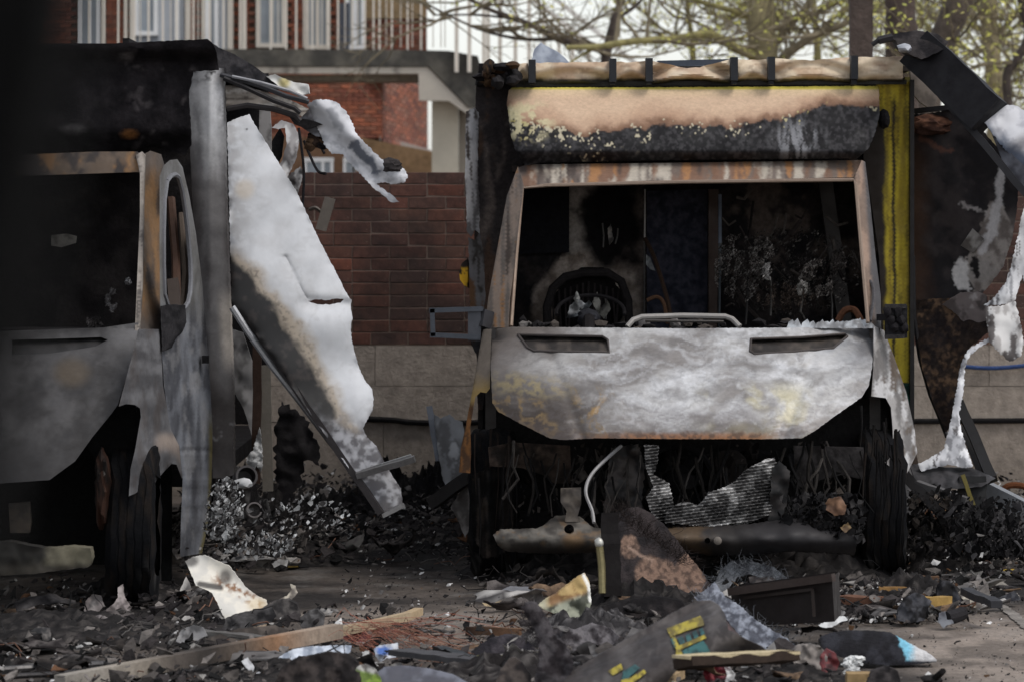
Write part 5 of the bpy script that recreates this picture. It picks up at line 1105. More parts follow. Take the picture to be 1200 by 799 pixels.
sheet('headlamp_hole_shade', [(100, 520), (132, 486), (158, 478), (164, 490), (160, 510), (150, 540), (120, 548)], 19.35, (0.008, .008, .008), M_CHAR, LA, 6, .03)  # near-black sheet filling the lamp hole; its colour stands in for shade
sheet('bumper_remnant', [(-40, 640), (10, 634), (52, 642), (60, 642), (86, 640), (106, 642), (108, 654), (104, 664), (70, 668), (40, 672), (-40, 676)], 18.6, lambda X, Yp: mixc(mixc(flat((36, 34, 31), X), flat((100, 95, 80), X), sm(40, 70, X + (fbm(X, Yp, 12, 4, 3) - .5) * 30)), flat((50, 46, 40), X), sm(656, 666, Yp)), M_COAT, LA, 3, .12, (), .03, 14, .4)  # left end coloured dark as if lost in shade
sheet('bumper_remnant', [(10, 590), (34, 588), (36, 612), (34, 624), (12, 624)], 19.0, mottled((70, 62, 54), (52, 48, 44), 8), M_COAT, LA, 4, .05)
# interior of the opened box side
k = MB(); k.box((P(300, 300, 23.0).x - .5, 23.2, 1.5), (.03, 4.2, 2.0), SOOT); k.build('partition', M_CHAR, LA)
sheet('inner_lining', [(270, 385), (285, 390), (297, 428), (300, 470), (302, 500), (298, 520), (286, 480), (276, 462), (272, 460)], 21.6, streaky((150, 148, 148), [((110, 108, 108), .48, .62)], 14, 20, 5), M_SHEET, LA, 3, .02, (), .02, 14, .3)
k = MB(); k.bar(P(294, 380, 21.5), P(300, 390, 21.5), .02, .02, SOOT); k.bar(P(302, 395, 21.5), P(300, 566, 21.5), .042, .05, S(58, 44, 38), up=(0, 1, 0), n=8, wob=.002); k.build('wall_stud', M_WOOD, LA, False)
k = MB(); k.bar(P(311, 428, 21.7), P(314, 575, 21.7), .05, .04, S(112, 106, 98), up=(0, 1, 0), n=8, wob=.002); k.build('wall_stud', M_COAT, LA, False)
sheet('ash_coating', [(296, 528), (302, 506), (304, 500), (307, 520), (308, 545), (305, 553), (301, 545), (297, 552), (290, 544), (288, 536)], 21.44, mottled((206, 206, 206), (150, 150, 150), 5), M_FLUFF, LA, 2, .02, (), .03, 5, .8)
sheet('inner_lining', [(304, 126), (316, 127), (318, 150), (318, 178), (310, 190), (303, 176)], 21.9, streaky((150, 146, 144), [((104, 100, 98), .5, .62)], 8, 20, 5), M_SHEET, LA, 3, .04)
sheet('inner_lining', [(318, 150), (330, 141), (344, 146), (351, 160), (348, 184), (338, 206), (326, 230), (318, 204), (330, 190), (336, 168), (334, 150), (326, 152)], lambda X, Yp: 21.9 + (X - 318) * .004, streaky((164, 160, 160), [((110, 106, 106), .48, .62), ((196, 194, 194), .56, .64)], 8, 20, 7), M_SHEET, LA, 2.6, .012, (), .04, 14, .5)
sheet('charred_lining', [(316, 170), (328, 150), (333, 160), (330, 184), (322, 200), (316, 192)], 22.0, SOOT, M_CHAR, LA, 3, .03)
sheet('inner_lining', [(338, 206), (352, 195), (356, 204), (350, 222), (346, 244), (334, 238), (328, 228)], 21.95, streaky((120, 118, 118), [((60, 56, 56), .46, .6), ((170, 168, 168), .58, .66)], 6, 10, 4), M_SHEET, LA, 2.4, .012, (), .05, 10, .8)
k = MB()
for pts in ([(356, 165, 21.6), (362, 180, 21.6), (372, 200, 21.55), (382, 204, 21.5)], [(350, 150, 21.7), (356, 200, 21.7), (354, 250, 21.7), (350, 300, 21.7)], [(362, 160, 21.6), (372, 166, 21.6), (380, 180, 21.55)]): k.tube(curve(pts), .007, S(40, 38, 40), 5)
k.build('hanging_wire', M_CHAR, LA)
k = MB(); k.bar(P(387, 232, 22.6), P(376, 270, 22.6), .055, .02, S(120, 112, 104), up=(0, 1, 0)); k.tube(curve([(362, 246, 22.6), (370, 244, 22.6), (380, 252, 22.6)]), .01, S(80, 72, 66), 6); k.build('hanging_bracket', M_METAL, LA)

# torn roof edge
TR = thing('torn_roof_skin', 'torn roof edge with layered strips and a white melted flap drooping over the brick wall', 'roof panel', P(360, 200, 21.3))
sheet('black_membrane', [(248, 50), (256, 56), (275, 64), (295, 76), (312, 88), (332, 104), (318, 107), (296, 101), (276, 96), (258, 90), (254, 70)], lambda X, Yp: 21.0 + (X - 250) * .002, mottled((38, 37, 40), (62, 60, 62), 12), M_CHAR, TR, 3, .04, (), .02, 14, .3)
sheet('pale_strip', [(264, 100), (285, 101), (310, 108), (335, 115), (362, 128), (354, 137), (336, 131), (306, 124), (285, 122), (265, 126)], lambda X, Yp: 21.1 + (X - 264) * .001, streaky((150, 142, 134), [((96, 88, 82), .48, .6), ((190, 184, 178), .55, .64)], 26, 4, 4), M_COAT, TR, 2.6, .04, (), .02, 12, .3)
k = MB(); k.tube([P(a, b2, 20.98) for a, b2 in ((258, 88), (285, 95), (310, 103), (335, 113), (362, 120))], .012, S(60, 60, 64), 6); k.tube([P(a, b2, 20.97) for a, b2 in ((262, 92), (290, 104), (320, 118), (345, 127), (352, 133))], .012, S(40, 38, 40), 6); k.tube([P(a, b2, 21.0) for a, b2 in ((266, 128), (290, 124), (320, 128), (346, 136), (352, 142))], .014, S(52, 48, 48), 6); k.tube([P(a, b2, 20.96) for a, b2 in ((272, 90), (305, 97), (340, 107), (360, 116))], .008, S(140, 140, 144), 6); k.build('edge_rail', M_METAL, TR)
sheet('white_foam', [(312, 90), (322, 87), (332, 92), (346, 97), (361, 99), (363, 110), (352, 112), (340, 107), (326, 101)], 21.1, lambda X, Yp: mixc(flat((214, 212, 208), X), flat((210, 196, 140), X), sm(10, 3, np.hypot(X - 333, Yp - 97))), M_SHEET, TR, 2.4, .06, (), .03, 8, .4)
sheet('grey_bracket', [(352, 130), (364, 128), (378, 140), (386, 152), (388, 162), (370, 160), (354, 150)], 21.25, mottled((118, 118, 124), (70, 68, 70), 9), M_METAL, TR, 3, .05, (), .02)
sheet('black_lining', [(338, 136), (368, 142), (378, 146), (360, 152), (345, 146)], 21.2, SOOT, M_CHAR, TR, 3, .05)
sheet('torn_flap', [(360, 122), (370, 117), (384, 117), (396, 121), (405, 130), (412, 142), (417, 156), (426, 166), (436, 176), (444, 184), (452, 190), (464, 192), (474, 198), (478, 207), (474, 214), (460, 216), (450, 214), (441, 216), (452, 224), (461, 230), (468, 237), (458, 237), (448, 229), (436, 219), (424, 206), (408, 190), (401, 181), (388, 180), (380, 170), (374, 154), (366, 138)], lambda X, Yp: 21.2 - .03 * np.sin((X - 360) / 60.) + .010 * np.sin((X - Yp) / 7.) + (Yp - 117) * .001,
      lambda X, Yp: mixc(mixc(flat((212, 212, 216), X), flat((168, 169, 174), X), sm(.44, .66, fbm(X - Yp * .6, Yp + X * .2, 14, 5, 3))), flat((84, 90, 104), X), sm(1.6, -1, d_line([(416, 172), (428, 184), (440, 198)], X, Yp) - 5 + (fbm(X, Yp, 6, 4, 6) - .5) * 12) * .85), M_SHEET, TR, 1.8, .008, (), .02, 18, .9, curl=.016, cw=4)
k = MB(); k.lump(P(458, 194, 21.25), (.05, .02, .03), S(60, 56, 56), 3, .4, 3); k.build('charred_end', M_CHAR, TR)
k = MB()
for i in range(9): k.lump(P(random.uniform(362, 382), random.uniform(158, 176), 21.3), (.025, .03, .025), S(*random.choice([(60, 48, 42), (40, 36, 36), (96, 76, 60)])), 2, .5, 3, None, i)
k.build('charred_end', M_CHAR, TR)

# big white panel leaning out of the left vehicle
FP = thing('fallen_side_panel', 'large white curved panel with a charred edge leaning out of the blackened vehicle', 'panel', P(440, 600, 20.6))
cb = [(264, 290), (273, 304), (290, 322), (313, 349), (332, 374), (350, 400), (362, 424), (370, 442), (383, 474), (396, 500), (412, 512), (450, 520)]
def fp_col(X, Yp):
    n_ = fbm(X, Yp, 24, 5, 3); n2_ = fbm(X, Yp, 9, 4, 5)
    bd = np.interp(Yp, [q[1] for q in cb], [q[0] for q in cb]); d = X - bd + (n_ - .5) * 26 + (n2_ - .5) * 9
    c = mixc(flat((176, 177, 180), X), flat((198, 199, 202), X), sm(.3, .7, fbm(X, Yp, 50, 5, 7)))
    c = mixc(c, flat((150, 146, 144), X), sm(.45, .75, n_) * .22)
    c = mixc(c, flat((128, 124, 122), X), sm(30, 2, X - np.interp(Yp, [135, 354, 600], [268, 272, 445])) * .55 * sm(.3, .6, n2_))
    c = mixc(c, flat((140, 136, 134), X), sm(.93, .985, ridge(X, Yp, 38, 4, 22)) * .15)
    c = mixc(c, flat((186, 170, 148), X), sm(16, 6, np.hypot(X - 287, Yp - 222)) * .5)
    c = mixc(c, flat((150, 134, 112), X), sm(26, 8, d) * sm(280, 310, Yp) * .8)
    c = mixc(c, mixc(flat((22, 20, 20), X), flat((48, 42, 40), X), sm(.5, .7, n2_)), np.maximum(sm(8, -6, d), sm(20, 2, d) * sm(.5, .66, fbm(X, Yp, 3.0, 4, 12)) * .6) * sm(286, 312, Yp))
    gz_ = sm(478, 512, Yp + (n_ - .5) * 50 - (X - 420) * .25)
    g2 = mixc(flat((72, 70, 74), X), flat((150, 150, 154), X), sm(.40, .66, fbm(X, Yp, 8, 5, 9)))
    c = mixc(c, g2, gz_ * .92)
    c = mixc(c, flat((40, 38, 38), X), sm(2.2, 1.0, np.hypot(X - 289, Yp - 152)))
    return c
slit = [(360, 353), (372, 351), (384, 352), (394, 350), (403, 351), (399, 355), (388, 357), (372, 357)]
fdp = lambda X, Yp: 20.85 - (Yp - 135) * .00125 + (X - 340) * .0016 + .04 * ((X - np.interp(Yp, [135, 600], [280, 455])) / 70.) ** 2 + .025 * np.sin((Yp - 300) / 55.) * sm(330, 400, X) - .035 * np.exp(-((X - 392) / 26.) ** 2 - ((Yp - 384) / 24.) ** 2) - .03 * np.exp(-((X - 425) / 22.) ** 2 - ((Yp - 462) / 26.) ** 2) + .035 * np.exp(-((Yp - 356 - (X - 380) * .05) / 7.) ** 2) * sm(340, 372, X) + .012 * np.exp(-np.abs((X - 345) - (Yp - 322) * .5) / 3.) * (Yp > 300) * (Yp < 350) + .010 * np.sin((X * .8 + Yp * .5) / 19.) * sm(420, 470, Yp)
sheet('white_skin', [(266, 144), (280, 138), (292, 134), (299, 147), (316, 174), (332, 200), (348, 226), (362, 256), (376, 286), (392, 316), (407, 346), (412, 352), (411, 360), (413, 372), (411, 386), (412, 398), (416, 414), (421, 432), (428, 446), (436, 456), (438, 468), (436, 482), (430, 492), (425, 502), (430, 512), (441, 522), (450, 540), (460, 558), (470, 572), (472, 590), (447, 603), (436, 588), (415, 558), (380, 508), (340, 450), (300, 392), (272, 354), (270, 300), (268, 220)], fdp, fp_col, M_SHEET, FP, 2.2, .02, (slit,), .045, 70, .5, 4, curl=.018, cw=4)
k = MB(); k.tube([P(a, b2, 20.55) for a, b2 in ((272, 360), (290, 388), (320, 430), (350, 468), (385, 514), (412, 548), (438, 582))], .017, S(150, 150, 152), 8, [tuple(np.array(S(170, 170, 172)) * q) for q in (1, 1, .9, .7, .5, .45, .4)]); k.build('edge_tube', M_STEEL, FP)
k = MB(); k.bar(P(276, 352, 20.62), P(447, 602, 20.38), .03, .04, S(60, 56, 56), up=(0, 1, .2), n=10, wob=.002); k.bar(P(447, 604, 20.38), P(473, 591, 20.42), .02, .025, S(130, 128, 128), up=(0, 1, .2)); k.build('edge_channel', M_STEEL, FP)
k = MB(); k.bar(P(418, 557, 20.4), P(486, 537, 20.36), .028, .03, S(120, 118, 118), up=(0, 1, .2), n=4, wob=.002); k.bar(P(424, 551, 20.42), P(482, 533, 20.38), .01, .012, S(160, 160, 160), up=(0, 1, .2)); k.build('cross_bar', M_STEEL, FP)
sheet('charred_lining', [(330, 470), (356, 488), (372, 520), (374, 545), (356, 540), (352, 570), (334, 590), (322, 560), (322, 500)], 21.9, SOOT, M_CHAR, LA, 4, .06, (), .06, 12, 3.0)

# =================================================================== ash and rubble nobody could count
def shards(n_, zones, smin, smax, cols, seed, name, lift=0.04, flat_=.5):
    k = MB(); rs = random.Random(seed)
    ws = [z[1] for z in zones]
    for i in range(n_):
        z = rs.choices(zones, ws)[0][0]
        x0, x1 = min(p[0] for p in z), max(p[0] for p in z); y0, y1 = min(p[1] for p in z), max(p[1] for p in z)
        for _ in range(20):
            px, py = rs.uniform(x0, x1), rs.uniform(y0, y1)
            if poly_in(z, np.array([px]), np.array([py]))[0]: break
        g = G(px, py); s_ = smin * (smax / smin) ** (rs.random() ** 1.8)
        c = np.array(S(*rs.choices([q[0] for q in cols], [q[1] for q in cols])[0])) * rs.uniform(.6, 1.3)
        flake(k, rs, Vector((g.x, g.y, rs.uniform(0, lift) + s_ * .25)), s_, c, flat_ * .8)
    return k.build(name, M_CHAR, None, False, kind='stuff', origin=(0, 0, 0))
ZB = [(235, 560), (560, 575), (560, 655), (430, 660), (300, 672), (215, 690), (200, 640)]
ZL = [(-60, 690), (210, 680), (260, 720), (200, 830), (-60, 830)]
ZF = [(200, 735), (420, 715), (640, 735), (700, 700), (960, 725), (980, 830), (180, 830)]
ZR = [(540, 640), (1070, 640), (1070, 700), (820, 705), (560, 690)]
ZE = [(1060, 600), (1250, 592), (1250, 676), (1060, 690)]
ZS = [(975, 690), (1130, 688), (1175, 700), (1130, 730), (985, 735)]
ZP = [(960, 730), (1240, 690), (1240, 830), (960, 830)]
ZM = [(400, 650), (640, 650), (620, 740), (400, 735)]
DK = [((32, 31, 31), 4), ((54, 50, 50), 5), ((84, 79, 76), 4), ((116, 110, 106), 2), ((150, 146, 142), .35), ((86, 62, 46), .35), ((205, 203, 200), .14)]
GRY = [((30, 28, 29), 5), ((62, 58, 57), 3), ((110, 106, 104), 2), ((170, 168, 166), 1.0), ((210, 208, 206), .4), ((92, 68, 48), .3)]
shards(4200, [(ZB, 5)], .008, .05, DK, 1, 'burnt_rubble', .16)
shards(2600, [(ZB, 3), (ZE, 2)], .008, .03, GRY, 2, 'burnt_rubble', .22)
shards(3000, [(ZL, 2), (ZF, 2.6), (ZS, 1.6), (ZR, 3), (ZE, 1.5)], .010, .05, DK, 3, 'burnt_rubble', .05)
shards(5600, [(ZL, 1), (ZF, 4), (ZS, 1.6), (ZR, 2), (ZE, 1.2), (ZM, .4), (ZP, .25)], .005, .02, GRY, 4, 'burnt_rubble', .03)
shards(1100, [(ZP, 2), (ZM, 1.6)], .003, .009, DK, 5, 'burnt_rubble', .004)
def heap(px, py, w_, h_, d_, seed, col=(34, 32, 32), col2=(66, 62, 60), name='ash_heap'):
    g = G(px, py); n_ = 46; xs_ = np.linspace(-1, 1, n_); X, Yg = np.meshgrid(xs_, xs_)
    r_ = np.hypot(X, Yg); nz = fbm(X * w_ + seed, Yg * d_, .10, 5, seed % 9)
    Z = h_ * np.clip(1 - r_ ** 1.6, 0, None) * (.35 + 1.1 * nz) + .05 * (nz - .5) * np.clip(1.1 - r_, 0, 1) - .012 * sm(.85, 1.0, r_)
    k = MB(); k.v = np.stack([(g.x + X * w_ / 2).ravel(), (g.y + Yg * d_ / 2).ravel(), Z.ravel()], 1).tolist()
    k.c = mixc(np.tile(S(*col), (X.size, 1)), np.tile(S(*col2), (X.size, 1)), sm(.5, .72, fbm(X * w_, Yg * d_ + seed, .05, 5, 3)).ravel()).tolist()
    ix = np.arange(n_ * n_).reshape(n_, n_); k.f = np.stack([ix[:-1, :-1].ravel(), ix[:-1, 1:].ravel(), ix[1:, 1:].ravel(), ix[1:, :-1].ravel()], 1).tolist()
    return k.build(name, M_CHAR, None, True, 40, kind='stuff')
heap(275, 640, .5, .42, .8, 3, (32, 30, 31), (110, 108, 107)); heap(330, 630, .7, .26, 1.2, 5); heap(400, 622, .8, .2, 1.4, 7, (26, 25, 26), (52, 49, 48)); heap(455, 612, .5, .30, 1.0, 9, (22, 21, 22), (44, 42, 42)); heap(505, 606, .4, .34, .8, 11, (22, 21, 22), (40, 38, 38))
heap(340, 656, .9, .1, .9, 13); heap(700, 672, 1.4, .13, 1.2, 15); heap(930, 676, 1.0, .16, 1.2, 17); heap(1090, 668, .5, .28, 1.0, 19); heap(1160, 642, .7, .22, 1.2, 21, (36, 34, 35), (88, 86, 86)); heap(1070, 704, .55, .12, .5, 23)
heap(60, 740, 1.0, .07, 1.6, 25); heap(370, 784, .6, .05, .6, 27); heap(690, 750, .6, .12, .7, 31, (50, 48, 49), (104, 101, 101)); heap(760, 720, .8, .12, .7, 37); heap(600, 800, .8, .1, .6, 39, (40, 37, 37), (84, 80, 78)); heap(930, 794, .5, .05, .5, 33); heap(500, 635, .7, .1, 1.0, 35); heap(150, 700, .6, .08, .7, 37)
def hair(k, c, n_, L, col, up=.6, spread=.05, r_=.0012):
    for i in range(n_):
        p = Vector(c) + Vector((random.gauss(0, spread), random.gauss(0, spread * .5), random.gauss(0, spread * .5)))
        d = Vector((random.gauss(0, 1), random.gauss(0, .6) - .2, random.gauss(up, .7))).normalized() * L * random.uniform(.4, 1.2)
        k.tube([p, p + d * .5 + Vector((random.gauss(0, .01), 0, random.gauss(0, .01))), p + d], [r_, r_ * .8, r_ * .3], tuple(np.array(col) * random.uniform(.6, 1.3)), 3, cap=False)

# =================================================================== single pieces of wreckage on the ground
GRP = None
def piece(name, label, cat, outline, tilt, col, mat=M_CHAR, step=3, thick=.02, pyb=None, dent=.02, jag=.5, ds=14, group=None, extra=None, seed=1):
    yb = pyb or max(p[1] for p in outline)
    d0 = lean(yb, tilt)
    f = d0 if extra is None else (lambda X, Yp: d0(X, Yp) + extra(X, Yp))
    return sheet(name, outline, f, col, mat, None, step, thick, (), dent, ds, jag, seed, label, cat, group, None, 50, zmin=.002)
def plank(name, label, cat, p, q, wd, ht, col, z=(0, 0), mat=M_WOOD, n=8, wob=.003, col2=None, group=None):
    a, b2 = G(*p), G(*q); a.z = ht / 2 + z[0]; b2.z = ht / 2 + z[1]
    k = MB(); k.bar(a, b2, wd, ht, col, n=n, wob=wob, col2=col2)
    return k.build(name, mat, None, False, label=label, cat=cat, group=group)
# left foreground
def cream_col(X, Yp):
    a = fbm(X, Yp, 14, 5, 3)
    c = mixc(flat((206, 202, 194), X), flat((222, 216, 204), X), sm(.4, .6, a))
    ax_ = (X - 228) * .62 - (Yp - 656)      # distance from the long burnt seam
    c = mixc(c, flat((130, 94, 66), X), sm(12, 2, np.abs(ax_ + 4 + (a - .5) * 14)) * sm(.44, .6, fbm(X, Yp, 5, 4, 6)) * sm(240, 262, X))
    c = mixc(c, flat((60, 54, 52), X), sm(8, 3, np.hypot((X - 264) / 1.3, (Yp - 676) / 1.6)) * .8)
    c = mixc(c, flat((44, 40, 40), X), sm(5, 2, d_line([(234, 684), (246, 686), (258, 688)], X, Yp)) * .9)
    c = mixc(c, flat((206, 186, 150), X), sm(18, 6, np.hypot(X - 302, (Yp - 708) * 1.5)) * .6)
    c = mixc(c, flat((54, 50, 50), X), sm(10, 3, np.hypot(X - 222, Yp - 656) + (a - .5) * 14) * .8)
    return c
piece('plastic_fragment', 'cream white scorched plastic panel tipped on the ground beside the left front wheel', 'panel', [(217, 657), (226, 652), (240, 650), (252, 656), (268, 662), (276, 672), (288, 688), (300, 697), (312, 703), (315, 712), (304, 716), (292, 716), (278, 720), (265, 726), (260, 718), (255, 706), (248, 694), (240, 690), (230, 686), (224, 672)], 1.0, cream_col, M_SHEET, 2.0, .02, 728, .02, .5, 16, extra=lambda X, Yp: .05 * np.cos(((X - 228) * .62 - (Yp - 656)) / 12.))
piece('charred_or_shade_piece', 'black piece painted as the shaded underside of the cream scorched panel', 'board', [(260, 726), (276, 719), (300, 714), (318, 710), (324, 722), (314, 734), (290, 736), (262, 738)], 2.0, mottled((28, 27, 28), (70, 68, 68), 9), pyb=740)  # black sheet put in for the shadow beneath the cream panel
piece('torn_sheet', 'curled cream edged scrap of sheet right of the cream scorched panel', 'sheet', [(316, 706), (326, 702), (336, 698), (342, 690), (340, 684), (346, 686), (349, 694), (342, 702), (330, 708), (318, 712)], .6, mottled((206, 196, 178), (120, 112, 104), 7), M_SHEET, 2, .012, 716, .03)
piece('torn_sheet', 'small grey white sheet scrap behind the top of the cream panel', 'sheet', [(242, 655), (252, 646), (266, 644), (281, 642), (276, 654), (268, 662), (256, 658)], .8, mottled((176, 176, 178), (128, 128, 130), 9), M_SHEET, 2.4, .012, 664, .03)
piece('melted_lump', 'dark grey lump beside the curled cream edged scrap', 'lump', [(308, 712), (322, 704), (338, 702), (348, 708), (352, 722), (340, 726), (318, 724)], .5, mottled((84, 80, 78), (48, 46, 46), 8), M_CHAR, 2.6, .08, 728, .03)
piece('melted_lump', 'round grey lump with a white rim at the near end of the long plank', 'lump', [(352, 724), (362, 716), (372, 714), (380, 722), (378, 736), (362, 738), (352, 734)], .3, mottled((96, 94, 94), (60, 58, 58), 6), M_CHAR, 2.4, .08, 740, .03)
piece('torn_sheet', 'grey crumpled sheet lying left of the metal strip', 'sheet', [(206, 750), (212, 738), (226, 732), (238, 735), (243, 744), (232, 750), (220, 748), (212, 760)], .8, mottled((128, 126, 126), (72, 70, 70), 8), M_SHEET, 2.2, .015, 764, .03)
plank('metal_strip', 'dull grey metal strip under the long plank at the left', 'strip', (224, 752), (312, 760), .07, .02, S(120, 116, 112), (.03, .03), M_STEEL)
piece('charred_or_shade_piece', 'dark flat board leaning between the metal strip and the cream panel', 'board', [(240, 748), (278, 737), (320, 732), (338, 738), (330, 752), (296, 758), (262, 754)], 3.0, mottled((60, 54, 50), (88, 80, 74), 10), M_WOOD, 3, .02, 762)
piece('wood_offcut', 'pale wood offcut on the dark flat board', 'wood', [(276, 742), (292, 736), (312, 731), (318, 734), (300, 744), (284, 748)], 2.0, mottled((156, 138, 118), (96, 78, 64), 8), M_WOOD, 2.4, .02, 752)
a, b2 = G(60, 812), G(398, 752)
def plk(px): return px
k = MB(); p0, p1 = P(70, 800, 15.85), P(396, 739, 17.2)
cc = [S(146, 140, 132), S(156, 148, 138), S(150, 140, 128), S(96, 88, 82), S(62, 57, 54), S(104, 92, 82), S(150, 116, 90), S(164, 146, 130), S(146, 132, 118)]
for i in range(8):
    t0, t1 = i / 8, (i + 1) / 8
    k.bar(p0.lerp(p1, t0), p0.lerp(p1, t1), .05, .055, cc[i], col2=cc[i + 1])
k.build('timber_plank', M_WOOD, None, False, label='long half burnt timber plank lying diagonally at the front left', cat='plank')
k = MB(); k.bar(P(392, 741, 17.3), P(478, 722, 18.0), .03, .035, S(160, 142, 118), n=6, wob=.002, col2=S(180, 160, 132)); k.bar(P(476, 722, 18.0), P(491, 716, 18.2), .035, .03, S(176, 154, 124)); k.build('timber_batten', M_WOOD, None, False, label='thin pale batten continuing beyond the far end of the long plank', cat='batten')
k = MB(); rs = random.Random(3)
for i in range(44):
    x = rs.uniform(384, 440); y = rs.uniform(722, 752); p = P(x, y, 17.1 + rs.uniform(-.1, .1)); p.z = max(p.z, .03)
    L = rs.uniform(.06, .42) * (1.3 if x > 410 else .8); d = Vector((rs.uniform(.2, 1), rs.uniform(-.3, .3), rs.uniform(-.3, .1) - .06)).normalized() * L
    q = [p, p + d * .35 + Vector((0, 0, rs.uniform(-.02, .04))), p + d * .7 + Vector((0, 0, rs.uniform(-.02, .03))), p + d]
    for v in q: v.z = max(v.z, .006)
    k.tube(q, rs.uniform(.0006, .0014), S(*rs.choice([(164, 100, 80), (140, 84, 70), (176, 124, 104), (110, 70, 60)])), 4)
for i in range(34):
    p = P(rs.uniform(430, 480), rs.uniform(725, 748), 17.3); p.z = max(p.z, .04); e = G(rs.uniform(480, 590), rs.uniform(748, 774), .008)
    mid = p.lerp(e, .5) + Vector((rs.uniform(-.04, .04), 0, rs.uniform(.0, .05))); k.tube([p, p.lerp(mid, .5) + Vector((0, 0, .02)), mid, mid.lerp(e, .5), e], rs.uniform(.0006, .0014), S(*rs.choice([(150, 104, 84), (126, 84, 70), (170, 128, 106)])), 4)
k.build('copper_wire_bundle', M_METAL, None, label='frayed bundle of reddish copper wires over the end of the long plank', cat='wires', kind=None)
piece('crumpled_cloth', 'dull red scrap of cloth tangled in the copper wires', 'cloth', [(398, 738), (410, 734), (424, 738), (436, 745), (428, 752), (412, 752), (402, 748)], .8, mottled((128, 48, 48), (78, 34, 36), 6), M_CLOTH, 2.2, .02, 756, .04)
def lt(c1, c2, s=8, seed=3): return mottled(c1, c2, s, .4, .62, seed)
piece('plastic_sheet', 'bluish white plastic sheet draped over dark rubble at the front left', 'plastic sheet', [(324, 772), (332, 766), (345, 760), (366, 757), (390, 756), (412, 756), (411, 763), (404, 768), (384, 765), (366, 770), (350, 768), (340, 776), (328, 780)], .8, lt((206, 212, 222), (150, 158, 172)), M_CLOTH, 2.2, .012, 786, .04, .5, 9)
piece('charred_cloth', 'black charred cloth heap below the bluish white plastic sheet', 'cloth', [(330, 782), (345, 772), (364, 768), (384, 764), (406, 766), (420, 776), (424, 800), (420, 830), (330, 830), (322, 800)], .8, lt((34, 31, 31), (62, 56, 54), 9), M_CHAR, 3, .05, 832, .05, .6, 12)
piece('plastic_bag', 'white and blue crumpled bag below the copper wires', 'bag', [(438, 760), (444, 756), (456, 755), (466, 753), (467, 764), (464, 770), (452, 771), (446, 776), (440, 768)], .6, lambda X, Yp: mixc(mixc(flat((206, 208, 214), X), flat((160, 164, 172), X), sm(.4, .6, fbm(X, Yp, 7, 4, 3))), flat((74, 108, 176), X), sm(9, 4, np.hypot((X - 450) / 1.3, (Yp - 762) * 1.3) + (fbm(X, Yp, 5, 3, 2) - .5) * 8)), M_CLOTH, 1.8, .02, 780, .05, .5, 7)
piece('plastic_bag', 'white torn bag edge left of the white and blue bag', 'bag', [(424, 764), (432, 762), (434, 772), (444, 780), (438, 784), (428, 778)], .5, lt((190, 188, 186), (130, 126, 124), 5), M_CLOTH, 2, .02, 790, .04)
piece('reflective_jacket', 'scrap of lime yellow reflective cloth at the bottom edge', 'cloth', [(414, 800), (415, 786), (420, 780), (428, 778), (440, 784), (446, 794), (448, 812), (414, 830)], .6, lambda X, Yp: mixc(mixc(flat((132, 158, 60), X), flat((92, 112, 46), X), sm(.4, .6, fbm(X, Yp, 6, 3, 4))), mixc(flat((176, 174, 168), X), flat((90, 86, 82), X), sm(.4, .6, fbm(X, Yp, 5, 3, 6))), np.maximum(sm(788, 784, Yp + (X - 425) * -.25), sm(800, 803, Yp))), M_CLOTH, 2, .03, 832, .04)
piece('torn_sheet', 'small white shard below the long plank', 'sheet', [(283, 774), (290, 770), (297, 780), (305, 788), (296, 789), (288, 782)], .6, lt((206, 206, 208), (160, 160, 162), 6), M_SHEET, 2, .012, 792, .01)
piece('plastic_cover', 'bluish grey curved plastic cover at the bottom edge beside the lime cloth', 'cover', [(440, 800), (442, 788), (450, 782), (470, 780), (500, 783), (530, 790), (548, 800), (556, 830), (440, 830)], 1.4, lt((110, 112, 122), (78, 78, 86), 16), M_CLOTH, 2.6, .03, 834, .02, .3, 20)
plank('metal_strip', 'thin dark board lying left of the upright furry strip at the front', 'strip', (470, 782), (582, 796), .12, .02, S(66, 64, 66), (.05, .05), M_METAL)
plank('cable_trunking', 'short black glossy trunking piece lying between copper wires and the dark dome', 'trunking', (514, 770), (556, 784), .05, .045, S(40, 46, 50), (0, 0), M_STEEL)
plank('timber_batten', 'short charred stick lying on pale asphalt between the vehicles', 'stick', (547, 744), (610, 746), .035, .035, S(52, 40, 34), (0, 0), M_WOOD, 6, .004, S(120, 92, 72))
piece('fabric_heap', 'dark furry dome of burnt fabric left of the upright furry strip', 'fabric', [(552, 764), (562, 756), (576, 748), (594, 744), (610, 746), (624, 756), (630, 768), (600, 772), (566, 770)], 1.2, lt((42, 40, 44), (66, 62, 66), 10), M_FLUFF, 2.6, .06, 776, .03, .8)
piece('board_edge', 'yellow green edged board under the dark furry dome', 'board', [(556, 768), (600, 768), (632, 764), (636, 770), (602, 775), (562, 774)], .8, lt((110, 108, 70), (72, 68, 50), 8), M_WOOD, 2.6, .03, 782)
piece('charred_or_shade_piece', 'two toned grey board standing on edge at the bottom below the dark dome', 'board', [(578, 806), (586, 786), (596, 772), (604, 770), (612, 776), (622, 790), (626, 830), (574, 830)], .4, lt((86, 78, 74), (50, 46, 46), 10), M_WOOD, 2.6, .03, 832, .01)
piece('furry_strip', 'dark furry upright strip of burnt insulation at the front centre', 'insulation', [(611, 712), (618, 706), (628, 706), (636, 716), (644, 730), (650, 744), (664, 756), (672, 776), (668, 800), (664, 830), (628, 830), (626, 800), (632, 776), (632, 752), (624, 732)], .35, lt((48, 44, 46), (80, 76, 78), 9), M_FLUFF, 2.6, .06, 834, .04, 1.2)
k = MB()
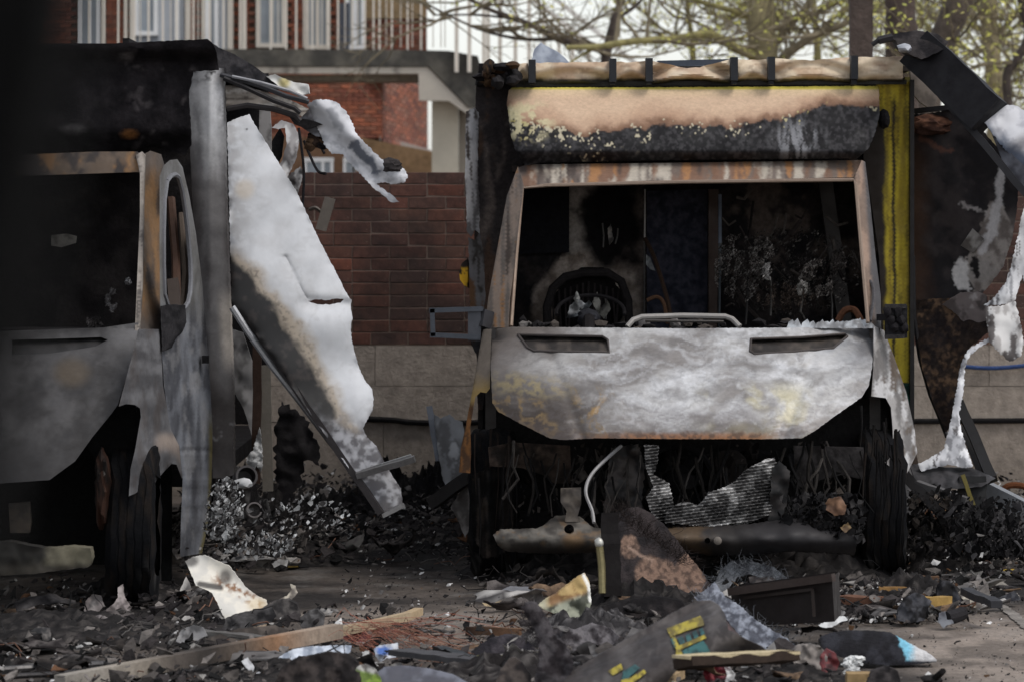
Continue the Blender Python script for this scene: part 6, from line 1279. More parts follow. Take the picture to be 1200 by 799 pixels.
for i in range(60):
    t = i / 60; x = 616 + 44 * t; y = 712 + 74 * t; hair(k, P(x, y, 16.2), 8, .05, S(58, 54, 56), .3, .02)
for i in range(40): hair(k, P(820 + i * 2.6, 698 + i * 1.4, 17.3), 5, .05, S(128, 130, 136), .8, .014)
for i in range(30): hair(k, P(838 + i * 2.7, 664 + 14 * abs(i - 14) / 14., 18.6), 6, .06, S(92, 94, 98), .5, .02)
for i in range(24): hair(k, P(722 + i * 3.6, 598 + i * 2.6, 18.9), 16, .06, S(50, 43, 41), .9, .025)
for i in range(20): hair(k, P(610 + i * 3, 744 + i * 1., 16.6), 3, .06, S(90, 86, 86), .4, .02)
k.build('burnt_fibres', M_FLUFF, None, False, kind='stuff')
k = MB(); rs = random.Random(91)
for i in range(260):
    z = rs.choice([(20, 700, 240, 799), (230, 720, 640, 799), (560, 680, 960, 760), (900, 690, 1130, 725), (250, 610, 540, 665), (1060, 620, 1200, 680)])
    g = G(rs.uniform(z[0], z[2]), rs.uniform(z[1], z[3]), .0); pts = [g + Vector((0, 0, .005))]; d = rs.uniform(0, 6.28)
    for j in range(rs.randint(4, 8)):
        d += rs.gauss(0, .7); s_ = rs.uniform(.02, .05)
        pts.append(Vector((pts[-1].x + math.cos(d) * s_, pts[-1].y + math.sin(d) * s_, max(.004, pts[-1].z + rs.gauss(.004, .018)))))
    k.tube(pts, rs.uniform(.0014, .0034), S(*rs.choice([(40, 38, 38), (64, 60, 58), (92, 88, 85), (110, 78, 62), (30, 29, 29)])), 4)
k.build('tangled_wire', M_METAL, None, kind='stuff')
piece('bumper_corner', 'grey bumper corner piece with a beige end on the ground left of the yellow lamp', 'bumper piece', [(562, 702), (570, 697), (582, 694), (598, 687), (620, 688), (656, 689), (656, 694), (630, 697), (606, 700), (592, 708), (580, 711), (568, 709)], 1.0, lambda X, Yp: mixc(mixc(flat((112, 112, 116), X), flat((80, 76, 74), X), sm(694, 700, Yp)), flat((176, 156, 124), X), sm(590, 578, X)), M_COAT, 2, .04, 712, .015)
def lamp_col(X, Yp):
    c = mixc(flat((180, 152, 100), X), flat((132, 98, 62), X), sm(.45, .62, fbm(X, Yp, 10, 4, 3)))
    c = mixc(c, flat((208, 206, 180), X), sm(646, 636, X) * .8)
    low = sm(-3, 4, (Yp - 704) + (X - 660) * .35)
    c = mixc(c, mixc(flat((150, 152, 134), X), flat((64, 66, 54), X), sm(.45, .6, fbm(X, Yp, 12, 4, 7))), low)
    return mixc(c, flat((232, 230, 222), X), sm(3, 1, d_line([(684, 674), (690, 686), (692, 704)], X, Yp)))
piece('melted_headlamp', 'yellow stained melted lamp casing lying before the bumper of the pale bonneted vehicle', 'lamp', [(630, 710), (640, 702), (652, 696), (664, 686), (676, 677), (685, 672), (691, 682), (693, 704), (690, 722), (680, 734), (668, 732), (656, 722), (644, 716)], .5, lamp_col, M_CLOTH, 1.8, .08, 738, .04, .4, 12)
piece('fabric_heap', 'grey ashy fabric folds below the yellow stained lamp casing', 'fabric', [(640, 742), (656, 734), (674, 738), (694, 730), (716, 736), (726, 746), (716, 758), (694, 754), (676, 764), (656, 762), (644, 754)], 1.0, lt((112, 108, 110), (54, 50, 52), 9), M_FLUFF, 2.4, .04, 772, .05, .5, 10)
k = MB(); k.bar(P(715, 602, 18.9), P(718, 700, 18.8), .075, .06, S(28, 25, 25), up=(0, 1, 0), n=8, wob=.005); k.build('charred_post', M_WOOD, None, False, label='black charred upright post in front of the split bumper beam', cat='post')
k = MB(); k.tube([P(702, 636, 18.8), P(705, 662, 18.8), P(706, 695, 18.78)], .016, S(136, 126, 92), 8); k.lump(P(702, 636, 18.8), (.02, .02, .022), S(200, 198, 190), 2, .2, 3); k.build('metal_tube', M_STEEL, None, label='short dull yellow metal tube with a white tip standing beside the black post', cat='tube')
def bb_col(X, Yp):
    a = fbm(X, Yp, 30, 5, 3)
    c = mixc(flat((58, 52, 52), X), flat((40, 37, 38), X), sm(.4, .6, a))
    br = np.maximum(sm(1.1, .9, np.hypot((X - 768) / 24, (Yp - 680) / 26) + (a - .5) * 1.0), sm(1.1, .92, np.hypot((X - 808) / 17, (Yp - 676) / 26) + (a - .5)))
    br = np.maximum(br, sm(1.1, .9, np.hypot((X - 737) / 12, (Yp - 640) / 14) + (a - .5)))
    c = mixc(c, mixc(flat((132, 108, 94), X), flat((92, 76, 68), X), sm(.4, .6, fbm(X, Yp, 4, 4, 7))), br)
    return mixc(c, flat((168, 142, 126), X), sm(2.4, 1, d_line([(736, 640), (750, 650), (764, 656)], X, Yp)) * .7)
piece('scorched_board', 'brown patched scorched board leaning before the radiator of the pale bonneted vehicle', 'board', [(722, 604), (734, 596), (748, 594), (764, 602), (780, 616), (796, 636), (808, 652), (822, 668), (836, 690), (828, 701), (800, 706), (770, 704), (740, 698), (726, 690), (726, 650)], .8, bb_col, M_FLUFF, 2.2, .04, 706, .02, .7)
piece('torn_sheet', 'bluish grey rag on the lower edge of the brown patched board', 'rag', [(762, 690), (772, 688), (778, 694), (776, 706), (774, 712), (768, 704)], .4, lt((132, 136, 146), (92, 94, 104), 6), M_CLOTH, 2, .02, 714, .03)
piece('charred_or_shade_piece', 'black charred lumpy board under the brown patched board', 'board', [(700, 712), (730, 704), (770, 698), (800, 704), (806, 716), (780, 722), (748, 724), (716, 730)], 1.2, lt((26, 24, 25), (46, 42, 42), 10), M_CHAR, 3, .05, 734, .03)
# drawer box, fibrous slab
piece('insulation_wad', 'grey fluffy wad of insulation behind the dark box', 'insulation', [(838, 682), (844, 668), (856, 658), (876, 655), (890, 660), (906, 664), (916, 672), (926, 680), (914, 684), (896, 680), (880, 672), (864, 676), (854, 690), (842, 694)], .7, lt((120, 122, 126), (72, 72, 76), 9), M_FLUFF, 2.2, .05, 696, .05, .8, 9)
k = MB()
def quadbox(f4, d):
    v = [Vector(p) for p in f4]; return v + [p + d for p in v]
vs = quadbox([P(862, 734, 17.5), P(978, 728, 17.25), P(975, 677, 17.25), P(856, 693, 17.5)], Vector((.05, .34, 0)))
for v in vs: v.z = max(v.z, .004)
cols_ = [S(36, 30, 29)] * 8
k.add(vs, [(0, 1, 2, 3), (4, 7, 6, 5), (0, 4, 5, 1), (1, 5, 6, 2), (0, 3, 7, 4)], cols_)
bx_ = k.build('body', M_COAT, thing('scorched_box', 'dark brown scorched open box lying before the right front wheel', 'box', G(918, 735)), False)
bxt = bx_.parent
k = MB(); k.bar(P(855, 693, 17.46), P(977, 676, 17.21), .03, .03, S(58, 48, 44)); k.build('rim', M_COAT, bxt, False)
k = MB(); k.bar(P(872, 700, 17.46), P(952, 690, 17.27), .012, .012, S(50, 42, 39)); k.bar(P(952, 690, 17.27), P(954, 722, 17.27), .012, .012, S(50, 42, 39), up=(0, 1, 0)); k.build('trim_strip', M_COAT, bxt, False)
piece('fibrous_slab', 'grey fibrous slab with frayed edges lying against the dark box', 'insulation', [(814, 700), (824, 694), (832, 688), (838, 682), (844, 692), (854, 702), (868, 710), (876, 718), (888, 728), (904, 738), (922, 748), (934, 758), (920, 764), (900, 760), (888, 764), (876, 752), (862, 738), (850, 724), (838, 712), (824, 708)], 1.6, lt((142, 146, 156), (84, 86, 94), 7, 5), M_FLUFF, 2, .05, 772, .035, .9, 9)
piece('scrap_panel', 'narrow reddish grey panel under the fibrous slab', 'panel', [(838, 714), (850, 726), (866, 744), (882, 762), (872, 766), (856, 746), (842, 728)], 1.4, lt((92, 74, 72), (56, 48, 50), 8), M_COAT, 2.4, .03, 772)
# charred panel with the remains of a yellow and green marking
MPo = [(640, 832), (660, 800), (668, 788), (686, 777), (707, 764), (728, 752), (747, 741), (776, 725), (805, 709), (820, 704), (833, 703), (843, 709), (849, 718), (854, 738), (872, 747), (893, 757), (902, 765), (860, 768), (800, 772), (792, 786), (776, 806), (760, 832)]
mpd0 = lean(838, 1.1)
mpd = lambda X, Yp: mpd0(X, Yp) - .30 * np.sin(np.clip(((X - 640) * .52 + (Yp - 830) + 26) / 96., 0, 1) * math.pi) + .02 * np.sin(X / 21.)
MP = thing('marked_body_panel', 'charred grey curved body panel with leftover yellow and green squares at the front', 'panel', G(760, 836))
sheet('skin', MPo, mpd, lambda X, Yp: mixc(mixc(flat((66, 61, 60), X), flat((90, 85, 83), X), sm(.4, .64, fbm(X, Yp, 26, 5, 3))), flat((48, 44, 44), X), sm(.52, .66, fbm(X * 1.2, Yp, 18, 5, 8)) * .75), M_COAT, MP, 2.4, .02, (), .02, 26, .4, 3)
fr_ = lambda X, Yp: mpd(X, Yp) - .012
YL = lambda X, Yp: mixc(flat((176, 160, 66), X), flat((112, 100, 54), X), sm(.42, .64, fbm(X, Yp, 6, 4, 4)))
TL = lambda X, Yp: mixc(flat((58, 98, 98), X), flat((42, 66, 68), X), sm(.4, .65, fbm(X, Yp, 7, 4, 5)))
frd = lambda X, Yp: mpd(X, Yp) - .02
for pts, cf in (([(781, 736), (800, 729), (821, 721), (824, 726), (825, 732), (806, 738), (786, 746)], YL), ([(787, 746), (791, 745), (801, 768), (795, 768)], YL), ([(791, 758), (826, 743), (828, 747), (794, 762)], YL),
                ([(786, 748), (790, 747), (793, 757), (790, 759)], TL), ([(794, 747), (800, 745), (803, 752), (797, 755)], TL), ([(803, 744), (808, 741.5), (811, 749), (805.5, 751.5)], TL), ([(811, 740), (816, 738), (819, 745.5), (813.5, 748)], TL), ([(819, 737), (823, 735), (826, 742), (821.5, 744.5)], TL),
                ([(799, 762), (824, 750), (829, 757), (834, 766), (803, 767.5)], TL), ([(793, 758), (798, 760), (800, 768), (792, 768)], YL),
                ([(712, 786), (724, 779), (728, 777), (730, 784), (718, 791)], YL), ([(730, 786), (744, 778), (750, 782), (736, 794), (729, 796)], TL), ([(728, 796), (740, 793), (755, 784), (757, 788), (742, 800), (728, 806)], YL)):
    sheet('marking', pts, frd, cf, M_COAT, MP, 1.8, .006, (), 0, 10, .25)
k = MB(); k.bar(P(800, 776, 14.66), P(926, 770, 15.0), .09, .032, S(52, 42, 36), up=(0, .3, 1), n=6, wob=.003); k.bar(P(798, 769.5, 14.66), P(927, 763.5, 15.0), .085, .010, S(196, 180, 146), n=6, wob=.002); k.build('timber_plank', M_WOOD, None, False, label='dark plank with a pale yellow top edge lying across the front of the marked panel', cat='plank')
piece('wood_offcut', 'black pointed splinter beyond the right end of the yellow edged plank', 'wood', [(926, 763), (934, 764), (948, 771), (940, 775), (927, 776)], .5, lt((38, 34, 33), (60, 52, 48), 6), M_WOOD, 2, .03, 782)
k = MB(); k.bar(P(776, 800, 15.9), P(798, 789, 16.1), .03, .03, S(168, 144, 112), n=2); k.build('wood_offcut', M_WOOD, None, False, label='short pale wood stick at the bottom edge under the marked panel', cat='wood')
piece('crumpled_cloth', 'bright red crumpled cloth under the yellow edged plank', 'cloth', [(824, 790), (828, 781), (838, 778), (848, 780), (852, 790), (848, 800), (830, 802)], .4, lt((136, 42, 52), (84, 32, 40), 6), M_CLOTH, 1.8, .05, 806, .04, .4, 7)
piece('paper_scrap', 'crumpled white paper right of the red cloth', 'paper', [(848, 780), (856, 782), (862, 790), (858, 802), (848, 800), (852, 790)], .4, lt((200, 198, 196), (120, 118, 118), 5), M_SHEET, 1.8, .02, 806, .04, .5, 6)
piece('crumpled_cloth', 'grey brown crumpled cloth beyond the right end of the yellow edged plank', 'cloth', [(926, 764), (936, 756), (950, 755), (962, 758), (970, 768), (968, 782), (956, 790), (940, 786), (930, 776)], .6, lt((130, 122, 116), (76, 70, 66), 8), M_CLOTH, 2, .06, 796, .05, .5, 9)
piece('crumpled_cloth', 'dark maroon cloth between grey brown cloth and the black roll', 'cloth', [(962, 766), (970, 760), (980, 766), (984, 776), (978, 790), (964, 790), (960, 780)], .5, lt((104, 44, 46), (64, 34, 36), 6), M_CLOTH, 2, .05, 796, .04, .4, 8)
piece('paper_scrap', 'small white paper at the right end of the yellow edged plank', 'paper', [(920, 762), (930, 757), (938, 760), (934, 765), (924, 767)], .5, lt((214, 212, 208), (170, 168, 164), 5), M_SHEET, 1.8, .012, 772, .02)
def roll_col(X, Yp):
    c = mixc(flat((50, 50, 55), X), flat((34, 33, 36), X), sm(.4, .62, fbm(X, Yp, 16, 5, 3)))
    e = (X - 1052) - (Yp - 744) * .28 + (fbm(X, Yp, 7, 4, 4) - .5) * 10
    tip = mixc(flat((132, 196, 220), X), flat((206, 204, 204), X), sm(1062, 1078, X + (fbm(X, Yp, 8, 3, 6) - .5) * 12))
    return mixc(c, tip, sm(-1, 1.5, e) * sm(-1, 2, 774.5 - Yp + (X - 1098) * .02))
piece('burnt_mattress_roll', 'black burnt mat with a light blue torn end on pale asphalt at the front right', 'mat', smooth_poly([(960, 753), (966, 747), (985, 742), (1015, 741), (1046, 743), (1054, 748), (1072, 758), (1092, 768), (1100, 775), (1086, 777), (1056, 779), (1020, 778), (985, 770), (966, 762)], 1), 1.5, roll_col, M_FLUFF, 2, .12, 782, .02, .5, 20, extra=lambda X, Yp: -.05 * np.sin(np.clip((Yp - 740) / 40, 0, 1) * 3.1))
k = MB(); k.lump(P(999, 775, 16.5) , (.035, .035, .022), S(222, 222, 220), 3, .5, 3, None, 3); k.lump(P(992, 778, 16.45), (.018, .02, .012), S(214, 214, 212), 3, .5, 3, None, 4); k.build('crumpled_paper', M_SHEET, None, label='bright white crumpled paper ball before the black mat', cat='paper')
k = MB()
for i, (x, y) in enumerate(((1000, 785), (994, 788), (988, 791), (984, 795))): k.lump(P(x, y, 16.2), (.022, .02, .012), S(184, 184, 182), 3, .6, 3, None, i + 6)
k.build('crumpled_paper', M_SHEET, None, label='greyish chain of crumpled paper below the bright paper ball', cat='paper')
k = MB(); c = G(1006, 806); k.box((c.x, c.y, .03), (.085, .1, .05), S(160, 134, 96)); k.build('wood_block', M_WOOD, None, False, label='small tan wood block at the bottom edge below the paper ball', cat='wood block')
piece('fabric_heap', 'black charred cloth lump right of the tan wood block', 'fabric', [(1016, 800), (1022, 786), (1040, 780), (1052, 786), (1056, 800), (1050, 812), (1020, 814)], .8, lt((34, 32, 33), (64, 60, 60), 8), M_CHAR, 2.4, .05, 818, .04, .6)
k = MB(); k.tube([G(1090, 797, .01), G(1098, 792, .03), G(1105, 786, .06)], .012, S(34, 32, 32), 6); k.lump(G(1092, 796, .015), (.04, .03, .015), S(44, 42, 42), 2, .5, 3); k.build('charred_twig', M_CHAR, None, label='small charred upright twig alone on pale asphalt at the bottom right', cat='twig')
piece('torn_sheet', 'bright white torn shard before the right end of the dark box', 'sheet', [(959, 732), (968, 728), (976, 726), (982, 722), (990, 722), (994, 726), (984, 729), (976, 734), (964, 736)], .8, lt((222, 222, 222), (184, 184, 184), 6), M_SHEET, 1.8, .015, 740, .02)
piece('torn_sheet', 'grey crumpled sheet just above the bright white shard', 'sheet', [(976, 722), (982, 714), (990, 716), (995, 724), (988, 728)], .5, lt((132, 130, 130), (86, 84, 84), 5), M_SHEET, 1.8, .015, 734, .04)
for lab, p, q, wd, ht, c in (('reddish brown board at the left of the row beyond the black mat', (986, 715), (1030, 717), .1, .035, (110, 78, 62)), ('long orange yellow batten in the row beyond the black mat', (1030, 706), (1080, 706), .05, .04, (158, 122, 78)),
                             ('pale orange batten right of the charred lump beyond the black mat', (1084, 706), (1114, 706), .05, .04, (150, 114, 76)), ('short yellow wood block before the charred lump beyond the black mat', (1084, 722), (1110, 720), .06, .05, (170, 138, 82)), ('brown batten behind the long orange yellow batten', (1070, 690), (1100, 690), .05, .03, (104, 80, 62))):
    plank('timber_offcut', lab, 'timber', p, q, wd, ht, S(*c), (.03, .03), M_WOOD, 4, .003, group='timber offcuts right of the dark box')
piece('melted_lump', 'charred crumpled lump amid the timber offcuts at the right', 'lump', [(1050, 726), (1054, 712), (1064, 700), (1074, 695), (1084, 698), (1092, 704), (1088, 714), (1084, 726), (1066, 730)], .7, lt((72, 72, 76), (34, 33, 34), 8), M_CHAR, 2.2, .06, 734, .05, .7, 9)
piece('melted_lump', 'black standing lump at the right end of the timber offcuts', 'lump', [(1098, 706), (1098, 690), (1104, 680), (1114, 682), (1122, 692), (1128, 706), (1116, 712)], .6, lt((60, 60, 64), (30, 29, 30), 8), M_CHAR, 2.2, .06, 718, .05, .7, 9)
k = MB(); k.tube(curve([(1108, 724, 18.2), (1118, 722, 18.25), (1128, 718, 18.3)]), .028, S(44, 42, 44), 10); k.build('pipe_stub', M_RUBBER, None, label='dark pipe stub at the near right end of the timber offcuts', cat='pipe')
piece('torn_sheet', 'upright grey scrap with a curled lip before the dark pipe stub', 'sheet', [(1099, 728), (1101, 718), (1108, 716), (1110, 726), (1116, 726), (1118, 730), (1110, 732), (1106, 736)], .3, lt((116, 118, 124), (84, 84, 90), 5), M_SHEET, 1.8, .015, 738, .02)
piece('torn_sheet', 'cream and grey curled strip beside the white parking line', 'sheet', [(1122, 694), (1128, 690), (1136, 698), (1146, 704), (1152, 710), (1144, 713), (1134, 708)], .8, lt((166, 158, 144), (84, 78, 74), 6), M_SHEET, 2, .015, 718, .04)
k = MB(); k.bar(P(1132, 692, 18.7), P(1168, 708, 18.2), .05, .03, S(52, 52, 56), n=4, wob=.004); k.build('metal_strip', M_METAL, None, False, label='dark twisted metal strip lying over the white parking line', cat='strip')
piece('torn_sheet', 'black bent sheet scrap at the far right beyond the parking line', 'sheet', [(1166, 702), (1176, 698), (1190, 692), (1196, 702), (1188, 704), (1176, 704)], .8, lt((44, 44, 48), (76, 76, 80), 6), M_CHAR, 2, .02, 710, .04)
# between the vehicles
for i, (pts, c1, c2, lab) in enumerate(((((345, 612), (356, 602), (372, 598), (374, 604), (362, 612), (350, 616)), (110, 108, 108), (70, 68, 68), 'grey flat strip on the ash heap between the vehicles'), (((318, 660), (326, 655), (338, 656), (336, 664), (322, 666)), (176, 174, 172), (120, 118, 116), 'round pale scrap on the ground at the foot of the ash heap'),
                                       (((374, 652), (388, 642), (392, 636), (394, 640), (382, 654)), (150, 146, 142), (96, 92, 90), 'thin bent pale strip standing on the ground between the vehicles'), (((500, 630), (514, 626), (528, 628), (524, 634), (506, 636)), (168, 168, 170), (96, 96, 98), 'flat silver scrap beside the bent skirt panel'))):
    piece('metal_scrap', lab, 'scrap', list(pts), .9, lt(c1, c2, 6, i + 2), M_METAL, 2, .02, max(p[1] for p in pts) + 2, .02)
k = MB(); k.lathe(P(297, 598, 19.9), (.1, -1, .1), [(0, .035), (.1, .035), (.1, .028), (.02, .026), (.02, .001)], S(104, 98, 96), 18); k.build('pipe_stub', M_METAL, None, label='round grey pipe end poking from the ash heap under the white leaning panel', cat='pipe')
k = MB(); k.lathe(P(285, 562, 20.3), (.2, -1, .2), [(0, .05), (.12, .05), (.12, .04), (.02, .038), (.02, .001)], S(60, 56, 56), 18); k.lump(P(286, 566, 20.16), (.04, .02, .02), S(190, 190, 190), 2, .5, 3); k.build('pipe_stub', M_METAL, None, label='dark pipe end crusted with white ash beside the black corner post', cat='pipe')
for seed, (px, py, rx_, ry_, n_) in enumerate(((264, 594, 24, 34, 380), (258, 614, 22, 18, 240), (300, 638, 44, 16, 240), (350, 604, 60, 26, 150))):
    k = MB(); rs = random.Random(seed + 40)
    for i in range(n_):
        a = rs.uniform(0, 6.28); q = rs.random() ** .6; Yq = 19.7 + rs.uniform(0, .3); p = P(px + rx_ * q * math.cos(a), py + ry_ * q * math.sin(a), Yq); p.z = max(p.z, .02)
        flake(k, rs, p, rs.uniform(.004, .018), np.array(S(*rs.choice([(196, 196, 196), (150, 150, 150), (96, 94, 94), (60, 58, 58)]))) * rs.uniform(.6, 1.1), .9)
    k.build('white_ash', M_FLUFF, None, kind='stuff')
# scraps at the left, in front of the blackened vehicle
for pts, c1, c2, lab in ((((98, 718), (100, 704), (108, 696), (118, 698), (122, 710), (114, 718), (106, 722)), (116, 108, 106), (64, 60, 60), 'curled pinkish grey scrap left of the tall lump before the left wheel'), (((122, 716), (134, 706), (138, 700), (138, 688), (144, 684), (146, 700), (154, 712), (152, 716), (136, 718)), (150, 140, 138), (92, 84, 82), 'pinkish grey scrap with an upright prong before the left wheel'),
                         (((104, 724), (116, 720), (134, 726), (148, 730), (146, 734), (126, 732), (110, 736)), (132, 124, 122), (70, 64, 64), 'flat pinkish grey scrap below the pronged scrap'), (((32, 752), (34, 740), (44, 734), (58, 736), (60, 748), (52, 754), (48, 744), (40, 746)), (104, 98, 94), (40, 38, 38), 'hollow grey scrap on dark ground at the left edge')):
    piece('metal_scrap', lab, 'scrap', list(pts), .8, lt(c1, c2, 6), M_SHEET, 2, .02, max(p[1] for p in pts) + 3, .04)
k = MB(); k.tube([G(-20, 786, .02), G(60, 781, .03), G(125, 778, .02)], .014, S(90, 88, 88), 8); k.tube([G(-20, 794, .02), G(70, 789, .02), G(120, 783, .02)], .010, S(60, 58, 58), 8); k.build('metal_tube', M_STEEL, None, label='pair of thin dark tubes lying together at the bottom left', cat='tube')
# debris under the right hand torn panel
for pts, c1, c2, lab in ((((1098, 592), (1104, 584), (1114, 586), (1120, 598), (1110, 604)), (150, 116, 80), (90, 66, 50), 'tan scorched scrap under the black strut frame'), (((1084, 600), (1092, 592), (1100, 598), (1098, 610), (1086, 612)), (120, 80, 52), (76, 52, 40), 'rusty brown scrap left of the tan scorched scrap'),
                         (((1094, 612), (1100, 608), (1104, 622), (1102, 632), (1096, 626)), (206, 206, 206), (140, 140, 140), 'white shard below the black strut frame'), (((1096, 648), (1108, 642), (1118, 642), (1108, 652), (1098, 656)), (176, 144, 84), (110, 86, 56), 'yellow brown scrap on dark ground below the black strut frame')):
    piece('torn_fragment', lab, 'scrap', list(pts), .4, lt(c1, c2, 6), M_COAT, 2, .02, max(p[1] for p in pts) + (26 if pts[0][1] < 630 else 4), .03)
k = MB()
rs = random.Random(77)
for i in range(900): flake(k, rs, P(rs.uniform(1112, 1200), 580 + 72 * rs.random() ** .6, rs.uniform(20.6, 21.2)), .006 * 8 ** (rs.random() ** 2), np.array(S(*rs.choice([(22, 21, 22), (30, 29, 30), (44, 42, 43), (20, 19, 20), (20, 19, 20), (78, 76, 77)]))), 1.0)
k.build('charred_wreckage', M_CHAR, None, kind='stuff')
k = MB()
for i in range(600): flake(k, rs, P(rs.uniform(1062, 1124), rs.uniform(575, 655), rs.uniform(20.9, 21.4)), .006 * 7 ** (rs.random() ** 2), np.array(S(*rs.choice([(20, 19, 20), (30, 28, 28), (44, 40, 37), (22, 21, 21)]))), 1.0)
k.build('charred_wreckage', M_CHAR, None, kind='stuff')


# small twisted scraps lying about: each a sheet of its own
def twisted(name, g, L, W_, col, col2, rs, label, cat, group, mat):
    nu, nv = 9, 6; k = MB(); th = rs.uniform(.003, .008)
    yaw = rs.uniform(0, 6.28); tw = rs.uniform(-1.6, 1.6); curl = rs.uniform(-2.4, 2.4); sd_ = rs.randint(0, 400)
    vs, cs = [], []
    for i in range(nu):
        u = i / (nu - 1) - .5
        for j in range(nv):
            v = j / (nv - 1) - .5
            e = .5 + .9 * vnoise(np.array([u * 5 + sd_]), np.array([v * 3 + sd_ * .3]), sd_ % 9)[0]
            ww = W_ * (.45 + .8 * vnoise(np.array([u * 4 + sd_]), np.array([7.7]), 3)[0])
            x = u * L * (1 + .25 * (vnoise(np.array([v * 5 + sd_]), np.array([1.5]), 5)[0] - .5) * (1 if abs(u) > .4 else 0)); y = v * ww; z = .35 * L * u * u * curl * .6 + .30 * W_ * (e - .95)
            a_ = tw * u + .9 * v * curl * .5
            y, z = y * math.cos(a_) - z * math.sin(a_), y * math.sin(a_) + z * math.cos(a_)
            vs.append([x * math.cos(yaw) - y * math.sin(yaw), x * math.sin(yaw) + y * math.cos(yaw), z])
            q = float(np.clip((vnoise(np.array([u * 7 + sd_]), np.array([v * 6 + sd_]), 8)[0] - .38) * 3.2, 0, 1)); cs.append(tuple(np.array(S(*col)) * (1 - q) + np.array(S(*col2)) * q))
    V = np.array(vs); V[:, 2] -= V[:, 2].min() - .004; V += np.array([g.x, g.y, 0])
    n_ = nu * nv; V2 = V + np.array([0, 0, th])
    fs = []
    for i in range(nu - 1):
        for j in range(nv - 1):
            a = i * nv + j; q = (a, a + nv, a + nv + 1, a + 1); fs.append(tuple(x + n_ for x in q)); fs.append(q[::-1])
    rim = [j for j in range(nv)] + [i * nv + nv - 1 for i in range(1, nu)] + [(nu - 1) * nv + j for j in range(nv - 2, -1, -1)] + [i * nv for i in range(nu - 2, 0, -1)]
    for a, b2 in zip(rim, rim[1:] + rim[:1]): fs.append((b2, a, a + n_, b2 + n_))
    k.add(np.concatenate([V, V2]).tolist(), fs, cs + cs)
    return k.build(name, mat, None, True, 60, label=label, cat=cat, group=group)
rs = random.Random(2024)
MARKS = {0: [('the cream scorched panel', 268, 690), ('the long half burnt plank', 200, 772), ('the blackened front wheel', 150, 712), ('the copper wires', 420, 745), ('the bluish white plastic sheet', 368, 764), ('the pronged pinkish scrap', 138, 704), ('the lime yellow cloth', 430, 788), ('the dull metal strip', 268, 756), ('the curled cream scrap', 335, 700), ('the pair of thin dark tubes', 60, 788), ('the white and blue bag', 454, 762), ('the hollow grey scrap', 46, 744)],
         1: [('the yellow stained lamp casing', 665, 706), ('the furry upright strip', 645, 760), ('the marked body panel', 790, 765), ('the brown patched board', 775, 668), ('the dark box', 915, 706), ('the fibrous slab', 868, 728), ('the dark furry dome', 592, 756), ('the black charred post', 716, 690), ('the grey bumper corner', 605, 697), ('the bright red cloth', 838, 790), ('the bluish grey rag', 770, 700), ('the yellow edged plank', 865, 768)],
         2: [('the leaning white panel', 455, 600), ('the ash crusted pipe end', 285, 565), ('the bent skirt panel', 530, 600), ('the black corner post', 262, 580), ('the round grey pipe end', 297, 598), ('the round pale scrap', 327, 660), ('the thin bent pale strip', 383, 646), ('the grey flat strip', 360, 606), ('the flat silver scrap', 514, 630)],
         3: [('the black mat', 1030, 748), ('the orange yellow batten', 1055, 706), ('the charred crumpled lump', 1070, 714), ('the black strut frame', 1120, 606), ('the white parking line', 1160, 690), ('the dark pipe stub', 1118, 722), ('the grey metal channel', 1190, 592), ('the right front wheel', 1032, 668), ('the dark box', 930, 715), ('the bright white shard', 976, 728)]}
TONES = [('charcoal', (36, 34, 35), (84, 80, 79), M_CHAR), ('mid grey', (58, 54, 53), (120, 116, 114), M_METAL), ('black', (30, 28, 28), (60, 55, 52), M_CHAR), ('pale grey', (96, 92, 90), (150, 146, 142), M_METAL), ('brown', (76, 62, 52), (126, 104, 84), M_CHAR), ('white flecked', (64, 60, 60), (176, 172, 168), M_SHEET), ('fuzzy dark', (46, 42, 42), (98, 92, 90), M_FLUFF)]
used_labels = set()
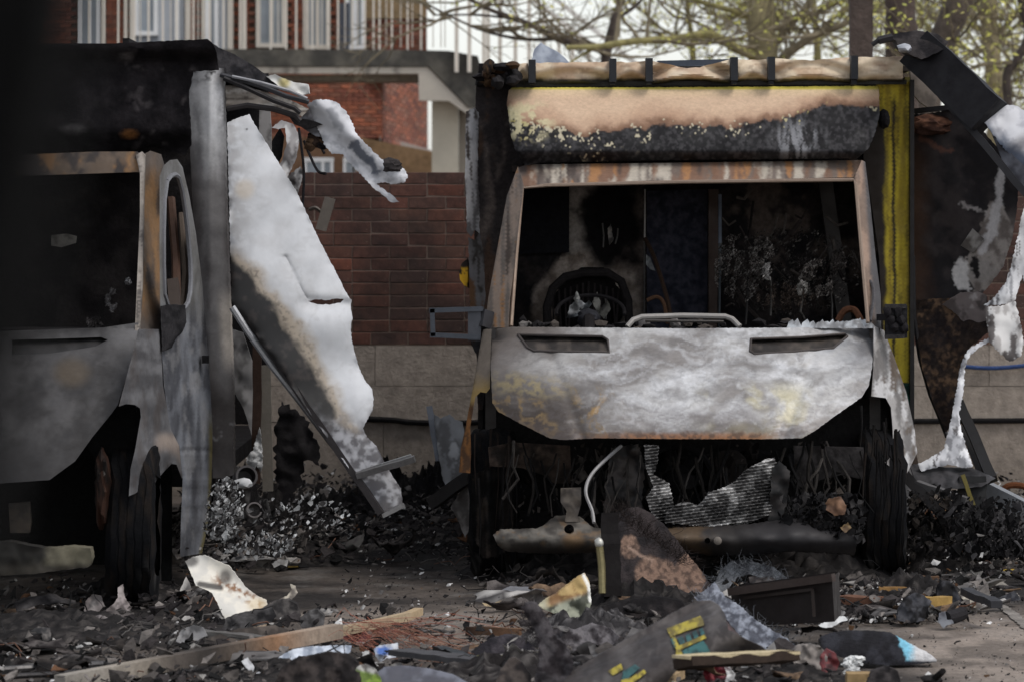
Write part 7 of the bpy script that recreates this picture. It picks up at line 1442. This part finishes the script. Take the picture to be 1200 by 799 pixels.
for pal, grp, zone, n_ in ((0, 'twisted scraps at the front left', [(-20, 700), (230, 696), (560, 735), (640, 799), (600, 806), (-20, 806)], 46),
                           (1, 'twisted scraps at the front centre', [(560, 700), (700, 668), (860, 690), (960, 735), (960, 806), (600, 806)], 54),
                           (2, 'twisted scraps between the vehicles', [(245, 610), (380, 590), (540, 605), (545, 655), (420, 665), (250, 672)], 42),
                           (3, 'twisted scraps at the right', [(985, 690), (1100, 660), (1240, 630), (1240, 690), (1130, 728), (1000, 735)], 38)):
    c_ = 0; tries = 0
    while c_ < n_ and tries < 900:
        tries += 1
        px, py = rs.uniform(min(p[0] for p in zone), max(p[0] for p in zone)), rs.uniform(min(p[1] for p in zone), max(p[1] for p in zone))
        if not poly_in(zone, np.array([px]), np.array([py]))[0]: continue
        tone, a, b2, mt = rs.choice(TONES)
        s_ = rs.uniform(.5, 1.0) ** 1.5; L, W_ = rs.uniform(.14, .46) * s_, rs.uniform(.06, .19) * s_
        nm, mx, my = min(MARKS[pal], key=lambda q: (q[1] - px) ** 2 + 4 * (q[2] - py) ** 2)
        dx, dy = px - mx, (py - my) * 2
        rel = ('right of' if dx > 0 else 'left of') if abs(dx) > abs(dy) else ('before' if dy > 0 else 'behind')
        near = 'just ' if math.hypot(dx, dy) < 40 else ''
        shape = 'long thin' if L > 3 * W_ else ('broad' if W_ > .6 * L else 'small')
        lab = f'{shape} {tone} twisted scrap {near}{rel} {nm}'
        if lab in used_labels: continue
        used_labels.add(lab)
        t_ = twisted('twisted_scrap', G(px, py), L, W_, a, b2, rs, lab, 'scrap', grp, mt); c_ += 1
        if pal in (1, 2): t_.location.z += rs.uniform(0, .06)

# =================================================================== fence post close to the camera (out of focus, as in the photo)
k = MB(); Yp_ = 1.15
tp_, bt_ = P(-62, -2000, Yp_), P(-62, 5000, Yp_)
tp_.z, bt_.z = 2.05, -.02
x_top = (20 - 600) * Yp_ / F; x_bot = (-20 - 600) * Yp_ / F
w_ = .05
z_a, z_b = P(0, 120, Yp_).z, P(0, 620, Yp_).z
sl = (P(74, 0, Yp_).x - P(-14, 0, Yp_).x) / (z_a - z_b)
xc = P(74, 0, Yp_).x - w_ / 2
k.bar((xc + sl * (-.02 - z_a), Yp_, -.02), (xc + sl * (2.05 - z_a), Yp_, 2.05), w_, w_, S(5, 4, 6), up=(0, 1, 0), n=6)
k.build('fence_post', M_CHAR, None, False, label='dark leaning fence post out of focus close to the viewer at the left edge', cat='post')
